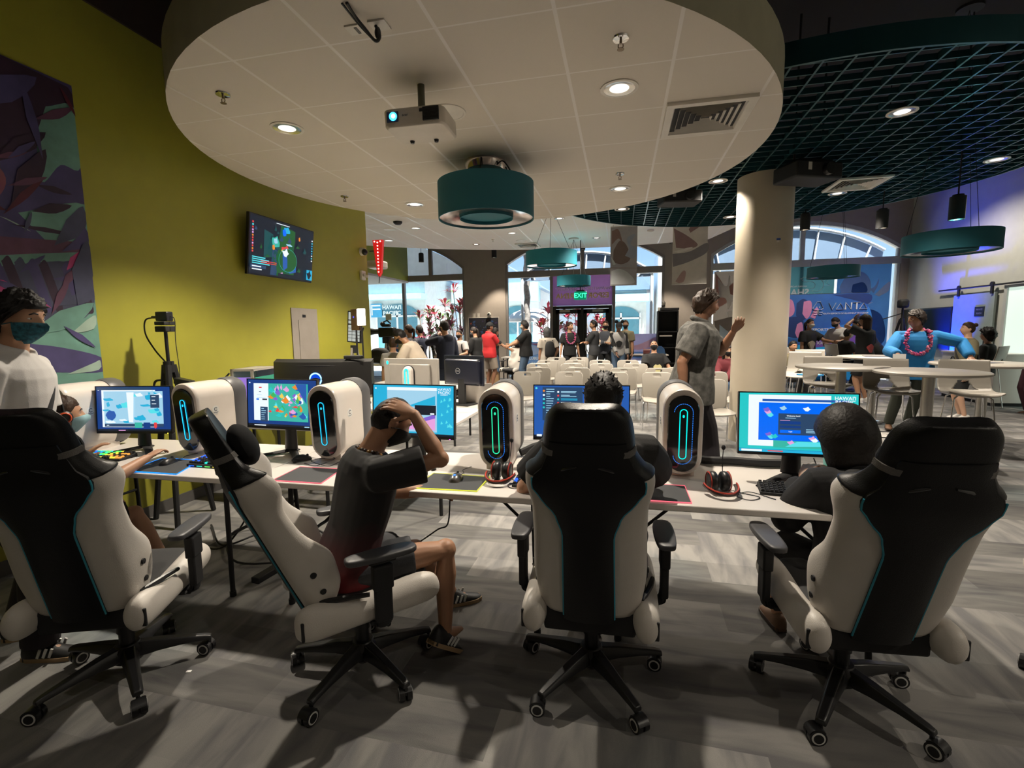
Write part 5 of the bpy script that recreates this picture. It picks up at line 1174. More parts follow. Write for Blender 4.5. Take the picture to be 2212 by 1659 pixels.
t = thing('door_sign', 'black square notice on the sliding panel at the right', 'sign', (XR-.085, 12.12, 1.78)); G().box((0,0,0), (.008,.28,.20)).build('plate', M_black, t); g = G(); put_text(g, 'PRIVATE', .05, wall_frame((-.005,0,.04), (0,-1,0), (0,0,1)), .001); put_text(g, 'ROOM', .05, wall_frame((-.005,0,-.04), (0,-1,0), (0,0,1)), .001); g.build('lettering', M_trimw, t) if False else g.build('lettering', mat('sign_grey_letters', (.25,.25,.27), .5), t)
t = thing('bright_doorway', 'bright doorway with pale glass at the right edge of the photo', 'doorway', (XR-.02, 10.75, 0)); G().span((0,-.75,.0), (.012,.72,2.22)).build('frosted_glass', mat('bright_frosted_glass', (.55,.65,.60), .5, emit=(.55,.68,.60), es=.42), t); g = G(); g.span((-.03,.72,0), (.015,.80,2.3)); g.span((-.03,-.82,0), (.015,-.75,2.3)); g.span((-.03,-.75,2.22), (.015,.72,2.3)); g.build('frame', mat('pale_window_frame', (.5,.52,.5)), t)
t = thing('wall_light', 'blue wash light on the floor against the right wall', 'light', (XR-.45, 13.0, 0)); g = G(); g.box((0,0,.05), (.16,.16,.1)); g.cyl((0,0,.1), (.03,0,.2), .07, n=20); g.build('body', M_blackm, t, .01); g = G(); g.cyl((.031,0,.201), (.032,0,.203), .06, n=20); g.build('lens', glow('blue_lens', (.02,.05,1.), 6.), t)
l = spot('blue_wash_beam', (.0,0,.24), (.42,-.1,1.25), 900, (.0,.03,1.), 66, .9, .06); l.parent = t
# ================================================================== second row of desks behind the front one
M_silver = mat('silver_white_plastic', (.42,.39,.35), .35, .2)
def plain_table(label, x0, x1, y0, y1, h=.74, top=None, frame=None):
    t = thing('table', label, 'table', ((x0+x1)/2, (y0+y1)/2, 0)); w, d = x1-x0, y1-y0
    G().box((0,0,h-.015), (w, d, .03)).build('table_top', top or M_desk, t, .005)
    for s in (-1, 1):
        for q in (-1, 1): g = G(); g.cyl((s*(w/2-.06), q*(d/2-.06), 0), (s*(w/2-.06), q*(d/2-.06), h-.03), .016, n=10); g.build('leg', frame or M_blackm, t)
    g = G(); g.box((0, d/2-.06, h-.06), (w-.14, .02, .04)); g.build('apron', frame or M_blackm, t)
    return t
plain_table('white desk carrying the curved black monitor, behind the second front monitor', -3.75, -2.42, 3.55, 4.25)
plain_table('white desk with the apple-style stand and loose papers, behind the third tower', -2.38, -1.40, 3.62, 5.35)
plain_table('white desk against the green wall under the tripods and light panels', -3.8, -2.45, 4.55, 5.35)
# curved black monitor seen from behind, blue light ring
t = thing('curved_monitor', 'big black curved monitor seen from behind with a blue glowing ring', 'monitor', (-2.60, 3.80, .74), 6)
rings = []
for i in range(17):
    u = -1+2*i/16; x = .46*math.sin(u*.95)/math.sin(.95); y = .10*(1-math.cos(u*.95))*1.6
    rings.append([(x, y+.0, .225), (x, y+.0, .57), (x, y-.05-.03*(1-u*u), .545), (x, y-.06-.05*(1-u*u), .40), (x, y-.05-.03*(1-u*u), .25)])
g = G(); g.loft(rings); g.build('housing', mat('black_satin_plastic', (.022,.021,.020), .42), t, angle=30)
g = G(); pts = [(.42*(1-2*i/16), .10*(1-math.cos((1-2*i/16)*.87))*1.6-.056-.03*(1-(1-2*i/16)**2), .515) for i in range(17)]; g.tube(pts, .004, 5); g.build('seam', M_blackm, t)
g = G(); g.lathe([(.046,-.002),(.052,.003),(.058,-.002)], 32); g.v = [(x, -.108-z, y+.40) for x, y, z in g.v]; g.build('light_ring', glow('ring_blue_white', (.15,.45,1.), 5.), t)
g = G(); g.lathe([(0,0),(.045,.001)], 32); g.lathe([(.02,.002),(.024,.004)], 24, a0=.6, a1=2.6); g.v = [(x, -.107-z, y+.40) for x, y, z in g.v]; g.build('ring_centre', glow('ring_blue', (.0,.05,.6), 1.2), t)
g = G(); g.tube([(0,-.03,.0),(0,-.05,.2),(0,-.06,.38)], [.03,.03,.028], 12); g.tube([(-.18,.1,.01),(0,-.02,.015),(.18,.1,.01)], .014, 8); g.tube([(0,-.02,.015),(0,-.16,.01)], .014, 8); g.build('stand', M_blackm, t)
g = G(); g.box((.31,-.01,.585), (.16,.05,.03)); g.build('webcam_bar', M_blackm, t, .006)
# white monitor from behind with a cyan pill light
t = thing('monitor', 'white monitor seen from behind with a tall cyan light pill', 'monitor', (-1.955, 4.26, .74), -8)
g = G(); g.box((0,.01,.375), (.60,.03,.345)); g.box((0,-.02,.37), (.44,.03,.25)); g.build('housing', M_silver, t, .008)
g = G(); rings = [[(a*k, yy, .33+b*k) for a, b in stad(.105, .29)] for yy, k in ((-.03,1.05),(-.06,1.0),(-.075,.9))]; g.loft(rings); g.build('stand_spine', mat('white_gloss_tower_shell', (.72,.66,.60)), t, angle=50)
g = G(); rings = [[(a, yy, .33+b) for a, b in stad(.135, .31)] for yy in (-.028,-.04)]; g.loft(rings); g.build('spine_recess', M_black, t)
g = G(); g.tube([(a, -.078, .345+b) for a, b in stad(.034, .21)]+[(.017,-.078,.345+.088)], .006, 6); g.build('pill_light', glow('pill_cyan', (.02,.85,.80), 2.2), t)
g = G(); g.ell((-.255,-.007,.505), (.012,.003,.018)); g.build('logo_light', glow('pill_cyan', (.02,.85,.80)), t)
g = G(); g.box((0,0,.008), (.26,.2,.016)); g.cyl((0,-.04,.01),(0,-.045,.3),.025,n=12); g.build('stand_foot', M_silver, t, .004)
# dark dell-like monitor back
t = thing('monitor', 'black monitor turned away with a round emblem on its back', 'monitor', (-1.66, 4.95, .74), -20)
g = G(); g.box((0,.01,.375), (.53,.025,.32)); rings = [[(a*k, yy, .36+b*k) for a, b in rrect(.50, .28, .03)] for yy, k in ((0,1.),(-.03,.96),(-.045,.86))]; g.loft(rings); g.build('housing', mat('navy_black_plastic', (.008,.010,.022), .3), t, .004)
g = G(); g.lathe([(.026,-.0005),(.031,.002),(.033,-.0005)], 28); g.box((0,0,0), (.042,.011,.002)); g.v = [(x-.04, -.046-z, y+.37) for x, y, z in g.v]; g.build('emblem', mat('emblem_grey', (.20,.20,.21), .4), t)
g = G(); g.box((0,0,.008), (.24,.19,.016)); g.box((0,-.03,.15), (.09,.03,.28)); g.build('stand', M_blackm, t, .004)
t = thing('monitor_stand', 'slim silver monitor stand with a dark round hole and nothing on it', 'stand', (-1.66, 4.06, .74), -28); g = G(); g.prism(rrect(.12, .24, .01), -.005, .005, 'y'); g.M = None
g.v = [(x, y-.25*z*.6, z+.12) for x, y, z in g.v]; g.build('plate', mat('silver_plate', (.5,.48,.45), .3, .7), t); g = G(); g.cyl((0,-.026,.11), (0,-.028,.11), .032, n=24); g.v = [(x, y, z) for x, y, z in g.v]; g.build('cable_hole', M_blackm, t); G().box((0,.05,.004), (.13,.16,.008)).build('base', mat('silver_plate', (.5,.48,.45)), t)
for lab, x, y, rz, sx, sy in (('white paper sheet by the silver monitor stand, left one', -1.95, 3.95, 20, .21, .29), ('white paper sheet by the silver monitor stand, right one', -1.75, 3.8, -30, .21, .29)):
    o = G().box((0,0,.0015), (sx, sy, .002)).build('paper_sheet', mat('paper_white', (.8,.8,.78))); o.location = (x, y, .741); o.rotation_euler.z = math.radians(rz); tag(o, lab, 'paper')
t = thing('laptop', 'silver laptop standing open on the white desk behind the third tower', 'laptop', (-1.58, 5.15, .74), 200); G().box((0,.0,.008), (.32,.22,.014)).build('base', M_silver, t, .004); g = G(); g.box((0,0,0), (.32,.01,.22), Rx(-15)); o = g.build('lid', M_silver, t, .003); o.location = (0,.135,.12)
t = thing('computer_tower', 'open white PC case with violet and green lights inside', 'computer tower', (-3.42, 3.95, .74), 8)
g = G()
for a, b in (((-.11,-.2,0),(.11,.2,.02)),((-.11,-.2,.46),(.11,.2,.48)),((-.11,.18,0),(.11,.2,.48)),((-.11,-.2,0),(-.095,.2,.48)),((-.11,-.2,0),(-.085,-.19,.48)),((.085,-.2,0),(.11,-.19,.48))): g.span(a, b)
g.build('case', M_silver, t); G().span((-.08,-.17,.06), (.08,-.165,.40)).build('violet_panel', glow('case_violet', (.35,.2,.7), .9), t); G().span((.094,-.15,.1), (.10,.15,.4)).build('side_light', glow('case_green', (.1,.8,.45), .35), t); G().span((-.09,-.16,.03), (.09,.17,.055)).build('drive_tray', M_black, t)
cable('black wiring at the back of the open white PC case', [(-3.55,3.78,1.18),(-3.62,3.74,1.08),(-3.55,3.72,1.0),(-3.62,3.74,.9),(-3.56,3.78,.78)], .008)
t = thing('controller_case', 'red and pale grey case lying on the desk behind the second monitor', 'case', (-2.62, 3.66, .74), 6); G().box((0,0,.03), (.30,.16,.06)).build('shell', M_silver, t, .015); G().box((-.13,0,.032), (.06,.162,.062)).build('red_end', mat('red_plastic', (.5,.03,.03), .4), t, .012)
t = thing('headset', 'black headset band standing up behind the curved monitor', 'headset', (-2.72, 4.5, .74)); g = G(); g.tube([(.10*math.cos(a), 0, .09+.13*math.sin(a)) for a in np.linspace(-.3, PI+.3, 18)], .014, 8, flat=.6); g.build('headband', M_blackm, t); 
for s in (-1, 1): g = G(); g.ell((s*.095,0,.055), (.022,.045,.055)); g.build('ear_cup', M_blackm, t)

# ------------------------------------------------------------------ tripods, light panels
def tripod(t, h, spread, m=None, n0=.2, tubes=.014):
    for k in range(3):
        a = n0+2*PI*k/3; g = G(); g.tube([(.03*math.cos(a), .03*math.sin(a), h), (spread*math.cos(a), spread*math.sin(a), .01)], [tubes*1.25, tubes], 8); g.build('leg', m or M_blackm, t)
    g = G(); g.cyl((0,0,h-.06), (0,0,h+.03), .038, n=16); g.build('collar', M_blackm, t)
t = thing('camera_tripod', 'tall black tripod with a small video box on top, by the green wall', 'tripod', (-3.57, 3.19, 0))
tripod(t, 1.30, .24, None, 1.2, .020)
g = G(); g.cyl((0,0,.9), (0,0,1.60), .013, n=12); g.build('centre_column', M_black, t)
g = G(); g.box((0,0,1.59), (.11,.09,.045)); g.box((0,0,1.635), (.10,.10,.03)); g.build('head', M_blackm, t, .006)
g = G(); g.box((0,0,1.69), (.115,.06,.075)); g.box((-.09,0,1.685), (.07,.02,.02)); g.build('video_box', M_black, t, .008)
g = G(); put_text(g, 'MACH', .05, Matrix.Translation((.02,-.032,1.05)) @ Matrix.Rotation(PI/2,4,'X') @ Matrix.Rotation(-PI/2,4,'Z'), .001); g.build('lettering', mat('letter_grey', (.12,.12,.12)), t)
g = G(); g.tube(crom([(-.10,0,1.685),(-.19,0,1.66),(-.20,0,1.55),(-.12,0,1.42),(.0,-.02,1.32)]), .006, 6); g.tube(crom([(.06,0,1.69),(.10,0,1.66),(.09,0,1.5),(.10,0,1.3),(.10,0,1.2)]), .003, 6); g.tube(crom([(0,-.02,1.18),(-.12,-.02,1.17),(-.16,0,1.1),(-.08,0,1.05)]), .009, 6); g.build('cable', M_blackm, t)
g = G(); g.box((0,0,0), (.15,.06,.05), Ry(10)); o = g.build('power_brick', M_black, t, .006); o.location = (.16,-.02,1.165)
g = G(); g.tube(crom([(.24,-.02,1.15),(.30,-.02,1.13),(.30,0,1.08),(.22,0,1.09)]), .005, 6); g.build('brick_cable', M_blackm, o); 
for c in o.children: c.location = (-.16,.02,-1.165)
t = thing('field_monitor', 'tall white gridded panel in a black frame on a short tripod', 'panel', (-3.02, 5.06, .74), -8); g = G()
tripod(t, .62, .14, M_silver, .5, .012)
T4 = Matrix.Translation((.03,0,.86)) @ Matrix.Rotation(math.radians(5), 4, 'Y'); g = G(); g.M = T4; g.box((0,0,0), (.19,.03,.36)); g.build('frame', M_blackm, t, .004)
g = G(); g.M = T4
for a, b, c, d in ((-.08,.08,.08,.165),(-.08,.035,.08,.07)): g.quad((a,-.0155,b),(c,-.0155,b),(c,-.0155,d),(a,-.0155,d))
for i in range(3):
    for j in range(5): x, z = -.08+.055*i, -.165+.038*j; g.quad((x,-.0155,z),(x+.05,-.0155,z),(x+.05,-.0155,z+.033),(x,-.0155,z+.033))
g.build('light_cells', glow('cell_white', (.62,.66,.62), .7), t, flat=True)
t = thing('led_panel', 'brown-backed light panel turned towards the wall', 'light', (-2.93, 4.98, .74), 150); g = G(); g.cyl((0,0,0),(0,0,.82),.010,n=10); g.cyl((0,0,0),(0,0,.02),.07,n=20); g.build('stand', M_blackm, t); G().box((0,0,.94), (.17,.03,.24)).build('panel', mat('brown_plastic', (.10,.05,.03), .5), t, .006); G().box((.02,.017,.97), (.02,.004,.02)).build('display', glow('small_blue', (.1,.1,.9), 1.), t)
t = thing('led_panel', 'small bright white light panel on a thin stand at the wall corner', 'light', (-2.80, 4.88, .74), 12); g = G(); g.cyl((0,0,0),(0,0,.80),.009,n=10); g.cyl((0,0,0),(0,0,.02),.06,n=20); g.box((.02,-.01,.38),(.05,.02,.02)); g.tube([(0,0,.80),(.02,-.01,.85)], .008, 6); g.build('stand', M_blackm, t); G().box((0,0,.965), (.098,.025,.19)).build('panel', M_silver, t, .01); G().box((0,-.014,.965), (.09,.004,.18)).build('lit_face', glow('led_white', (1.,.93,.88), 9.), t, .006)
t = thing('floor_speaker', 'slim black leaning box with a red light beside the light panels', 'speaker', (-2.88, 4.72, .74), 0); g = G(); g.box((0,0,.19), (.09,.10,.38), Ry(-9)); g.build('box', M_blackm, t, .008); G().ell((-.035,-.052,.33), (.012,.004,.02)).build('red_light', glow('red_dot', (1.,.05,.15), 1.6), t)
t = thing('backpack', 'black backpack lying on the white counter in front of the left window', 'backpack', (-4.42, 8.30, .95), 12); g = G(); rings = []
for z, w, d in ((0,.20,.12),(.05,.23,.15),(.15,.22,.15),(.24,.17,.13),(.29,.10,.08)): rings.append([(w*math.cos(a), d*math.sin(a), z) for a in [2*PI*i/16 for i in range(16)]])
g.loft(rings); subs(g.build('bag', mat('black_nylon', (.012,.012,.013), .7, bump=.4, bscale=200.), t, angle=80)); g = G(); g.tube([(.21*math.cos(a), .16*math.sin(a)-.02, .12) for a in np.linspace(-2.6,-.5,12)], .006, 6); g.build('zip', M_black, t)
plain_table('white desk at the end of the green wall under the open carton', -3.5, -2.1, 5.95, 6.75, .80)
t = thing('screen_panel', 'small blue artwork panel standing on the counter beside the backpack', 'panel', (-4.10, 8.45, .95), 8); G().box((0,0,.19), (.24,.02,.38)).build('frame', M_black, t); g = G(); g.quad((-.115,-.011,.005),(.115,-.011,.005),(.115,-.011,.375),(-.115,-.011,.375),0); R = random.Random(4)
for i in range(14): u, v, r = R.uniform(-.09,.09), R.uniform(.05,.33), R.uniform(.01,.03); g.add([(u+r*math.cos(a)*R.uniform(.6,1), -.0112-.0001*i, v+r*math.sin(a)*R.uniform(.6,1)) for a in [2*PI*q/8 for q in range(8)]], [tuple(range(8))], R.choice([1,2,1]))
g.build('art', [film('art_blue', (.01,.10,.45), .4), film('art_cyan', (.02,.30,.60), .4), film('art_pink', (.5,.25,.35), .3)], t, flat=True)
t = thing('computer_tower', 'white case with a round black port next to the blue artwork panel', 'computer tower', (-3.90, 8.40, .95), 5); G().box((0,0,.2), (.22,.40,.40)).build('case', M_silver, t, .02); g = G(); g.cyl((.02,-.201,.20),(.02,-.203,.20),.012,n=12); g.cyl((.02,-.201,.26),(.02,-.203,.26),.012,n=12); g.build('port', M_black, t)
t = thing('headset', 'headset with red cups hanging beside the white case', 'headset', (-3.82, 8.12, .95), 0); g = G(); g.tube([(.0, .10*math.cos(a), .13+.12*math.sin(a)) for a in np.linspace(0, PI, 14)], .013, 8); g.build('headband', M_black, t)
for s in (-1, 1): g = G(); g.ell((0,s*.10,.09), (.04,.03,.055)); g.build('ear_cup', M_red, t)
t = thing('carton', 'white open carton on the desk in front of the person in a cream shirt', 'box', (-2.78, 6.35, .80), 0); g = G(); g.span((-.16,-.12,.02),(.16,-.11,.34)); g.span((-.16,.11,.02),(.16,.12,.34)); g.span((-.16,-.12,.02),(-.15,.12,.34)); g.span((.15,-.12,.02),(.16,.12,.34)); g.span((-.16,-.12,.0),(.16,.12,.03)); g.build('box', mat('white_card', (.62,.55,.48), .8), t)
g = G(); g.add([(-.16,-.12,.34),(.16,-.12,.34),(.19,-.24,.32),(-.19,-.24,.32)], [(0,1,2,3)]); g.build('flap', mat('white_card', (.62,.55,.48)), t)
for lab, x, y, rz in (('white gaming chair at the back, left one of the two by the backpack strap', -3.40, 9.52, -80), ('white gaming chair at the back, right one of the two beside the black jacket', -3.44, 10.40, -75)):
    dup(chair, lab, (x, y, 0), rz, 'white gaming chairs at the back')
dup(chair, 'gaming chair at the back between the red polo and the black polo', (-2.93, 12.98, 0), 160, 'white gaming chairs at the back')
plain_table('white table with cables between the red polo and the black polo', -3.4, -2.75, 13.6, 14.2)
t = thing('cardboard_box', 'brown open cardboard box on the floor behind the red polo person', 'box', (-3.42, 13.35-.6, 0), 8); g = G(); g.span((-.17,-.15,0),(.17,.15,.34)); g.build('box', mat('cardboard', (.36,.22,.11), .85), t); g = G(); g.add([(.17,-.15,.34),(.17,.15,.34),(.22,.15,.48),(.22,-.15,.48)], [(0,1,2,3)]); g.add([(-.17,-.15,.34),(.17,-.15,.34),(.17,-.2,.42),(-.17,-.2,.42)], [(0,1,2,3)]); g.build('flap', mat('cardboard', (.36,.22,.11)), t)
# far tables right of the entrance
plain_table('long white table under the lilac window band', -.15, 1.3, 14.1, 14.7, .78)
for lab, x, sx in (('dark headset box on the long white table, left one', .25, .22), ('red-brown headset box on the long white table, right one', .75, .26)):
    t = thing('headset_box', lab, 'box', (x, 14.35, .78)); g = G(); g.tube([(-sx/2,0,.08),(sx/2,0,.08)], .08, 16); g.build('shell', mat('maroon_black', (.06,.02,.02) if x > .5 else (.03,.03,.03), .4) if x < .5 else mat('maroon_shell', (.10,.02,.02), .4), t)
t = thing('shelf_unit', 'tall black shelf against the pier right of the entrance', 'shelf', (1.28, 14.55, 0)); g = G()
for z in (.02, .5, .95, 1.4, 1.98): g.span((-.27,-.2,z),(.27,.2,z+.03))
for s in (-1, 1): g.span((s*.27-.015,-.2,0),(s*.27+.015,.2,2.0))
g.span((-.27,.18,0),(.27,.2,2.0)); g.build('frame', M_blackm, t); G().box((-.05,-.2,1.30), (.34,.03,.035)).build('white_bar', M_trimw, t); G().box((.05,-.02,2.05), (.5,.3,.07)).build('top_box', M_blackm, t, .01)
t = thing('framed_print', 'small square black and white print by the right edge of the entrance glazing', 'picture', (1.165, YB+.008, 2.0)); G().box((0,0,0), (.24,.02,.26)).build('frame', M_silver, t); G().box((.01,-.011,.0), (.13,.003,.15)).build('print', M_black, t)
t = thing('fire_bell', 'round grey bell above the small print at the entrance', 'bell', (1.20, 14.97, 2.24)); g = G(); g.lathe([(0,0),(.06,0),(.055,.02),(0,.03)], 20); g.v = [(x, -z, y) for x, y, z in g.v]; g.build('dome', M_steel, t)
t = thing('emergency_light', 'small pale box on the pier beside the right banner', 'emergency light', (1.52, 14.95, 3.1)); G().box((0,0,0), (.14,.08,.26)).build('box', M_trimw, t, .01)
t = thing('office_chair', 'blue swivel chair at the table right of the entrance', 'chair', (.95, 12.6, 0), 200); M_bl = mat('blue_plastic', (.04,.11,.24), .45)
g = G(); rings = [[(w*a, d, z) for a, d in ((-1,.05),(-.6,.0),(0,-.02),(.6,0),(1,.05),(.6,.02),(0,0),(-.6,.02))] for z, w, d_ in ((.55,.18,0),(.7,.22,0),(.9,.23,0),(1.05,.15,0)) for d in (0,)] if False else [[(w*math.cos(q), -.2+.06*abs(math.cos(q))+.03*math.sin(q), z) for q in [2*PI*i/14 for i in range(14)]] for z, w in ((.52,.17),(.65,.21),(.85,.22),(1.0,.18),(1.07,.10))]
g.loft(rings); g.build('backrest', M_bl, t); g = G(); g.prism(rrect(.46,.44,.1), .44, .50, 'z'); g.build('seat', M_bl, t); g = G(); g.cyl((0,0,.1),(0,0,.44),.03,n=12); [g.tube([(0,0,.12),(.28*math.cos(a),.28*math.sin(a),.06)], .018, 6) for a in [2*PI*i/5 for i in range(5)]]; g.build('base', M_blackm, t)
t = plain_table('table with a red cloth top and boxes, left of the column', 2.0, 3.3, 12.9, 13.6, .84, mat('red_table_cloth', (.30,.02,.03), .8))
G().span((-.65,-.352,.45), (.65,-.348,.83)).build('cloth_drop', mat('red_table_cloth', (.30,.02,.03)), t)
R = random.Random(12)
for lab, x, y, sx, sy, sz, c in (('white paper box on the red table', 2.35, 13.3, .3, .2, .22, (.6,.58,.55)), ('black printer-like box on the red table by the column', 2.95, 13.3, .5, .35, .16, (.015,.015,.016)), ('small black cup on the red table', 2.12, 13.2, .09, .09, .22, (.02,.01,.02)), ('orange pouch on the red table', 2.62, 13.1, .22, .12, .10, (.35,.10,.02)), ('pink bag on the red table', 2.9, 13.02, .25, .12, .10, (.5,.18,.2)), ('blue bag on the red table', 2.25, 13.0, .25, .12, .07, (.03,.05,.2))):
    t = thing('box' if sy > .15 else 'pouch', lab, 'box', (x, y, .84), R.uniform(-15,15)); G().box((0,0,sz/2), (sx,sy,sz)).build('body', mat('tint_%d%d' % (int(c[0]*99), int(c[2]*99)), c, .5), t, .012); G().box((0,-sy/2-.001,sz*.6), (sx*.5,.003,sz*.3)).build('label_patch', M_silver, t)
t = thing('monitor', 'black monitor on the red table in front of the tan poster', 'monitor', (3.0, 13.5, .84), 0); G().box((0,0,.34), (.55,.04,.20)).build('housing', M_black, t, .006); g = G(); g.cyl((0,0,0),(0,0,.25),.02,n=8); g.cyl((0,0,0),(0,0,.015),.1,n=16); g.build('stand', M_blackm, t)
t = thing('trash_can', 'black trash can in front of the blue backdrop banner', 'trash can', (5.05, 13.25, 0)); g = G(); g.lathe([(0,0),(.17,0),(.21,.74),(.225,.75),(.225,.80),(.20,.80),(.16,.02),(0,.02)], 24); g.build('can', mat('dark_grey_plastic', (.02,.022,.026), .5), t); g = G(); g.lathe([(.212,.74),(.228,.745),(.228,.77),(.212,.765)], 24); g.build('bag_rim', M_silver, t)
t = thing('camera_tripod', 'black tripod with a camera at the right end of the right window', 'tripod', (6.25, 12.8, 0)); tripod(t, 1.65, .42, None, .3, .022); g = G(); g.cyl((0,0,1.4),(0,0,1.95),.022,n=10); g.tube([(-.02,0,1.78),(-.4,-.05,1.66)], .012, 6); g.build('centre_column', M_blackm, t); G().box((0,0,2.0), (.20,.18,.20)).build('camera', M_blackm, t, .05)
t = thing('cabinet', 'white low cabinet at the right edge with two black rings on it', 'cabinet', (6.98, 11.35, 0)); G().span((-.27,-.75,.06), (.27,.75,.94)).build('body', M_desk, t, .006); G().span((-.24,-.72,0), (.24,.72,.06)).build('plinth', M_blackm, t); G().span((-.29,-.77,.94), (.28,.77,.97)).build('worktop', M_white, t, .004)
for yy in (-.05, .4): g = G(); g.tube([(-.275, yy+.06*math.cos(a), .80+.06*math.sin(a)) for a in np.linspace(0, PI, 10)], .008, 6); g.build('handle', M_blackm, t)
# far camera on tripod with its crew
t = thing('video_camera', 'broadcast video camera on a grey tripod before the left window', 'camera', (-4.70, 9.15, 0), 0); tripod(t, 1.30, .35, M_silver, .4, .02)
g = G(); g.box((0,0,1.36), (.14,.14,.12)); g.build('fluid_head', M_blackm, t, .01); g = G(); g.box((.02,0,1.52), (.34,.16,.20)); g.box((.0,0,1.66), (.18,.10,.06)); g.build('body', M_black, t, .02); g = G(); g.tube([(-.14,0,1.54),(-.26,0,1.54),(-.36,0,1.54)], [.055,.05,.075], 16); g.build('lens', M_black, t); g = G(); g.tube([(-.06,0,1.66),(-.1,0,1.72),(.02,0,1.76),(.1,0,1.70)], .016, 8); g.ell((-.08,.0,1.69), (.05,.05,.05)); g.build('top_handle', M_blackm, t); G().box((.06,0,1.83), (.13,.015,.13)).build('flip_screen', mat('pale_screen', (.5,.55,.55), .3), t, .004); g = G(); g.tube(crom([(.19,0,1.5),(.35,0,1.4),(.38,0,1.2),(.25,0,1.1)]), .008, 6); g.build('cable', M_blackm, t)
plain_table('white counter in front of the video camera', -4.9, -3.75, 8.0, 8.7, .95)

# ================================================================== white stacking chairs
M_poly_w = mat('off_white_polypropylene', (.30, .275, .24), .42, var=.02)
def surf(fn, nu, nv, skip=None):
    vs = [fn(i/nu, j/nv) for j in range(nv+1) for i in range(nu+1)]; fs = []
    for j in range(nv):
        for i in range(nu):
            if skip and skip((i+.5)/nu, (j+.5)/nv): continue
            a = j*(nu+1)+i; fs.append((a, a+1, a+nu+2, a+nu+1))
    return vs, fs
def solid(o, th): m = o.modifiers.new('thickness', 'SOLIDIFY'); m.thickness = th; m.offset = 0; return o
def rr_w(v, w, r, h):
    """half width of a rounded panel at height fraction v"""
    z = v*h
    for e in (z, h-z):
        if e < r: return w-r+math.sqrt(max(r*r-(r-e)**2, 0))
    return w
t = thing('stacking_chair', 'white stacking chair', 'chair', (0,0,0), 0, 'white stacking chairs in rows')
def back(u, v):
    h = .40; w = rr_w(v, .215+.022*v, .075, h); x = (2*u-1)*w; return (x, -.205-.09*v-.035*(1-(x/.24)**2)+.02*math.sin(PI*v), .44+h*v)
g = G(); g.add(*surf(back, 26, 24, lambda u, v: abs(u-.5) < .115 and .85 < v < .90 + .0)); o = g.build('backrest', M_poly_w, t, angle=60, fix=False); solid(o, .010)
def seat(u, v):
    w = rr_w(v, .225, .09, .44); x = (2*u-1)*w; return (x, -.20+.44*v, .455-.012*(1-(2*u-1)**2)-.03*max(0, v-.8)**1.0*2)
g = G(); g.add(*surf(seat, 16, 16)); o = g.build('seat', M_poly_w, t, angle=60, fix=False); solid(o, .014)
for s in (-1, 1):
    g = G(); g.tube([(s*.235,.19,.0),(s*.225,.17,.40),(s*.222,.12,.435),(s*.222,-.12,.435),(s*.228,-.18,.43),(s*.245,-.25,.0)], .009, 8); g.build('leg', M_chrome, t)
    g = G(); g.tube([(s*.215,-.15,.44),(s*.225,-.215,.46),(s*.222,-.235,.56)], [.012,.014,.010], 8); g.build('back_arm', M_poly_w, t)
proto = t; used = []
rows = [(7.85, (-1.54,-.83,-.12,.56)), (8.7, (-1.47,-.78,.03,.66)), (9.75, (-1.68,-.98,-.36,.28)), (10.85, (-1.62,-1.0,-.45,.14)), (11.9, (-1.56,-.99))]
names = ['nearest', 'second', 'third', 'fourth', 'farthest']; pos = ['first from the left', 'second from the left', 'third from the left', 'rightmost']
R = random.Random(3)
for i, (y, xs) in enumerate(rows):
    for j, x in enumerate(xs):
        lab = 'white stacking chair in the %s row of the block, %s' % (names[i], pos[j] if len(xs) == 4 else ('left of its pair', 'right of its pair')[j])
        c = proto if not used else dup(proto, lab, (0,0,0)); used.append(c)
        c['label'] = lab; c.location = (x, y-.25, 0); c.rotation_euler.z = math.radians(180+R.uniform(-4, 4))
for lab, x, y, r in (('white stacking chair right behind the walking person, nearest one', 1.19, 6.62, 186), ('white stacking chair behind the walking person, farther one', 1.45, 7.75, 190), ('white stacking chair carrying the person in maroon', 2.02, 9.95, 172), ('white stacking chair carrying the person in the cream-print shirt', .72, 10.5, 190), ('white stacking chair in the nearest row, farthest right, half behind the walking person', 1.02, 8.62, 182)):
    dup(proto, lab, (x, y, 0), r)

t = thing('sticker', 'small blue and white sticker on the cream column', 'sticker', (1.884, 6.722, 2.60), -8); G().box((0,0,.012), (.055,.006,.024)).build('blue_part', mat('sticker_blue', (.02,.07,.30), .5), t, .002); G().box((0,0,-.012), (.03,.006,.024)).build('white_part', M_trimw, t, .002)
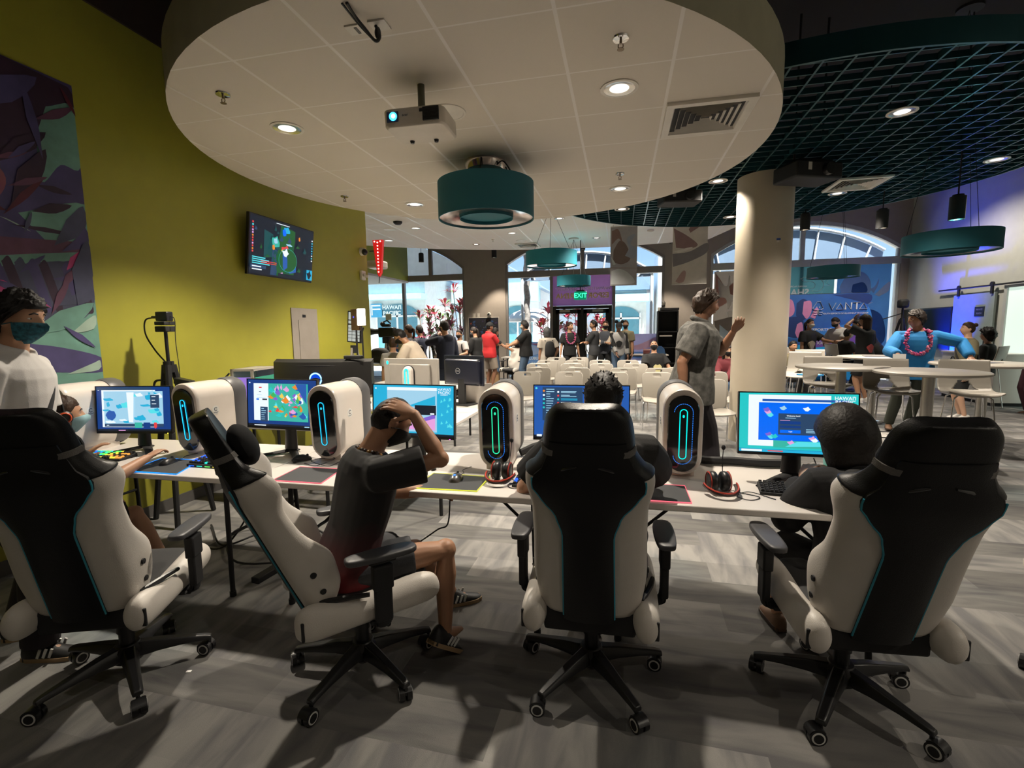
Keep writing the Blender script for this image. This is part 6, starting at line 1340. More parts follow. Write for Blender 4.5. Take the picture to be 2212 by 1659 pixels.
# ================================================================== high tables and stools
def high_table(label, x, y, r=.49, h=1.05):
    t = thing('high_table', label, 'table', (x, y, 0), 0, 'round white high tables'); g = G(); g.lathe([(0,h),(r-.012,h),(r,h-.008),(r,h-.026),(r-.014,h-.034),(0,h-.034)], 56); g.build('table_top', M_poly_w, t)
    g = G(); g.cyl((0,0,.02),(0,0,h-.034),.055,n=24); g.build('pedestal', M_steel, t); g = G(); g.lathe([(0,.028),(.055,.026),(.20,.016),(.245,.008),(.25,0),(0,0)], 48); g.build('base', M_chrome, t)
high_table('round white high table nearest the column', 2.63, 6.62)
high_table('round white high table in front of the person in blue, nearest one', 3.19, 5.94)
high_table('round white high table farther back, left of the person in blue', 3.87, 8.62)
high_table('round white high table at the right frame edge with a dark sheet on it', 4.42, 7.14, .54)
for lab, x, y, r in (('dark flat sheet on the right high table', 4.35, 7.18, 20), ('dark flat sheet on the far high table left of the person in blue', 3.92, 8.55, -15)):
    o = G().box((0,0,.002), (.42,.3,.004)).build('sheet', mat('dark_sheet', (.06,.06,.07), .4)); o.location = (x, y, 1.05); o.rotation_euler.z = math.radians(r); tag(o, lab, 'sheet')
PROF = [(-.265,1.13),(-.245,1.02),(-.225,.93),(-.205,.86),(-.175,.805),(-.12,.775),(-.04,.762),(.06,.762),(.15,.770),(.20,.775),(.225,.768),(.235,.755)]
def shell(u, v):
    k = v*(len(PROF)-1); i = min(int(k), len(PROF)-2); a = k-i; y = PROF[i][0]*(1-a)+PROF[i+1][0]*a; z = PROF[i][1]*(1-a)+PROF[i+1][1]*a
    w = .225+.012*math.sin(PI*v) - (.05*max(0, v-.85)/.15); x = (2*u-1)*w; return (x, y+.03*(x/.23)**2*(1-v), z+.025*(x/.23)**2*min(1, max(0, v-.3)*3))
t = thing('bar_stool', 'white bar stool', 'stool', (0,0,0), 0, 'white shell bar stools')
def hole(u, v): return .235 < v < .40 and abs(u-.5) < .10+.14*(v-.235)/.165
g = G(); g.add(*surf(shell, 36, 44, hole)); o = g.build('shell', M_poly_w, t, angle=60, fix=False); solid(o, .016)
for s in (-1, 1):
    for q in (-1, 1): g = G(); g.tube([(s*.12,q*.10,.755),(s*.16,q*.13,.72),(s*.22,q*.22,.0)], .0085, 8); g.build('leg', M_chrome, t)
g = G(); g.tube([(-.19,.185,.25),(.19,.185,.25),(.19,-.185,.25),(-.19,-.185,.25),(-.19,.185,.25)], .007, 8); g.build('footrest', M_chrome, t)
st = t
for k, (lab, x, y, r) in enumerate((('white bar stool behind the high table nearest the column', 2.62, 7.02, 172), ('white bar stool behind the nearest high table, between it and the person in blue', 3.08, 6.42, 172), ('white bar stool right of the nearest high table, before the person in blue', 3.78, 6.30, 166), ('white bar stool right of the column with a blue folder on its seat', 2.72, 8.25, 150), ('white bar stool beside the column, smallest visible one', 3.15, 9.0, 175))):
    c = st if k == 0 else dup(st, lab, (0,0,0)); c['label'] = lab; c.location = (x, y, 0); c.rotation_euler.z = math.radians(r)
t = thing('folder', 'blue folder on the stool seat right of the column', 'folder', (2.80, 8.10, .785), 30); G().box((0,0,.012), (.22,.28,.02)).build('cover', mat('bright_blue_folder', (.02,.22,.5), .5), t, .003); G().box((.01,0,.012), (.21,.27,.012)).build('pages', M_silver, t)
t = thing('card', 'white name card standing on the middle bar stool back', 'card', (3.27, 6.69, 1.13), -8); G().box((0,0,.02), (.13,.004,.075)).build('sheet', mat('paper_white', (.8,.8,.78)), t)
# ================================================================== people
SKIN = {'a': (.46,.25,.15), 'b': (.36,.185,.105), 'c': (.27,.13,.075), 'd': (.52,.31,.21)}
def skin(k): return mat('skin_'+k, SKIN[k], .5, bump=.05, bscale=200., var=.05)
def cloth(name, c, **kw): return mat('cloth_'+name, c, .85, bump=.10, bscale=160., var=.08, **kw)
M_eye = mat('eye_dark', (.012,.009,.008), .2); M_eyew = mat('eye_white', (.6,.57,.53), .3)
def hair_m(k): return mat('hair_'+k, {'black': (.010,.008,.007), 'brown': (.035,.018,.010), 'grey': (.06,.06,.062), 'dark': (.016,.011,.009), 'light': (.06,.035,.02)}[k], .55, spec=.25, bump=.35, bscale=70., var=.3, vscale=30.)
def gs(x, s): return math.exp(-(x/s)**2)
def head_pt(d):
    """skin point of a head (centre between chin and crown) in direction d; x right, y forward"""
    x, y, z = d; a, b, c = .074, .096, .118
    r = 1/math.sqrt((x/a)**2+(y/b)**2+(z/c)**2); p = Vector((x*r, y*r, z*r))
    t = min(1, max(0, -p.z/.118))
    p.x *= 1-.30*t*t
    if p.y < 0: p.y *= 1-.42*sstep(.02, .12, -p.z)
    if p.y > 0:
        p.y *= 1-.05*gs(p.x, .06)
        p.y += .022*gs(p.x, .0125)*(sstep(.035, -.028, p.z)*sstep(-.052, -.034, p.z))
        p.y -= .010*(gs(p.x-.032, .017)+gs(p.x+.032, .017))*gs(p.z-.008, .014)
        p.y += .004*gs(abs(p.x)-.03, .025)*gs(p.z-.032, .011)
        p.y += .006*gs(p.x, .022)*gs(p.z+.064, .009)+.008*gs(p.x, .022)*gs(p.z+.104, .016)
        p.y -= .003*gs(p.x, .02)*gs(p.z+.083, .007)
        p.y += .004*(gs(p.x-.042, .02)+gs(p.x+.042, .02))*gs(p.z+.025, .02)
    return p
def dirv(th, ph): return (math.sin(th)*math.sin(ph), math.sin(th)*math.cos(ph), math.cos(th))
def head_geo(g, nu=40, nv=30):
    rings = [[head_pt(dirv(PI*i/nv, 2*PI*j/nu)) for j in range(nu)] for i in range(1, nv)]
    g.loft(rings)
    for s in (-1, 1):
        g.ell((s*.076,-.008,-.004), (.010,.021,.031), Matrix.Rotation(s*.3, 3, 'Z'), 12, 8); g.ell((s*.080,-.016,.004), (.007,.010,.022), Matrix.Rotation(s*.5, 3, 'Z'), 10, 6)
def hairline(ph, back, front, side=0.):
    a = abs((ph+PI) % (2*PI)-PI)
    pts = [(0, front), (.75, front-.004), (1.15, .03+side), (1.45, .005+side), (1.60, -.012+side), (1.75, -.035), (2.3, back+.01), (PI, back)]
    for (a0, z0), (a1, z1) in zip(pts, pts[1:]):
        if a <= a1: return z0+(z1-z0)*(a-a0)/(a1-a0)
    return back
def hair_geo(g, style, seed=0):
    th = {'buzz': .006, 'short': .014, 'spiky': .020, 'medium': .020, 'bob': .030, 'bigbob': .066, 'long': .020, 'pony': .012, 'bun': .013, 'curly': .045, 'bald': .003}[style]
    back = {'bob': -.085, 'bigbob': -.10, 'long': -.08, 'medium': -.085, 'curly': -.085}.get(style, -.068); front = {'bald': .085, 'bob': .045, 'medium': .055}.get(style, .062)
    rough = {'spiky': .010, 'curly': .022, 'medium': .014, 'short': .005, 'bob': .003, 'bigbob': .004}.get(style, .0025)
    nu, nv = 44, 16; outer, inner = [], []
    for i in range(nv+1):
        t = i/nv; ro, ri = [], []
        for j in range(nu):
            ph = 2*PI*j/nu; zh = hairline(ph, back, front, -.01 if style in ('bob','bigbob','medium','long') else 0)
            lo, hi = 0.02, PI
            for _ in range(18):
                m = (lo+hi)/2
                if head_pt(dirv(m, ph)).z > zh: lo = m
                else: hi = m
            q = head_pt(dirv(max(.02, lo*t), ph)); n = q.normalized()
            edge = 1 if style in ('bob','bigbob','medium','curly','long') else (.35+.65*sstep(1.0, .55, t))
            f = noise.noise(Vector((n.x*9+seed, n.y*9, n.z*9)))*rough*1.4+noise.noise(Vector((n.x*26+seed, n.y*26, n.z*26)))*rough*.8
            ro.append(q+n*(th*edge+f*min(1, edge+.1))); ri.append(q-n*.010)
        outer.append(ro); inner.append(ri)
    g.loft(outer+list(reversed(inner)))
    if style in ('bob', 'bigbob', 'long'):
        L = {'bob': .10, 'bigbob': .11, 'long': .26}[style]; ang = np.linspace(1.25, 2*PI-1.25, 22); rings = []
        for k in range(6):
            z = -.0-(L+.05)*k/5; f = 1-.18*(k/5)**2
            o = [Vector((math.sin(a)*(.088+th*.6)*f, math.cos(a)*(.098+th*.5)*f-.008, z)) for a in ang]; i_ = [Vector((math.sin(a)*.058*f, math.cos(a)*.068*f-.008, z)) for a in reversed(ang)]
            rings.append(o+i_)
        g.loft(rings)
    if style == 'pony': g.tube(crom([(0,-.085,.03),(0,-.12,.02),(0,-.13,-.05),(0,-.115,-.14),(0,-.10,-.20)], 4), [.020]+[.026]*13+[.02,.014,.006], 10)
    if style == 'bun': g.ell((0,-.10,.075), (.038,.036,.036))
    if style == 'spiky':
        R = random.Random(seed)
        for k in range(70):
            d = dirv(R.uniform(.05, 1.25), R.uniform(0, 2*PI)); p = head_pt(d); n = Vector(d); t = (n+Vector((R.uniform(-.4,.4), R.uniform(-.1,.6), R.uniform(-.1,.4)))).normalized(); g.tube([p+n*.008, p+n*.017+t*.003, p+n*.019+t*.013], [.008,.006,.0015], 5)
def ik(a, b, l1, l2, pole):
    a, b, pole = Vector(a), Vector(b), Vector(pole); d = b-a; L = d.length; L2 = min(L, (l1+l2)*.999); d.normalize(); b = a+d*L2
    x = (l1*l1-l2*l2+L2*L2)/(2*L2); h = math.sqrt(max(l1*l1-x*x, 0)); p = (pole-d*pole.dot(d)); p.normalize()
    return a+d*x+p*h, b
def hand_geo(g, wrist, fwd, palm, side, curl=.35, k=1., spread=.10):
    """palm, four jointed fingers of unequal length and an opposed thumb; palm = direction the palm faces, side +1 right hand"""
    f = Vector(fwd).normalized(); n = Vector(palm); n = (n-f*n.dot(f)).normalized(); x = f.cross(n)*side   # x: towards the thumb
    if side > 0: x = -x
    x = n.cross(f)*(-side)
    P = lambda a, b, c: Vector(wrist)+(x*a+f*b+n*c)*k
    rings = []
    for b, w, h in ((-.012,.024,.018),(.012,.028,.017),(.04,.039,.016),(.07,.042,.0135),(.088,.039,.010)):
        rings.append([P(w*math.cos(q), b, h*math.sin(q)) for q in [2*PI*i/14 for i in range(14)]])
    g.loft(rings)
    for i, (off, L, r) in enumerate(((.031,.072,.0088),(.0105,.080,.0090),(-.0105,.074,.0086),(-.030,.058,.0076))):
        a = curl*(1+.12*i); s0 = (1.2-i)*spread; pts = [P(off*.95, .070, 0)]; b = .086; c = 0.; u = off; ang = a*.5; pts.append(P(u, b, c))
        for seg in (.44, .32, .26):
            b += L*seg*math.cos(ang); c += L*seg*math.sin(ang); u += L*seg*math.sin(s0)*.8; pts.append(P(u, b, c)); ang += a
        g.tube(pts, [r*1.05*k, r*1.08*k, r*k, r*.92*k, r*.70*k], 8)
    ta = .75+curl*.3
    g.tube([P(.020,.010,.004), P(.040,.030,.012+.01*curl), P(.058,.056,.018+.022*curl), P(.062,.080,.020+.045*curl)], [.014*k,.0125*k,.0105*k,.0075*k], 8)
TORSO = [(-.115,.120,.085,-.005),(-.06,.160,.112,-.008),(.0,.168,.116,-.008),(.07,.158,.106,0),(.15,.143,.098,.004),(.25,.155,.108,.006),(.34,.172,.116,.004),(.41,.178,.112,0),(.455,.165,.098,-.004),(.49,.125,.080,-.008),(.515,.080,.064,-.008)]
def person(label, loc, rz, H=1.72, z0=0., hip=.93, lean=0., side=0., twist=0., look=(0,0,0), armL=None, armR=None, legL=None, legR=None, sk='a', build=1., hair=('short','black'), top=None, bottom=None, shoe=None, mask=None, lei=None, cap=None, near=False, curl=(.4,.4), palm=(None,None), hdir=(None,None), extras=(), world=False, name='person', foot=(0,0), nofeet=False):
    """a whole figure from a posed skeleton: body mesh, clothes, hair. Pose targets are metres in the figure's own frame (x right, y forward) unless world"""
    t = thing(name, label, 'person', loc, rz); k = H/1.75; V = .0055 if near else .011
    W2L = (Matrix.Translation(loc) @ Matrix.Rotation(math.radians(rz), 4, 'Z')).inverted()
    def pt(p): return W2L @ Vector(p) if world else Vector(p)*k
    hipz = hip*k; Pv = Vector((0, 0, hipz)); Rt = Rz(twist) @ Ry(side) @ Rx(-lean)
    def up(p): return Pv + Rt @ (Vector(p)*k)
    def ringpt(z, rx, ry, yo, grow=0, n=22):
        out = []; w = sstep(-.03, .14, z); Rw = Rz(twist*w) @ Ry(side*w) @ Rx(-lean*w)
        for j in range(n):
            a = 2*PI*j/n; ca, sa = math.cos(a), math.sin(a); e = .86
            x = (rx*build+grow)*math.copysign(abs(ca)**e, ca); y = (ry*(build*.5+.5 if build < 1 else build)+grow)*math.copysign(abs(sa)**e, sa)+yo
            out.append(Pv + Rw @ (Vector((x, y, z))*k))
        return out
    neck, piv = up((0,-.005,.50)), up((0,0,.548))
    Rh = Rz(twist) @ Ry(side*.5) @ Rx(-lean*.5) @ Rz(look[0]) @ Rx(look[1]) @ Ry(look[2])
    hk = (.93*k+.07); hc = piv + Rh @ (Vector((0,.022,.125))*hk)
    Mh = Matrix.Translation(hc) @ Rh.to_4x4() @ Matrix.Diagonal((hk, hk, hk, 1))
    J = {}
    for s, A, Lg in ((-1, armL, legL), (1, armR, legR)):
        sh = up((s*.178*build, -.008, .435)); A = A or ((s*.23, .04, hip-.13), (s*.3, -1, 0))
        el, wr = ik(sh, pt(A[0]), .285*k, .25*k, (W2L.to_3x3() @ Vector(A[1])) if world else A[1])
        hp = Pv + Vector((s*.088*k*build, 0, -.03*k)); Lg = Lg or ((s*.10, -.02, .075), (s*.1, 1, 0))
        kn, an = ik(hp, pt(Lg[0]), .43*k, .42*k, (W2L.to_3x3() @ Vector(Lg[1])) if world else Lg[1]); J[s] = (sh, el, wr, hp, kn, an)
    skm = skin(sk)
    # ---- body: one continuous surface
    g = G(); g.loft([ringpt(*r) for r in TORSO])
    g.tube([up((0,-.008,.49)), piv-Vector((0,0,.01*k)), piv + Rh @ (Vector((0,.004,.05))*k), hc-Vector((0,0,.02))], [.068*k,.056*k,.055*k,.05*k], 16)
    h = G(); h.M = Mh; head_geo(h); g.add(h.v, h.f)
    for s in (-1, 1):
        sh, el, wr, hp, kn, an = J[s]; b = .75+.25*build
        inn = up((s*.10, -.005, .43)); g.tube([inn, sh, sh.lerp(el,.3), sh.lerp(el,.7), el, el.lerp(wr,.25), el.lerp(wr,.65), wr], [.06*k*b,.058*k*b,.052*k*b,.044*k*b,.040*k*b,.042*k*b,.033*k*b,.026*k], 14)
        g.tube([hp+Vector((0,0,.05*k)), hp, hp.lerp(kn,.35), hp.lerp(kn,.75), kn, kn.lerp(an,.28), kn.lerp(an,.6), an+(kn-an)*.05, an], [.07*k*b,.086*k*b,.078*k*b,.060*k*b,.053*k*b,.055*k*b,.044*k*b,.034*k*b,.034*k*b], 14)
        for (c, r) in ((kn, .054), (el, .041)): g.ell(c, (r*k*b,)*3, None, 12, 8)
        if not nofeet:
            fd = Vector((math.sin(math.radians(foot[0 if s < 0 else 1])), math.cos(math.radians(foot[0 if s < 0 else 1])), 0)); sd = (an-kn).normalized()
            if abs(sd.z) < .5: pass
            g.tube([an-fd*.05*k-Vector((0,0,.035*k)), an-Vector((0,0,.02*k)), an+fd*.06*k-Vector((0,0,.042*k)), an+fd*.12*k-Vector((0,0,.056*k))], [.022*k,.030*k,.026*k,.012*k], 12)
        fw = (wr-el).normalized(); pm = palm[0 if s < 0 else 1] or (-s*.9, .3, -.2)
        if world: pm = W2L.to_3x3() @ Vector(pm)
        hd = hdir[0 if s < 0 else 1]
        if hd: fw = ((W2L.to_3x3() @ Vector(hd)) if world else Vector(hd)).normalized()
        if near: hand_geo(g, wr, fw, pm, s, curl[0 if s < 0 else 1], k*.98)
        J[s] = (sh, el, wr, hp, kn, an, fw, pm)
    me = remesh(g, V, 2, .5)
    if not near:        # finer hands joined at the wrist
        bm = bmesh.new(); bm.from_mesh(me)
        for s in (-1, 1):
            hg = G(); hand_geo(hg, J[s][2], J[s][6], J[s][7], s, curl[0 if s < 0 else 1], k*1.0); vs = [bm.verts.new(p) for p in hg.v]
            for f_ in hg.f:
                try: bm.faces.new([vs[i] for i in f_])
                except ValueError: pass
        bmesh.ops.recalc_face_normals(bm, faces=bm.faces); bm.to_mesh(me); bm.free()
    me.materials.clear(); me.materials.append(skm); link('body', me, t, angle=70)
    def wear(nm, gg, m, it=3, vox=None):
        mm = remesh(gg, vox or V*1.15, it, .5); mm.materials.clear(); mm.materials.append(m); return link(nm, mm, t, angle=75)
    # ---- clothes
    if top:
        m, sl, hem = top['m'], top.get('sleeve', 'short'), top.get('hem', -.12); lo = top.get('loose', .014); gg = G()
        rs = [r for r in TORSO if r[0] >= max(hem, -.115)]
        if hem < rs[0][0]-.005: rs = [(hem, max(.168, rs[0][1]), max(.118, rs[0][2]), -.004)] + rs[0:]
        if hem < -.1: rs = [r if r[0] > -.05 else (r[0], .170, .120, -.006) for r in rs]
        gg.loft([ringpt(*r, grow=lo*(1.15 if r[0] < .3 else .9 if r[0] < .48 else .55)) for r in rs])
        for s in (-1, 1):
            sh, el, wr = J[s][:3]; b = .75+.25*build; inn = up((s*.10, -.005, .43))
            if sl == 'short': gg.tube([inn, sh, sh.lerp(el,.35), sh.lerp(el,.72)], [.066*k*b+lo*.6,.064*k*b+lo*.6,.062*k*b+lo,.060*k*b+lo*1.3], 16)
            elif sl == 'long': gg.tube([inn, sh, sh.lerp(el,.5), el, el.lerp(wr,.4), el.lerp(wr,.86), el.lerp(wr,.95)], [.066*k*b+lo*.6,.063*k*b+lo*.6,.052*k*b+lo,.046*k*b+lo,.043*k*b+lo,.034*k*b+lo,.030*k*b+lo*.7], 16)
            if sl == 'long': gg.ell(el, (.046*k*b+lo,)*3, None, 12, 8)
        if top.get('hood'): gg.ell(up((0,-.10,.47)), (.11*k,.07*k,.07*k), None, 14, 10)
        if top.get('collar'): gg.tube([up((.072*math.sin(a), .066*math.cos(a)-.004, .530-.018*math.cos(a))) for a in np.linspace(.35, 2*PI-.35, 18)], .024*k, 8)
        so = wear(top.get('name', 'shirt'), gg, m)
        if top.get('sleeve_m'):
            g2 = G()
            for s in (-1, 1): sh, el, wr = J[s][:3]; g2.tube([up((s*.13,-.005,.44)), sh, el, el.lerp(wr,.93)], [.074*k,.076*k,.064*k,.046*k], 16); g2.ell(el, (.064*k,)*3, None, 12, 8)
            wear('sleeves', g2, top['sleeve_m'])
        if top.get('emblem'):
            ec, er, em, back_ = top['emblem']; g2 = G(); yy = (-1 if back_ else 1)
            pts = [up((ec[0]+er*math.cos(a)*(1+.2*math.sin(3*a)), yy*(.145+top.get('emb', 0)), ec[1]+er*1.2*math.sin(a))) for a in [2*PI*i/16 for i in range(16)]]; n_ = (Rt @ Vector((0, -yy, 0)))*.05
            g2.loft([[p for p in pts], [p+n_ for p in pts]]); g2.build('print', em, so)
    if bottom:
        m, ln = bottom['m'], bottom.get('len', 'long'); lo = bottom.get('loose', .013); gg = G()
        gg.loft([ringpt(*r, grow=lo*.8) for r in TORSO if r[0] <= .08])
        for s in (-1, 1):
            sh, el, wr, hp, kn, an = J[s][:6]; b = .75+.25*build
            if ln == 'long': ps = [hp+Vector((0,0,.04*k)), hp, hp.lerp(kn,.5), kn, kn.lerp(an,.4), kn.lerp(an,.85), kn.lerp(an,1.0)]; rr = [.075*k*b+lo,.090*k*b+lo,.076*k*b+lo,.060*k*b+lo,.056*k*b+lo,.050*k*b+lo,.050*k*b+lo]
            else:
                e = {'knee': .88, 'short': .62}[ln]; ps = [hp+Vector((0,0,.04*k)), hp, hp.lerp(kn,.4), hp.lerp(kn,e)]; rr = [.075*k*b+lo,.090*k*b+lo,.084*k*b+lo*1.3,.076*k*b+lo*1.6]
            gg.tube(ps, rr, 16)
            if ln == 'long': gg.ell(kn, (.060*k*b+lo,)*3, None, 12, 8)
        wear(bottom.get('name', 'trousers' if ln == 'long' else 'shorts'), gg, m)
    if shoe and not nofeet:
        for s in (-1, 1):
            an, kn = J[s][5], J[s][4]; yaw = math.radians(foot[0 if s < 0 else 1]); pitch = shoe.get('pitch', (0,0))[0 if s < 0 else 1]
            T = Matrix.Translation(an-Vector((0,0,.0))) @ Matrix.Rotation(-yaw, 4, 'Z') @ Matrix.Rotation(math.radians(pitch), 4, 'X')
            g2 = G(); g2.M = T; rings = []
            for y, w, zt in ((-.075,.022,-.01),(-.06,.034,.015),(-.02,.039,.02),(.03,.041,.005),(.08,.044,-.025),(.13,.043,-.040),(.165,.034,-.050),(.18,.018,-.058)):
                rings.append([(w*k*math.cos(q), y*k, (-.075+(zt+.075)*max(0, math.sin(q))**.7 if math.sin(q) > 0 else -.075)*k) for q in [2*PI*i/16 for i in range(16)]])
            g2.loft(rings); so = g2.build('shoe', shoe['m'], t, angle=60)
            g2 = G(); g2.M = T; ol = [(-.075,.026),(-.04,.040),(.05,.044),(.10,.048),(.15,.042),(.18,.022)]
            g2.prism([(w*k, y*k) for y, w in ol]+[(-w*k, y*k) for y, w in reversed(ol)], -.080*k, -.060*k, 'z'); g2.build('sole', shoe.get('sole', M_rim), so)
            if shoe.get('stripes'):
                for i in range(3):
                    for q in (-1, 1): g2 = G(); g2.M = T; g2.box((q*.0405*k, (.02+.026*i)*k, -.035*k), (.006*k, .011*k, .045*k), Rx(-22)); g2.build('stripe', M_rim, so)
    # ---- head details
    def on_head(nm, gg, m, sm=60, par=t): gg.v = [tuple(Mh @ Vector(p)) for p in gg.v]; return gg.build(nm, m, par, angle=sm)
    for s in (-1, 1):
        g2 = G(); y = head_pt(Vector((s*.032,.085,.008)).normalized()).y-.004; g2.m = 0; g2.ell((s*.032,y,.009), (.0135,.006,.0065), None, 12, 8); g2.m = 1; g2.ell((s*.032,y+.0035,.009), (.0060,.0035,.0058), None, 10, 6); on_head('eye', g2, [M_eyew, M_eye])
        g2 = G(); g2.tube([head_pt(Vector((s*a, .08, b)).normalized())*1.01 for a, b in ((.014,.028),(.030,.034),(.048,.028))], [.003,.0042,.002], 6); on_head('eyebrow', g2, hair_m('dark'))
    if not mask:
        g2 = G(); g2.tube([head_pt(Vector((a, .09, -.064-.02*abs(a))).normalized())*1.004 for a in (-.024,-.012,0,.012,.024)], [.002,.0045,.005,.0045,.002], 8); on_head('mouth', g2, mat('lips_'+sk, tuple(c*s for c, s in zip(SKIN[sk], (.85,.62,.62))), .45))
    else:
        g2 = G(); ph = np.linspace(-1.25, 1.25, 21); rings = []
        for z, b in ((-.008,.004),(-.025,.012),(-.05,.016),(-.075,.013),(-.10,.008),(-.118,.003)):
            row = []
            for a in ph:
                th_ = math.acos(max(-1, min(1, (z-.018*abs(a)**2*.6)/.125))); p = head_pt(dirv(th_, a)); n = Vector((p.x, p.y, 0)).normalized(); row.append(p+n*(.005+b*gs(a, .55)))
            rings.append(row+[p-Vector((p.x, p.y, 0)).normalized()*.010 for p in reversed(row)])
        g2.loft(rings); mo = on_head('face_mask', g2, mask)
        for s in (-1, 1): g2 = G(); g2.tube([head_pt(dirv(1.75, s*1.2))*1.04, Vector((s*.082,-.012,-.03))], .0022, 5); on_head('mask_strap', g2, mask, 60, mo)
    if hair:
        g2 = G(); hair_geo(g2, hair[0], sum(map(ord, label)) % 17); on_head('hair', g2, hair_m(hair[1]), 80)
    if cap:
        g2 = G(); rings = []
        for i in range(9):
            th_ = .05+1.18*i/8; rings.append([head_pt(dirv(th_, 2*PI*j/28)).normalized()*(head_pt(dirv(th_, 2*PI*j/28)).length+.020) for j in range(28)])
        g2.loft(rings)
        f = -1 if cap.get('back') else 1; b1 = []
        for a in np.linspace(-1.0, 1.0, 13): b1.append((math.sin(a)*.080, f*(math.cos(a)*.098+.004), .050))
        b2 = [(x*1.02, y+f*.065*math.cos(a*1.2), .040-.006*math.cos(a)) for (x, y, z), a in zip(b1, np.linspace(-1., 1., 13))]
        n = len(b1); vs = b1+b2+[(x,y,z-.004) for x,y,z in b1]+[(x,y,z-.004) for x,y,z in b2]
        g2.add(vs, [(i,i+1,n+i+1,n+i) for i in range(n-1)]+[(2*n+i,3*n+i,3*n+i+1,2*n+i+1) for i in range(n-1)]+[(n+i,n+i+1,3*n+i+1,3*n+i) for i in range(n-1)])
        if cap.get('ears'):
            for s in (-1, 1): g2.ell((s*.075,-.01,.145), (.05,.016,.05))
        on_head('cap', g2, cap['m'])
    if lei:
        R = random.Random(5); g2 = G(); n = 46 if near else 34
        lo = (top or {}).get('loose', .014)
        for i in range(n):
            u = -1+2*i/(n-1); x = .125*math.sin(u*2.6)*(1 if abs(u) < .62 else 1); z = .52-.30*math.cos(min(1.0, abs(u)*1.25)*PI/2)**1.0
            if abs(u) > .8: x = .125*math.sin(u*2.6)*.9; z = .52
            ry = next((r0[2]+(r1[2]-r0[2])*(z-r0[0])/(r1[0]-r0[0]) for r0, r1 in zip(TORSO, TORSO[1:]) if r0[0] <= z <= r1[0]), .065)
            y = (ry*build+lo+.012)*math.sqrt(max(.12, 1-(x/.2)**2))
            if abs(u) > .8: y = y*(1-(abs(u)-.8)/.2*2.0)
            c = up((x, y, z))
            for q in range(3): g2.ell(c+Vector((R.uniform(-.018,.018), R.uniform(-.012,.012), R.uniform(-.018,.018)))*k, (.020*k,.014*k,.016*k), Rz(R.uniform(0,180)) @ Rx(R.uniform(-50,50)), 7, 5, R.choice((0,0,1,2)))
        g2.build('lei', lei, t)
    ctx = dict(up=up, J=J, k=k, Mh=Mh, t=t, head=on_head)
    for fn in extras: fn(ctx)
    return t
# accessories that are worn
def backpack_on(m):
    def f(c):
        up, k = c['up'], c['k']; g = G(); rings = []
        for z, w, d in ((-.02,.11,.06),(.02,.15,.10),(.2,.15,.11),(.36,.13,.09),(.43,.07,.05)): rings.append([up((w*math.cos(a), -.20+d*math.sin(a), z)) for a in [2*PI*i/14 for i in range(14)]])
        g.loft(rings); subs(g.build('backpack', m, c['t'], angle=80))
        for s in (-1, 1): g = G(); g.tube(crom([up(p) for p in ((s*.10,-.13,.43),(s*.115,-.02,.50),(s*.125,.10,.40),(s*.15,.09,.22),(s*.15,-.08,.08))], 5), .020*k, 6, flat=.4); g.build('strap', m, c['t'])
    return f
def strap_on(m, s=1):
    def f(c):
        up = c['up']; g = G(); g.tube(crom([up(p) for p in ((-s*.16,-.12,.02),(-s*.05,-.14,.25),(s*.09,-.08,.47),(s*.07,.10,.42),(-s*.06,.15,.22),(-s*.17,.1,.02))], 5), .018*c['k'], 6, flat=.4); g.build('bag_strap', m, c['t'])
    return f
def headset_on(m, mr):
    def f(c):
        g = G(); g.tube([(.095*math.cos(a), -.01, .03+.115*math.sin(a)) for a in np.linspace(-.1, PI+.1, 18)], .012, 8, flat=.6); c['head']('headset_band', g, m)
        for s in (-1, 1): g = G(); g.m = 0; g.tube([(s*.075,-.01,-.002),(s*.085,-.01,-.002),(s*.105,-.01,-.002),(s*.112,-.01,-.002)], [.040,.045,.042,.03], 16); g.m = 1; g.tube([(s*.112,-.01+.03*math.cos(a),-.002+.03*math.sin(a)) for a in np.linspace(0, 2*PI, 16)], .006, 6); c['head']('headset_cup', g, [m, mr])
    return f
def glasses_on(c):
    g = G()
    for s in (-1, 1):
        g.tube([(s*.032+.02*math.cos(a), .098, .008+.014*math.sin(a)) for a in np.linspace(0, 2*PI, 14)], .0018, 5); g.tube([(s*.052,.096,.01),(s*.078,.02,.012),(s*.08,-.01,.008)], .0016, 5)
    g.tube([(-.012,.099,.01),(.012,.099,.01)], .0016, 5); c['head']('glasses', g, M_blackm)
LEI_P = [mat('lei_magenta', (.36,.03,.13), .7), mat('lei_pink', (.5,.14,.22), .7), mat('lei_violet', (.13,.05,.16), .7)]
BLK = cloth('black', (.006,.006,.0066)); DKGREY = cloth('dark_grey', (.035,.036,.040)); NAVY = cloth('navy', (.012,.016,.035)); JEANS = cloth('denim', (.05,.085,.14)); KHAKI = cloth('khaki', (.30,.25,.20)); WHT = cloth('white', (.60,.58,.56)); CREAM = cloth('cream', (.52,.44,.35)); BEIGE = cloth('beige', (.36,.32,.27)); REDP = cloth('red', (.50,.018,.022)); MAROON = cloth('maroon', (.10,.008,.014)); OLIVE = cloth('olive', (.14,.12,.07)); BLUE = cloth('bright_blue', (.005,.14,.36)); GREYT = cloth('mid_grey', (.10,.10,.10)); LGREY = cloth('light_grey', (.34,.33,.32)); DKTROU = cloth('dark_trousers', (.016,.012,.016)); PLAID = cloth('plaid_rose', (.30,.12,.13))
MK_B = mat('mask_black', (.010,.010,.011), .8); MK_W = mat('mask_white', (.55,.53,.48), .8); MK_BL = mat('mask_pale_blue', (.30,.50,.55), .8); MK_T = mat('mask_teal_print', (.015,.10,.14), .8, var=.6, vscale=60.); MK_G = mat('mask_grey', (.16,.17,.18), .8)
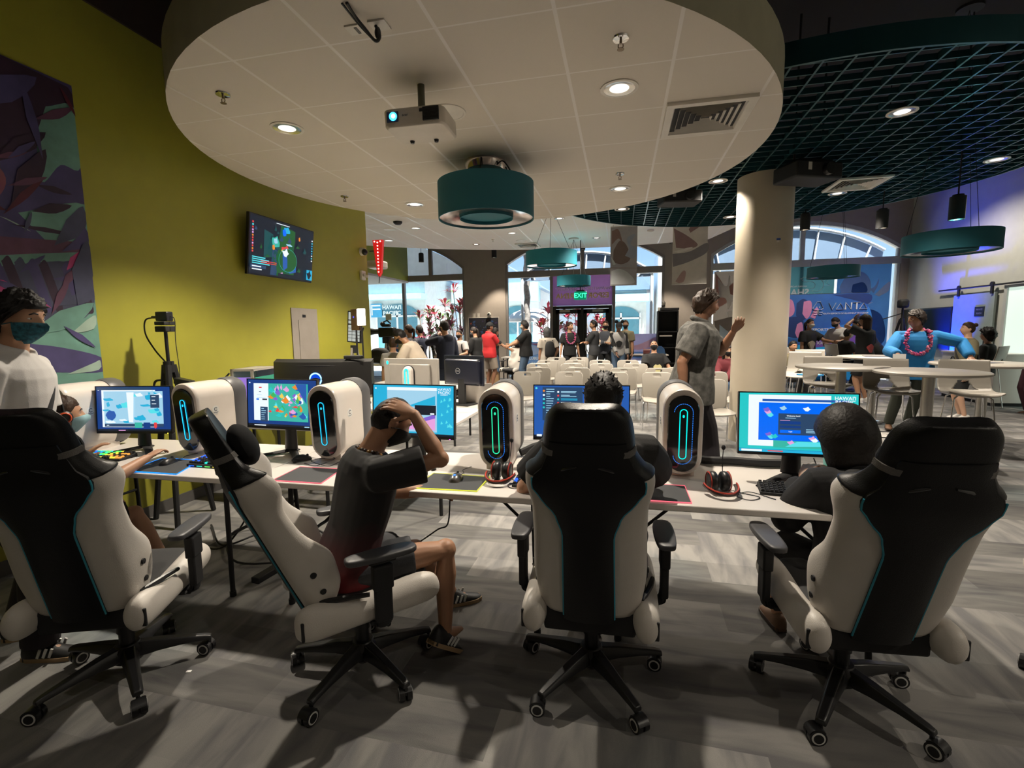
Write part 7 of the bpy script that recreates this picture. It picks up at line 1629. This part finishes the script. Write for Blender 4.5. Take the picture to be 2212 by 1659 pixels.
SH_B = dict(m=mat('shoe_black', (.012,.012,.013), .5), sole=mat('shoe_tan_sole', (.35,.24,.13), .6)); SH_BS = dict(SH_B, stripes=True); SH_W = dict(m=mat('shoe_white', (.5,.48,.45), .5)); SH_G = dict(m=mat('shoe_grey', (.12,.13,.15), .6)); SH_S = dict(m=mat('sandal_brown', (.12,.06,.03), .6), sole=mat('sandal_sole', (.05,.03,.02), .7))
# ------------------------------------------------------------------ the people at the front desk
def jersey():
    m, t, b = nodes_of('cloth_black_red_jersey'); tc = N(t, 'ShaderNodeTexCoord'); sx = N(t, 'ShaderNodeSeparateXYZ'); t.links.new(tc.outputs['Object'], sx.inputs[0])
    nz = N(t, 'ShaderNodeTexNoise', Scale=7.0, Detail=3.0); t.links.new(tc.outputs['Object'], nz.inputs['Vector'])
    ad = N(t, 'ShaderNodeMath', operation='MULTIPLY_ADD'); ad.inputs[1].default_value = .22; t.links.new(nz.outputs[0], ad.inputs[0]); t.links.new(sx.outputs[2], ad.inputs[2])
    cr = N(t, 'ShaderNodeValToRGB'); e = cr.color_ramp.elements; e[0].position = .60; e[0].color = (.16, .006, .010, 1); e[1].position = .86; e[1].color = (.006, .0055, .006, 1); k = e.new(.68); k.color = (.05, .003, .005, 1)
    t.links.new(ad.outputs[0], cr.inputs[0]); t.links.new(cr.outputs[0], b.inputs['Base Color']); b.inputs['Roughness'].default_value = .75
    return m
JERSEY = jersey()
def necklace(c):
    up = c['up']; g = G(); R = random.Random(3)
    for i in range(26):
        a = 2*PI*i/26; g.ell(up((.085*math.sin(a), .075*math.cos(a)+.005, .515-.05*max(0, math.cos(a)))), (.011,.011,.010), None, 8, 6, i % 3 == 0 and 1 or 0)
    g.build('bead_lei', [mat('dark_brown_beads', (.03,.012,.008), .35), mat('amber_beads', (.30,.14,.02), .35)], c['t'])
# standing at the left edge, teal mask, white shirt
person('standing person at the left edge in a white shirt and teal mask', (-2.86, 1.66, 0), -62, H=1.79, lean=8, look=(-16, -4, 0), twist=8, sk='a', hair=('medium','black'), near=True,
       top=dict(m=WHT, sleeve='short', loose=.026, hem=-.16, collar=True), bottom=dict(m=DKTROU, loose=.022), shoe=SH_BS, mask=MK_T, build=1.06, foot=(-6, 10), legL=((-.12,-.10,.078),(-.1,1,0)), legR=((.10,.10,.078),(.1,1,0)), armR=((.24,-.05,.80),(.4,-1,0)), armL=((-.22,.06,.78),(-.3,-1,0)),
       extras=(strap_on(DKGREY, -1),))
# seated behind the first chair, arm on the mouse
person('seated person at the leftmost station in a pale mask and red-cupped headset', (-3.20, 1.98, 0), -14, H=1.60, hip=.53, lean=16, look=(-14, 10, 0), sk='a', hair=('short','brown'), near=True, world=True,
       top=dict(m=BLK, sleeve='short'), bottom=dict(m=BLK, len='knee'), shoe=SH_B, mask=MK_BL, armR=((-2.80,2.30,.805),(.5,-.6,-.5)), armL=((-3.32,2.33,.79),(-.5,-.6,-.5)), legR=((-2.85,2.40,.078),(0,.6,1)), legL=((-3.10,2.45,.078),(0,.6,1)), curl=(.35,.45), palm=((0,.1,-1),(.1,.1,-1)), extras=(headset_on(mat('black_headset', (.012,.012,.012), .4), mat('orange_red_ring', (.7,.09,.02), .4)),))
person('seated person holding the back of the head, black shirt, sideways in a gaming chair', (-1.18, 1.85, 0), -46, H=1.66, hip=.575, lean=15, look=(-4, -27, -6), sk='b', hair=('buzz','black'), near=True, world=True, build=.98,
       top=dict(m=JERSEY, sleeve='short', loose=.022, hem=-.14), bottom=dict(m=DKGREY, len='short', loose=.016), shoe=dict(SH_BS, pitch=(0,-38)), mask=MK_B,
       armR=((-.897,1.965,1.185),(.9,.1,-.75)), armL=((-.95,2.34,.70),(-.6,-.4,-.6)), legR=((-.80,2.02,.135),(.8,.55,.9)), legL=((-.92,2.44,.078),(.3,.7,1)), curl=(.5,.38), palm=((0,0,-1),(-.5,.5,-.75)), hdir=(None,(-.8,-.22,.42)), foot=(10, -22),
       extras=(necklace,))
person('seated person behind the centre gaming chair, black shirt, facing the navy screen', (-.105, 2.08, 0), -6, H=1.80, hip=.55, lean=20, look=(6, -16, 0), sk='a', hair=('spiky','black'), near=True, world=True, build=1.12,
       top=dict(m=cloth('charcoal_tee', (.013,.012,.012)), sleeve='short', loose=.030, hem=-.14), bottom=dict(m=DKGREY, len='knee'), shoe=SH_B, mask=MK_B, armR=((-.02,2.62,.80),(1,-.25,-.35)), armL=((-.30,2.50,.79),(-.8,-.5,-.5)), legR=((.10,2.62,.078),(0,.6,1)), legL=((-.18,2.62,.078),(0,.6,1)), palm=((.1,.1,-1),(-.1,.1,-1)), extras=())
person('seated person in a black jacket in the right gaming chair, facing the login screen', (1.02, 2.30, 0), 8, H=1.50, hip=.56, lean=9, look=(10, -12, 0), sk='a', hair=('bigbob','black'), near=True, world=True,
       top=dict(m=cloth('glossy_black_jacket', (.007,.007,.008)), sleeve='long', loose=.036, hem=-.14, name='jacket', hood=True), bottom=dict(m=BLK, len='knee'), shoe=SH_S, armR=((1.06,2.60,.79),(.7,-.5,-.5)), armL=((.88,2.56,.79),(-.6,-.7,-.9)), legR=((1.02,2.66,.078),(.1,.6,1)), legL=((.80,2.58,.078),(-.2,.6,1)), palm=((.1,.1,-1),(-.1,.1,-1)))
# ------------------------------------------------------------------ walking person
person('tall person walking past the column in a grey patterned shirt, one hand raised', (.68, 4.95, 0), -98, H=1.93, lean=6, look=(12, -6, 0), sk='c', hair=('medium','brown'), build=1.3, near=True,
       top=dict(m=mat('cloth_grey_floral', (.075,.072,.065), .9, var=.5, vscale=18., bump=.3, bscale=120.), sleeve='short', loose=.034, hem=-.19, collar=True), bottom=dict(m=DKTROU, loose=.024), shoe=SH_B, mask=None, armL=((-.16,.33,1.36),(-.5,.5,-1)), armR=((.27,-.06,.86),(.4,-1,0)), legL=((-.09,.20,.078),(-.1,1,0)), legR=((.09,-.26,.10),(.1,1,0)), curl=(.6,.4), palm=((.2,.3,.9),(-.9,.3,-.2)))
# ------------------------------------------------------------------ background people, left to right
ST_ = dict(hip=.93)
person('person just past the corner of the green wall, only the head showing', (-3.72, 7.45, 0), 20, H=1.45, sk='a', hair=('short','light'), top=dict(m=LGREY), bottom=dict(m=JEANS), shoe=SH_G)
person('person crouching behind the video camera in a grey shirt', (-4.60, 9.75, 0), 120, H=1.68, lean=42, look=(0, 35, 0), sk='a', hair=('short','black'), top=dict(m=DKGREY), bottom=dict(m=BLK), shoe=SH_B, armR=((.12,.52,1.05),(.5,-.3,-.5)), armL=((-.2,.50,1.0),(-.5,-.3,-.5)))
person('person in a dark slate shirt standing beside the video camera, facing left', (-4.30, 9.45, 0), 82, H=1.70, lean=3, sk='a', hair=('pony','brown'), top=dict(m=cloth('slate', (.045,.045,.055))), bottom=dict(m=BLK), shoe=SH_B, build=.92)
person('person in a dark shirt with a magenta lei, facing left behind the camera crew', (-4.42, 10.2, 0), 75, H=1.69, sk='a', hair=('short','black'), top=dict(m=NAVY), bottom=dict(m=BLK), shoe=SH_B, lei=LEI_P, armR=((.10,.30,1.05),(.5,-.5,-.4)), armL=((-.12,.30,1.03),(-.5,-.5,-.4)))
person('person in a cream shirt bending over the carton', (-2.98, 7.05, 0), 95, H=1.74, lean=34, look=(0, -22, 0), sk='b', hair=('short','black'), top=dict(m=CREAM, loose=.024), bottom=dict(m=BLK), shoe=SH_B, armR=((.16,.52,.86),(.5,-.3,-.5)), armL=((-.16,.52,.86),(-.5,-.3,-.5)), mask=MK_B)
person('person in a rose plaid shirt behind the navy hoodie', (-4.07, 10.75, 0), 20, H=1.75, sk='a', hair=('short','brown'), top=dict(m=PLAID, sleeve='long'), bottom=dict(m=JEANS), shoe=SH_B)
def sleeve_text(c):
    J = c['J']; g = G(); sh, el, wr = J[1][:3]
    for i in range(9):
        p = sh.lerp(el, .15+.1*i) if i < 8 else el; n = Vector((.85, -.5, .1)).normalized(); a = p+n*.066
        g.tube([a+Vector((0, .020*math.cos(q), .020*math.sin(q))) for q in np.linspace(0, 5.2, 8)], .006, 5)
    g.build('sleeve_letters', LGREY, c['t'])
person('person in a navy hoodie with pale rings down the sleeve, seen from behind', (-3.27, 8.72, 0), 62, H=1.75, look=(8, 0, 0), sk='a', hair=('short','dark'), top=dict(m=NAVY, sleeve='long', loose=.028, hood=True, name='hoodie'), bottom=dict(m=cloth('dark_blue', (.02,.028,.05)), len='knee'), shoe=SH_G, mask=MK_B, armL=((.02,.22,1.46),(-.8,.3,-.6)), armR=((.27,-.02,.80),(.4,-1,0)), extras=(sleeve_text,))
person('short person in a coral red shirt half hidden beside the navy hoodie', (-3.70, 8.55, 0), 80, H=1.28, sk='b', hair=('short','black'), top=dict(m=cloth('coral', (.4,.05,.05))), bottom=dict(m=BLK), shoe=SH_B)
person('person in a black mask and pale shirt behind the two white gaming chairs', (-3.83, 11.2, 0), 165, H=1.57, sk='b', hair=('short','dark'), top=dict(m=LGREY), bottom=dict(m=BLK), shoe=SH_B, mask=MK_B, armR=((.14,.28,1.02),(.6,-.5,-.4)), armL=((-.14,.28,1.05),(-.6,-.5,-.4)), extras=(backpack_on(BLK),))
person('person in a grey mask, black jacket over a dark red shirt', (-3.50, 11.55, 0), 72, H=1.65, lean=4, look=(0, -12, 0), sk='a', hair=('pony','dark'), top=dict(m=BLK, sleeve='long', name='jacket', loose=.028), bottom=dict(m=cloth('dark_red', (.22,.01,.015))), shoe=SH_B, mask=MK_G, armR=((.10,.32,1.02),(.5,-.5,-.4)), armL=((-.14,.30,1.0),(-.5,-.5,-.4)), build=.95, extras=(lambda c: G().loft([[c['up']((.10*math.cos(a), .115+.04*math.sin(a), z)) for a in [2*PI*i/10 for i in range(10)]] for z in (-.05,.2,.44)]).build('red_shirt', cloth('dark_red', (.22,.01,.015)), c['t']),))
person('person in a red polo shirt, black cap and khaki shorts with arms crossed', (-3.36, 12.2, 0), -38, H=1.76, look=(-8, 0, 0), sk='c', hair=('buzz','black'), top=dict(m=REDP, loose=.024, collar=True), bottom=dict(m=KHAKI, len='knee', loose=.02), shoe=SH_B, cap=dict(m=BLK), build=1.12, armR=((-.10,.26,1.16),(.8,.1,-.7)), armL=((.10,.24,1.13),(-.8,.1,-.7)))
person('person in black behind the red polo, holding out an arm', (-3.45, 13.1, 0), -70, H=1.60, sk='a', hair=('bob','dark'), top=dict(m=BLK), bottom=dict(m=JEANS), shoe=SH_B, armR=((.12,.46,1.08),(.5,-.3,-.6)))
person('person in a black polo and jeans, pale mask, hands out over the table', (-2.46, 12.55, 0), 92, H=1.79, look=(0, -4, 0), sk='a', hair=('medium','black'), top=dict(m=BLK, loose=.030, collar=True), bottom=dict(m=JEANS, loose=.018), shoe=SH_B, mask=MK_W, build=1.16, armR=((.08,.46,1.10),(.6,-.4,-.6)), armL=((-.12,.42,1.08),(-.6,-.4,-.6)))
person('person in a beige shirt with a black backpack, seen from behind', (-1.83, 12.2, 0), 28, H=1.60, sk='b', hair=('bob','grey'), top=dict(m=BEIGE, loose=.026), bottom=dict(m=BEIGE), shoe=SH_B, build=1.06, extras=(backpack_on(BLK),), armR=((.26,.10,.90),(.6,-.8,0)))
person('person in a black tee with a pink-red lei, in front of the entrance', (-1.36, 13.1, 0), -158, H=1.74, look=(32, 0, 0), sk='a', hair=('short','brown'), top=dict(m=BLK, loose=.026), bottom=dict(m=BLK), shoe=SH_B, lei=LEI_P, armR=((.27,.02,.78),(.4,-1,0)), armL=((-.27,.02,.78),(-.4,-1,0)), build=.95)
person('person in a dark grey tee facing left with arms folded, by the right door leaf', (-.70, 13.0, 0), 78, H=1.78, look=(22, 0, 0), sk='a', hair=('short','black'), top=dict(m=DKGREY, loose=.02), bottom=dict(m=cloth('grey_brown', (.08,.075,.07))), shoe=SH_B, armR=((-.08,.25,1.15),(.8,.1,-.7)), armL=((.10,.24,1.13),(-.8,.1,-.7)))
person('person in a cream-sleeved top and black mask with arms crossed', (-.43, 13.75, 0), 165, H=1.77, look=(15, 0, 0), sk='a', hair=('bun','brown'), top=dict(m=cloth('slate_tee', (.06,.065,.08)), sleeve='long', sleeve_m=CREAM), bottom=dict(m=BLK), shoe=SH_W, mask=MK_B, armR=((-.10,.25,1.13),(.8,.1,-.7)), armL=((.10,.24,1.10),(-.8,.1,-.7)))
person('person looking down in a round-eared black cap and grey raglan shirt', (-.07, 13.1, 0), -172, H=1.74, look=(0, -26, 0), sk='c', hair=('short','black'), top=dict(m=LGREY, sleeve='long', sleeve_m=BLK, emblem=((0,.20),.075,BLK,False)), bottom=dict(m=JEANS), shoe=SH_B, cap=dict(m=BLK, ears=True), armR=((.08,.26,.86),(.6,-.6,-.3)), armL=((-.24,.06,.80),(-.4,-1,0)))
person('person in an olive shirt and black mask behind the eared cap', (.12, 13.85, 0), 150, H=1.78, look=(15, 0, 0), sk='b', hair=('pony','brown'), top=dict(m=OLIVE, loose=.02), bottom=dict(m=BLK), shoe=SH_B, mask=MK_B)
person('seated person in a black shirt with a cream print, looking up', (.70, 10.55, 0), -158, H=1.70, hip=.52, lean=-6, look=(-25, 18, 0), sk='b', hair=('bald','dark'), top=dict(m=BLK, loose=.024, emblem=((.0,.18),.085,cloth('cream_print', (.5,.45,.22)),False), emb=.008), bottom=dict(m=DKGREY, len='knee'), shoe=SH_B, mask=MK_B, build=1.12, legL=((-.16,.46,.078),(0,.6,1)), legR=((.16,.46,.078),(0,.6,1)), armR=((.2,.32,.62),(.6,-.5,-.3)), armL=((-.2,.32,.62),(-.6,-.5,-.3)))
person('seated person in a maroon sweater, jeans and black mask', (2.00, 10.0, 0), 158, H=1.62, hip=.50, lean=4, look=(32, -4, 0), sk='d', hair=('long','dark'), top=dict(m=MAROON, sleeve='long', loose=.024), bottom=dict(m=JEANS), shoe=SH_G, mask=MK_B, legL=((-.06,.48,.078),(0,.6,1)), legR=((.10,.46,.078),(0,.6,1)), armR=((.08,.42,.58),(.6,-.5,-.3)), armL=((-.06,.42,.56),(-.6,-.5,-.3)),
       extras=(lambda c: G().box(c['up']((0,.20,.16)), (.22,.10,.18), Rx(15)).build('black_bag', BLK, c['t'], .03),))
person('seated person in olive half hidden by the right side of the column', (3.12, 9.95, 0), 200, H=1.45, hip=.72, sk='b', hair=('short','black'), top=dict(m=OLIVE), bottom=dict(m=BLK), shoe=SH_B, legL=((-.10,.35,.28),(0,.6,1)), legR=((.10,.35,.28),(0,.6,1)))
person('person in a black tee with a tan print and white mask, reaching to the right', (4.45, 13.1, 0), -150, H=1.72, look=(6, 0, 0), sk='b', hair=('pony','dark'), top=dict(m=BLK, loose=.026, emblem=((.04,.16),.085,cloth('tan_print', (.35,.30,.22)),False), emb=.008), bottom=dict(m=BLK), shoe=SH_B, mask=MK_W, armL=((-.30,.44,1.16),(-.4,-.3,-.6)))
person('person in a white shirt and black mask leaning forward before the backdrop banner', (5.32, 13.45, 0), 120, H=1.80, lean=18, look=(0, -16, 0), sk='d', hair=('short','dark'), top=dict(m=WHT, loose=.026), bottom=dict(m=JEANS), shoe=SH_B, mask=MK_B, build=1.1, armL=((-.10,.50,1.10),(-.5,-.3,-.6)), armR=((.12,.42,1.05),(.5,-.3,-.6)))
person('seated person in a black shirt and white mask before the white-shirted person', (4.75, 11.9, 0), -80, H=1.60, hip=.80, lean=6, sk='b', hair=('short','black'), top=dict(m=BLK, loose=.024), bottom=dict(m=BLK), shoe=SH_B, mask=MK_W, legL=((-.10,.30,.30),(0,.6,1)), legR=((.10,.30,.30),(0,.6,1)), armR=((.12,.34,1.0),(.5,-.4,-.6)))
person('person in a black cap and black tee, one hand on the forehead', (4.72, 10.9, 0), 40, H=1.76, look=(20, 0, 0), sk='b', hair=('long','brown'), top=dict(m=BLK, loose=.026, emblem=((-.05,.14),.07,cloth('red_print', (.4,.06,.06)),True), emb=-.002), bottom=dict(m=BLK, len='knee'), shoe=SH_W, cap=dict(m=BLK), armL=((-.10,.18,1.64),(-.9,.3,-.3)), palm=((.2,-.9,.1),None))
person('person in black leaning forward with an arm out, behind the black cap', (5.58, 12.4, 0), 60, H=1.80, lean=30, look=(0, -10, 0), sk='a', hair=('short','black'), top=dict(m=BLK, loose=.03), bottom=dict(m=BLK), shoe=SH_B, build=1.12, armR=((.52,.24,1.10),(.2,-.6,-.6)))
person('person in a bright blue long-sleeved shirt with a pink lei, hands on two stool backs', (3.96, 7.72, 0), 160, H=1.76, lean=7, side=0, look=(-62, -4, 0), sk='c', hair=('medium','dark'), top=dict(m=BLUE, sleeve='long', loose=.030, hem=-.15), bottom=dict(m=cloth('dark_green', (.03,.035,.025))), shoe=SH_S, lei=LEI_P, build=1.12, near=True, world=True, armR=((3.58,7.36,1.14),(-.6,.5,-.6)), armL=((4.42,7.40,1.11),(.9,.3,.1)), curl=(.7,.7), palm=((0,-.3,-.9),(0,-.3,-.9)), legL=((4.08,8.02,.078),(0,-1,0)), legR=((3.86,8.06,.078),(0,-1,0)))
person('person in an olive top with a black bag strap, at the right', (5.40, 9.15, 0), 78, H=1.58, look=(0, 4, 0), sk='d', hair=('bun','brown'), top=dict(m=OLIVE, loose=.024), bottom=dict(m=BLK, len='knee'), shoe=SH_W, build=1.08, extras=(strap_on(BLK),))
person('seated person in black near the bright doorway at the right', (6.45, 10.4, 0), 40, H=1.62, hip=.75, sk='b', hair=('curly','black'), top=dict(m=BLK), bottom=dict(m=BLK), shoe=SH_B, legL=((-.10,.35,.35),(0,.6,1)), legR=((.10,.35,.35),(0,.6,1)))
person('person in a dark red dress and sandals cut off by the right edge', (6.78, 9.75, 0), 80, H=1.60, sk='c', hair=('long','dark'), top=dict(m=cloth('dark_wine', (.05,.012,.02)), loose=.02), bottom=dict(m=cloth('dark_wine', (.05,.012,.02)), loose=.05), shoe=SH_S)
# seats for those sitting in the background
dup(st, 'white bar stool under the seated person in olive beside the column', (3.12, 9.98, 0), 200)
dup(st, 'white bar stool under the seated person in the white mask', (4.72, 11.93, 0), -80)
dup(st, 'white bar stool under the seated person near the bright doorway', (6.45, 10.42, 0), 40)
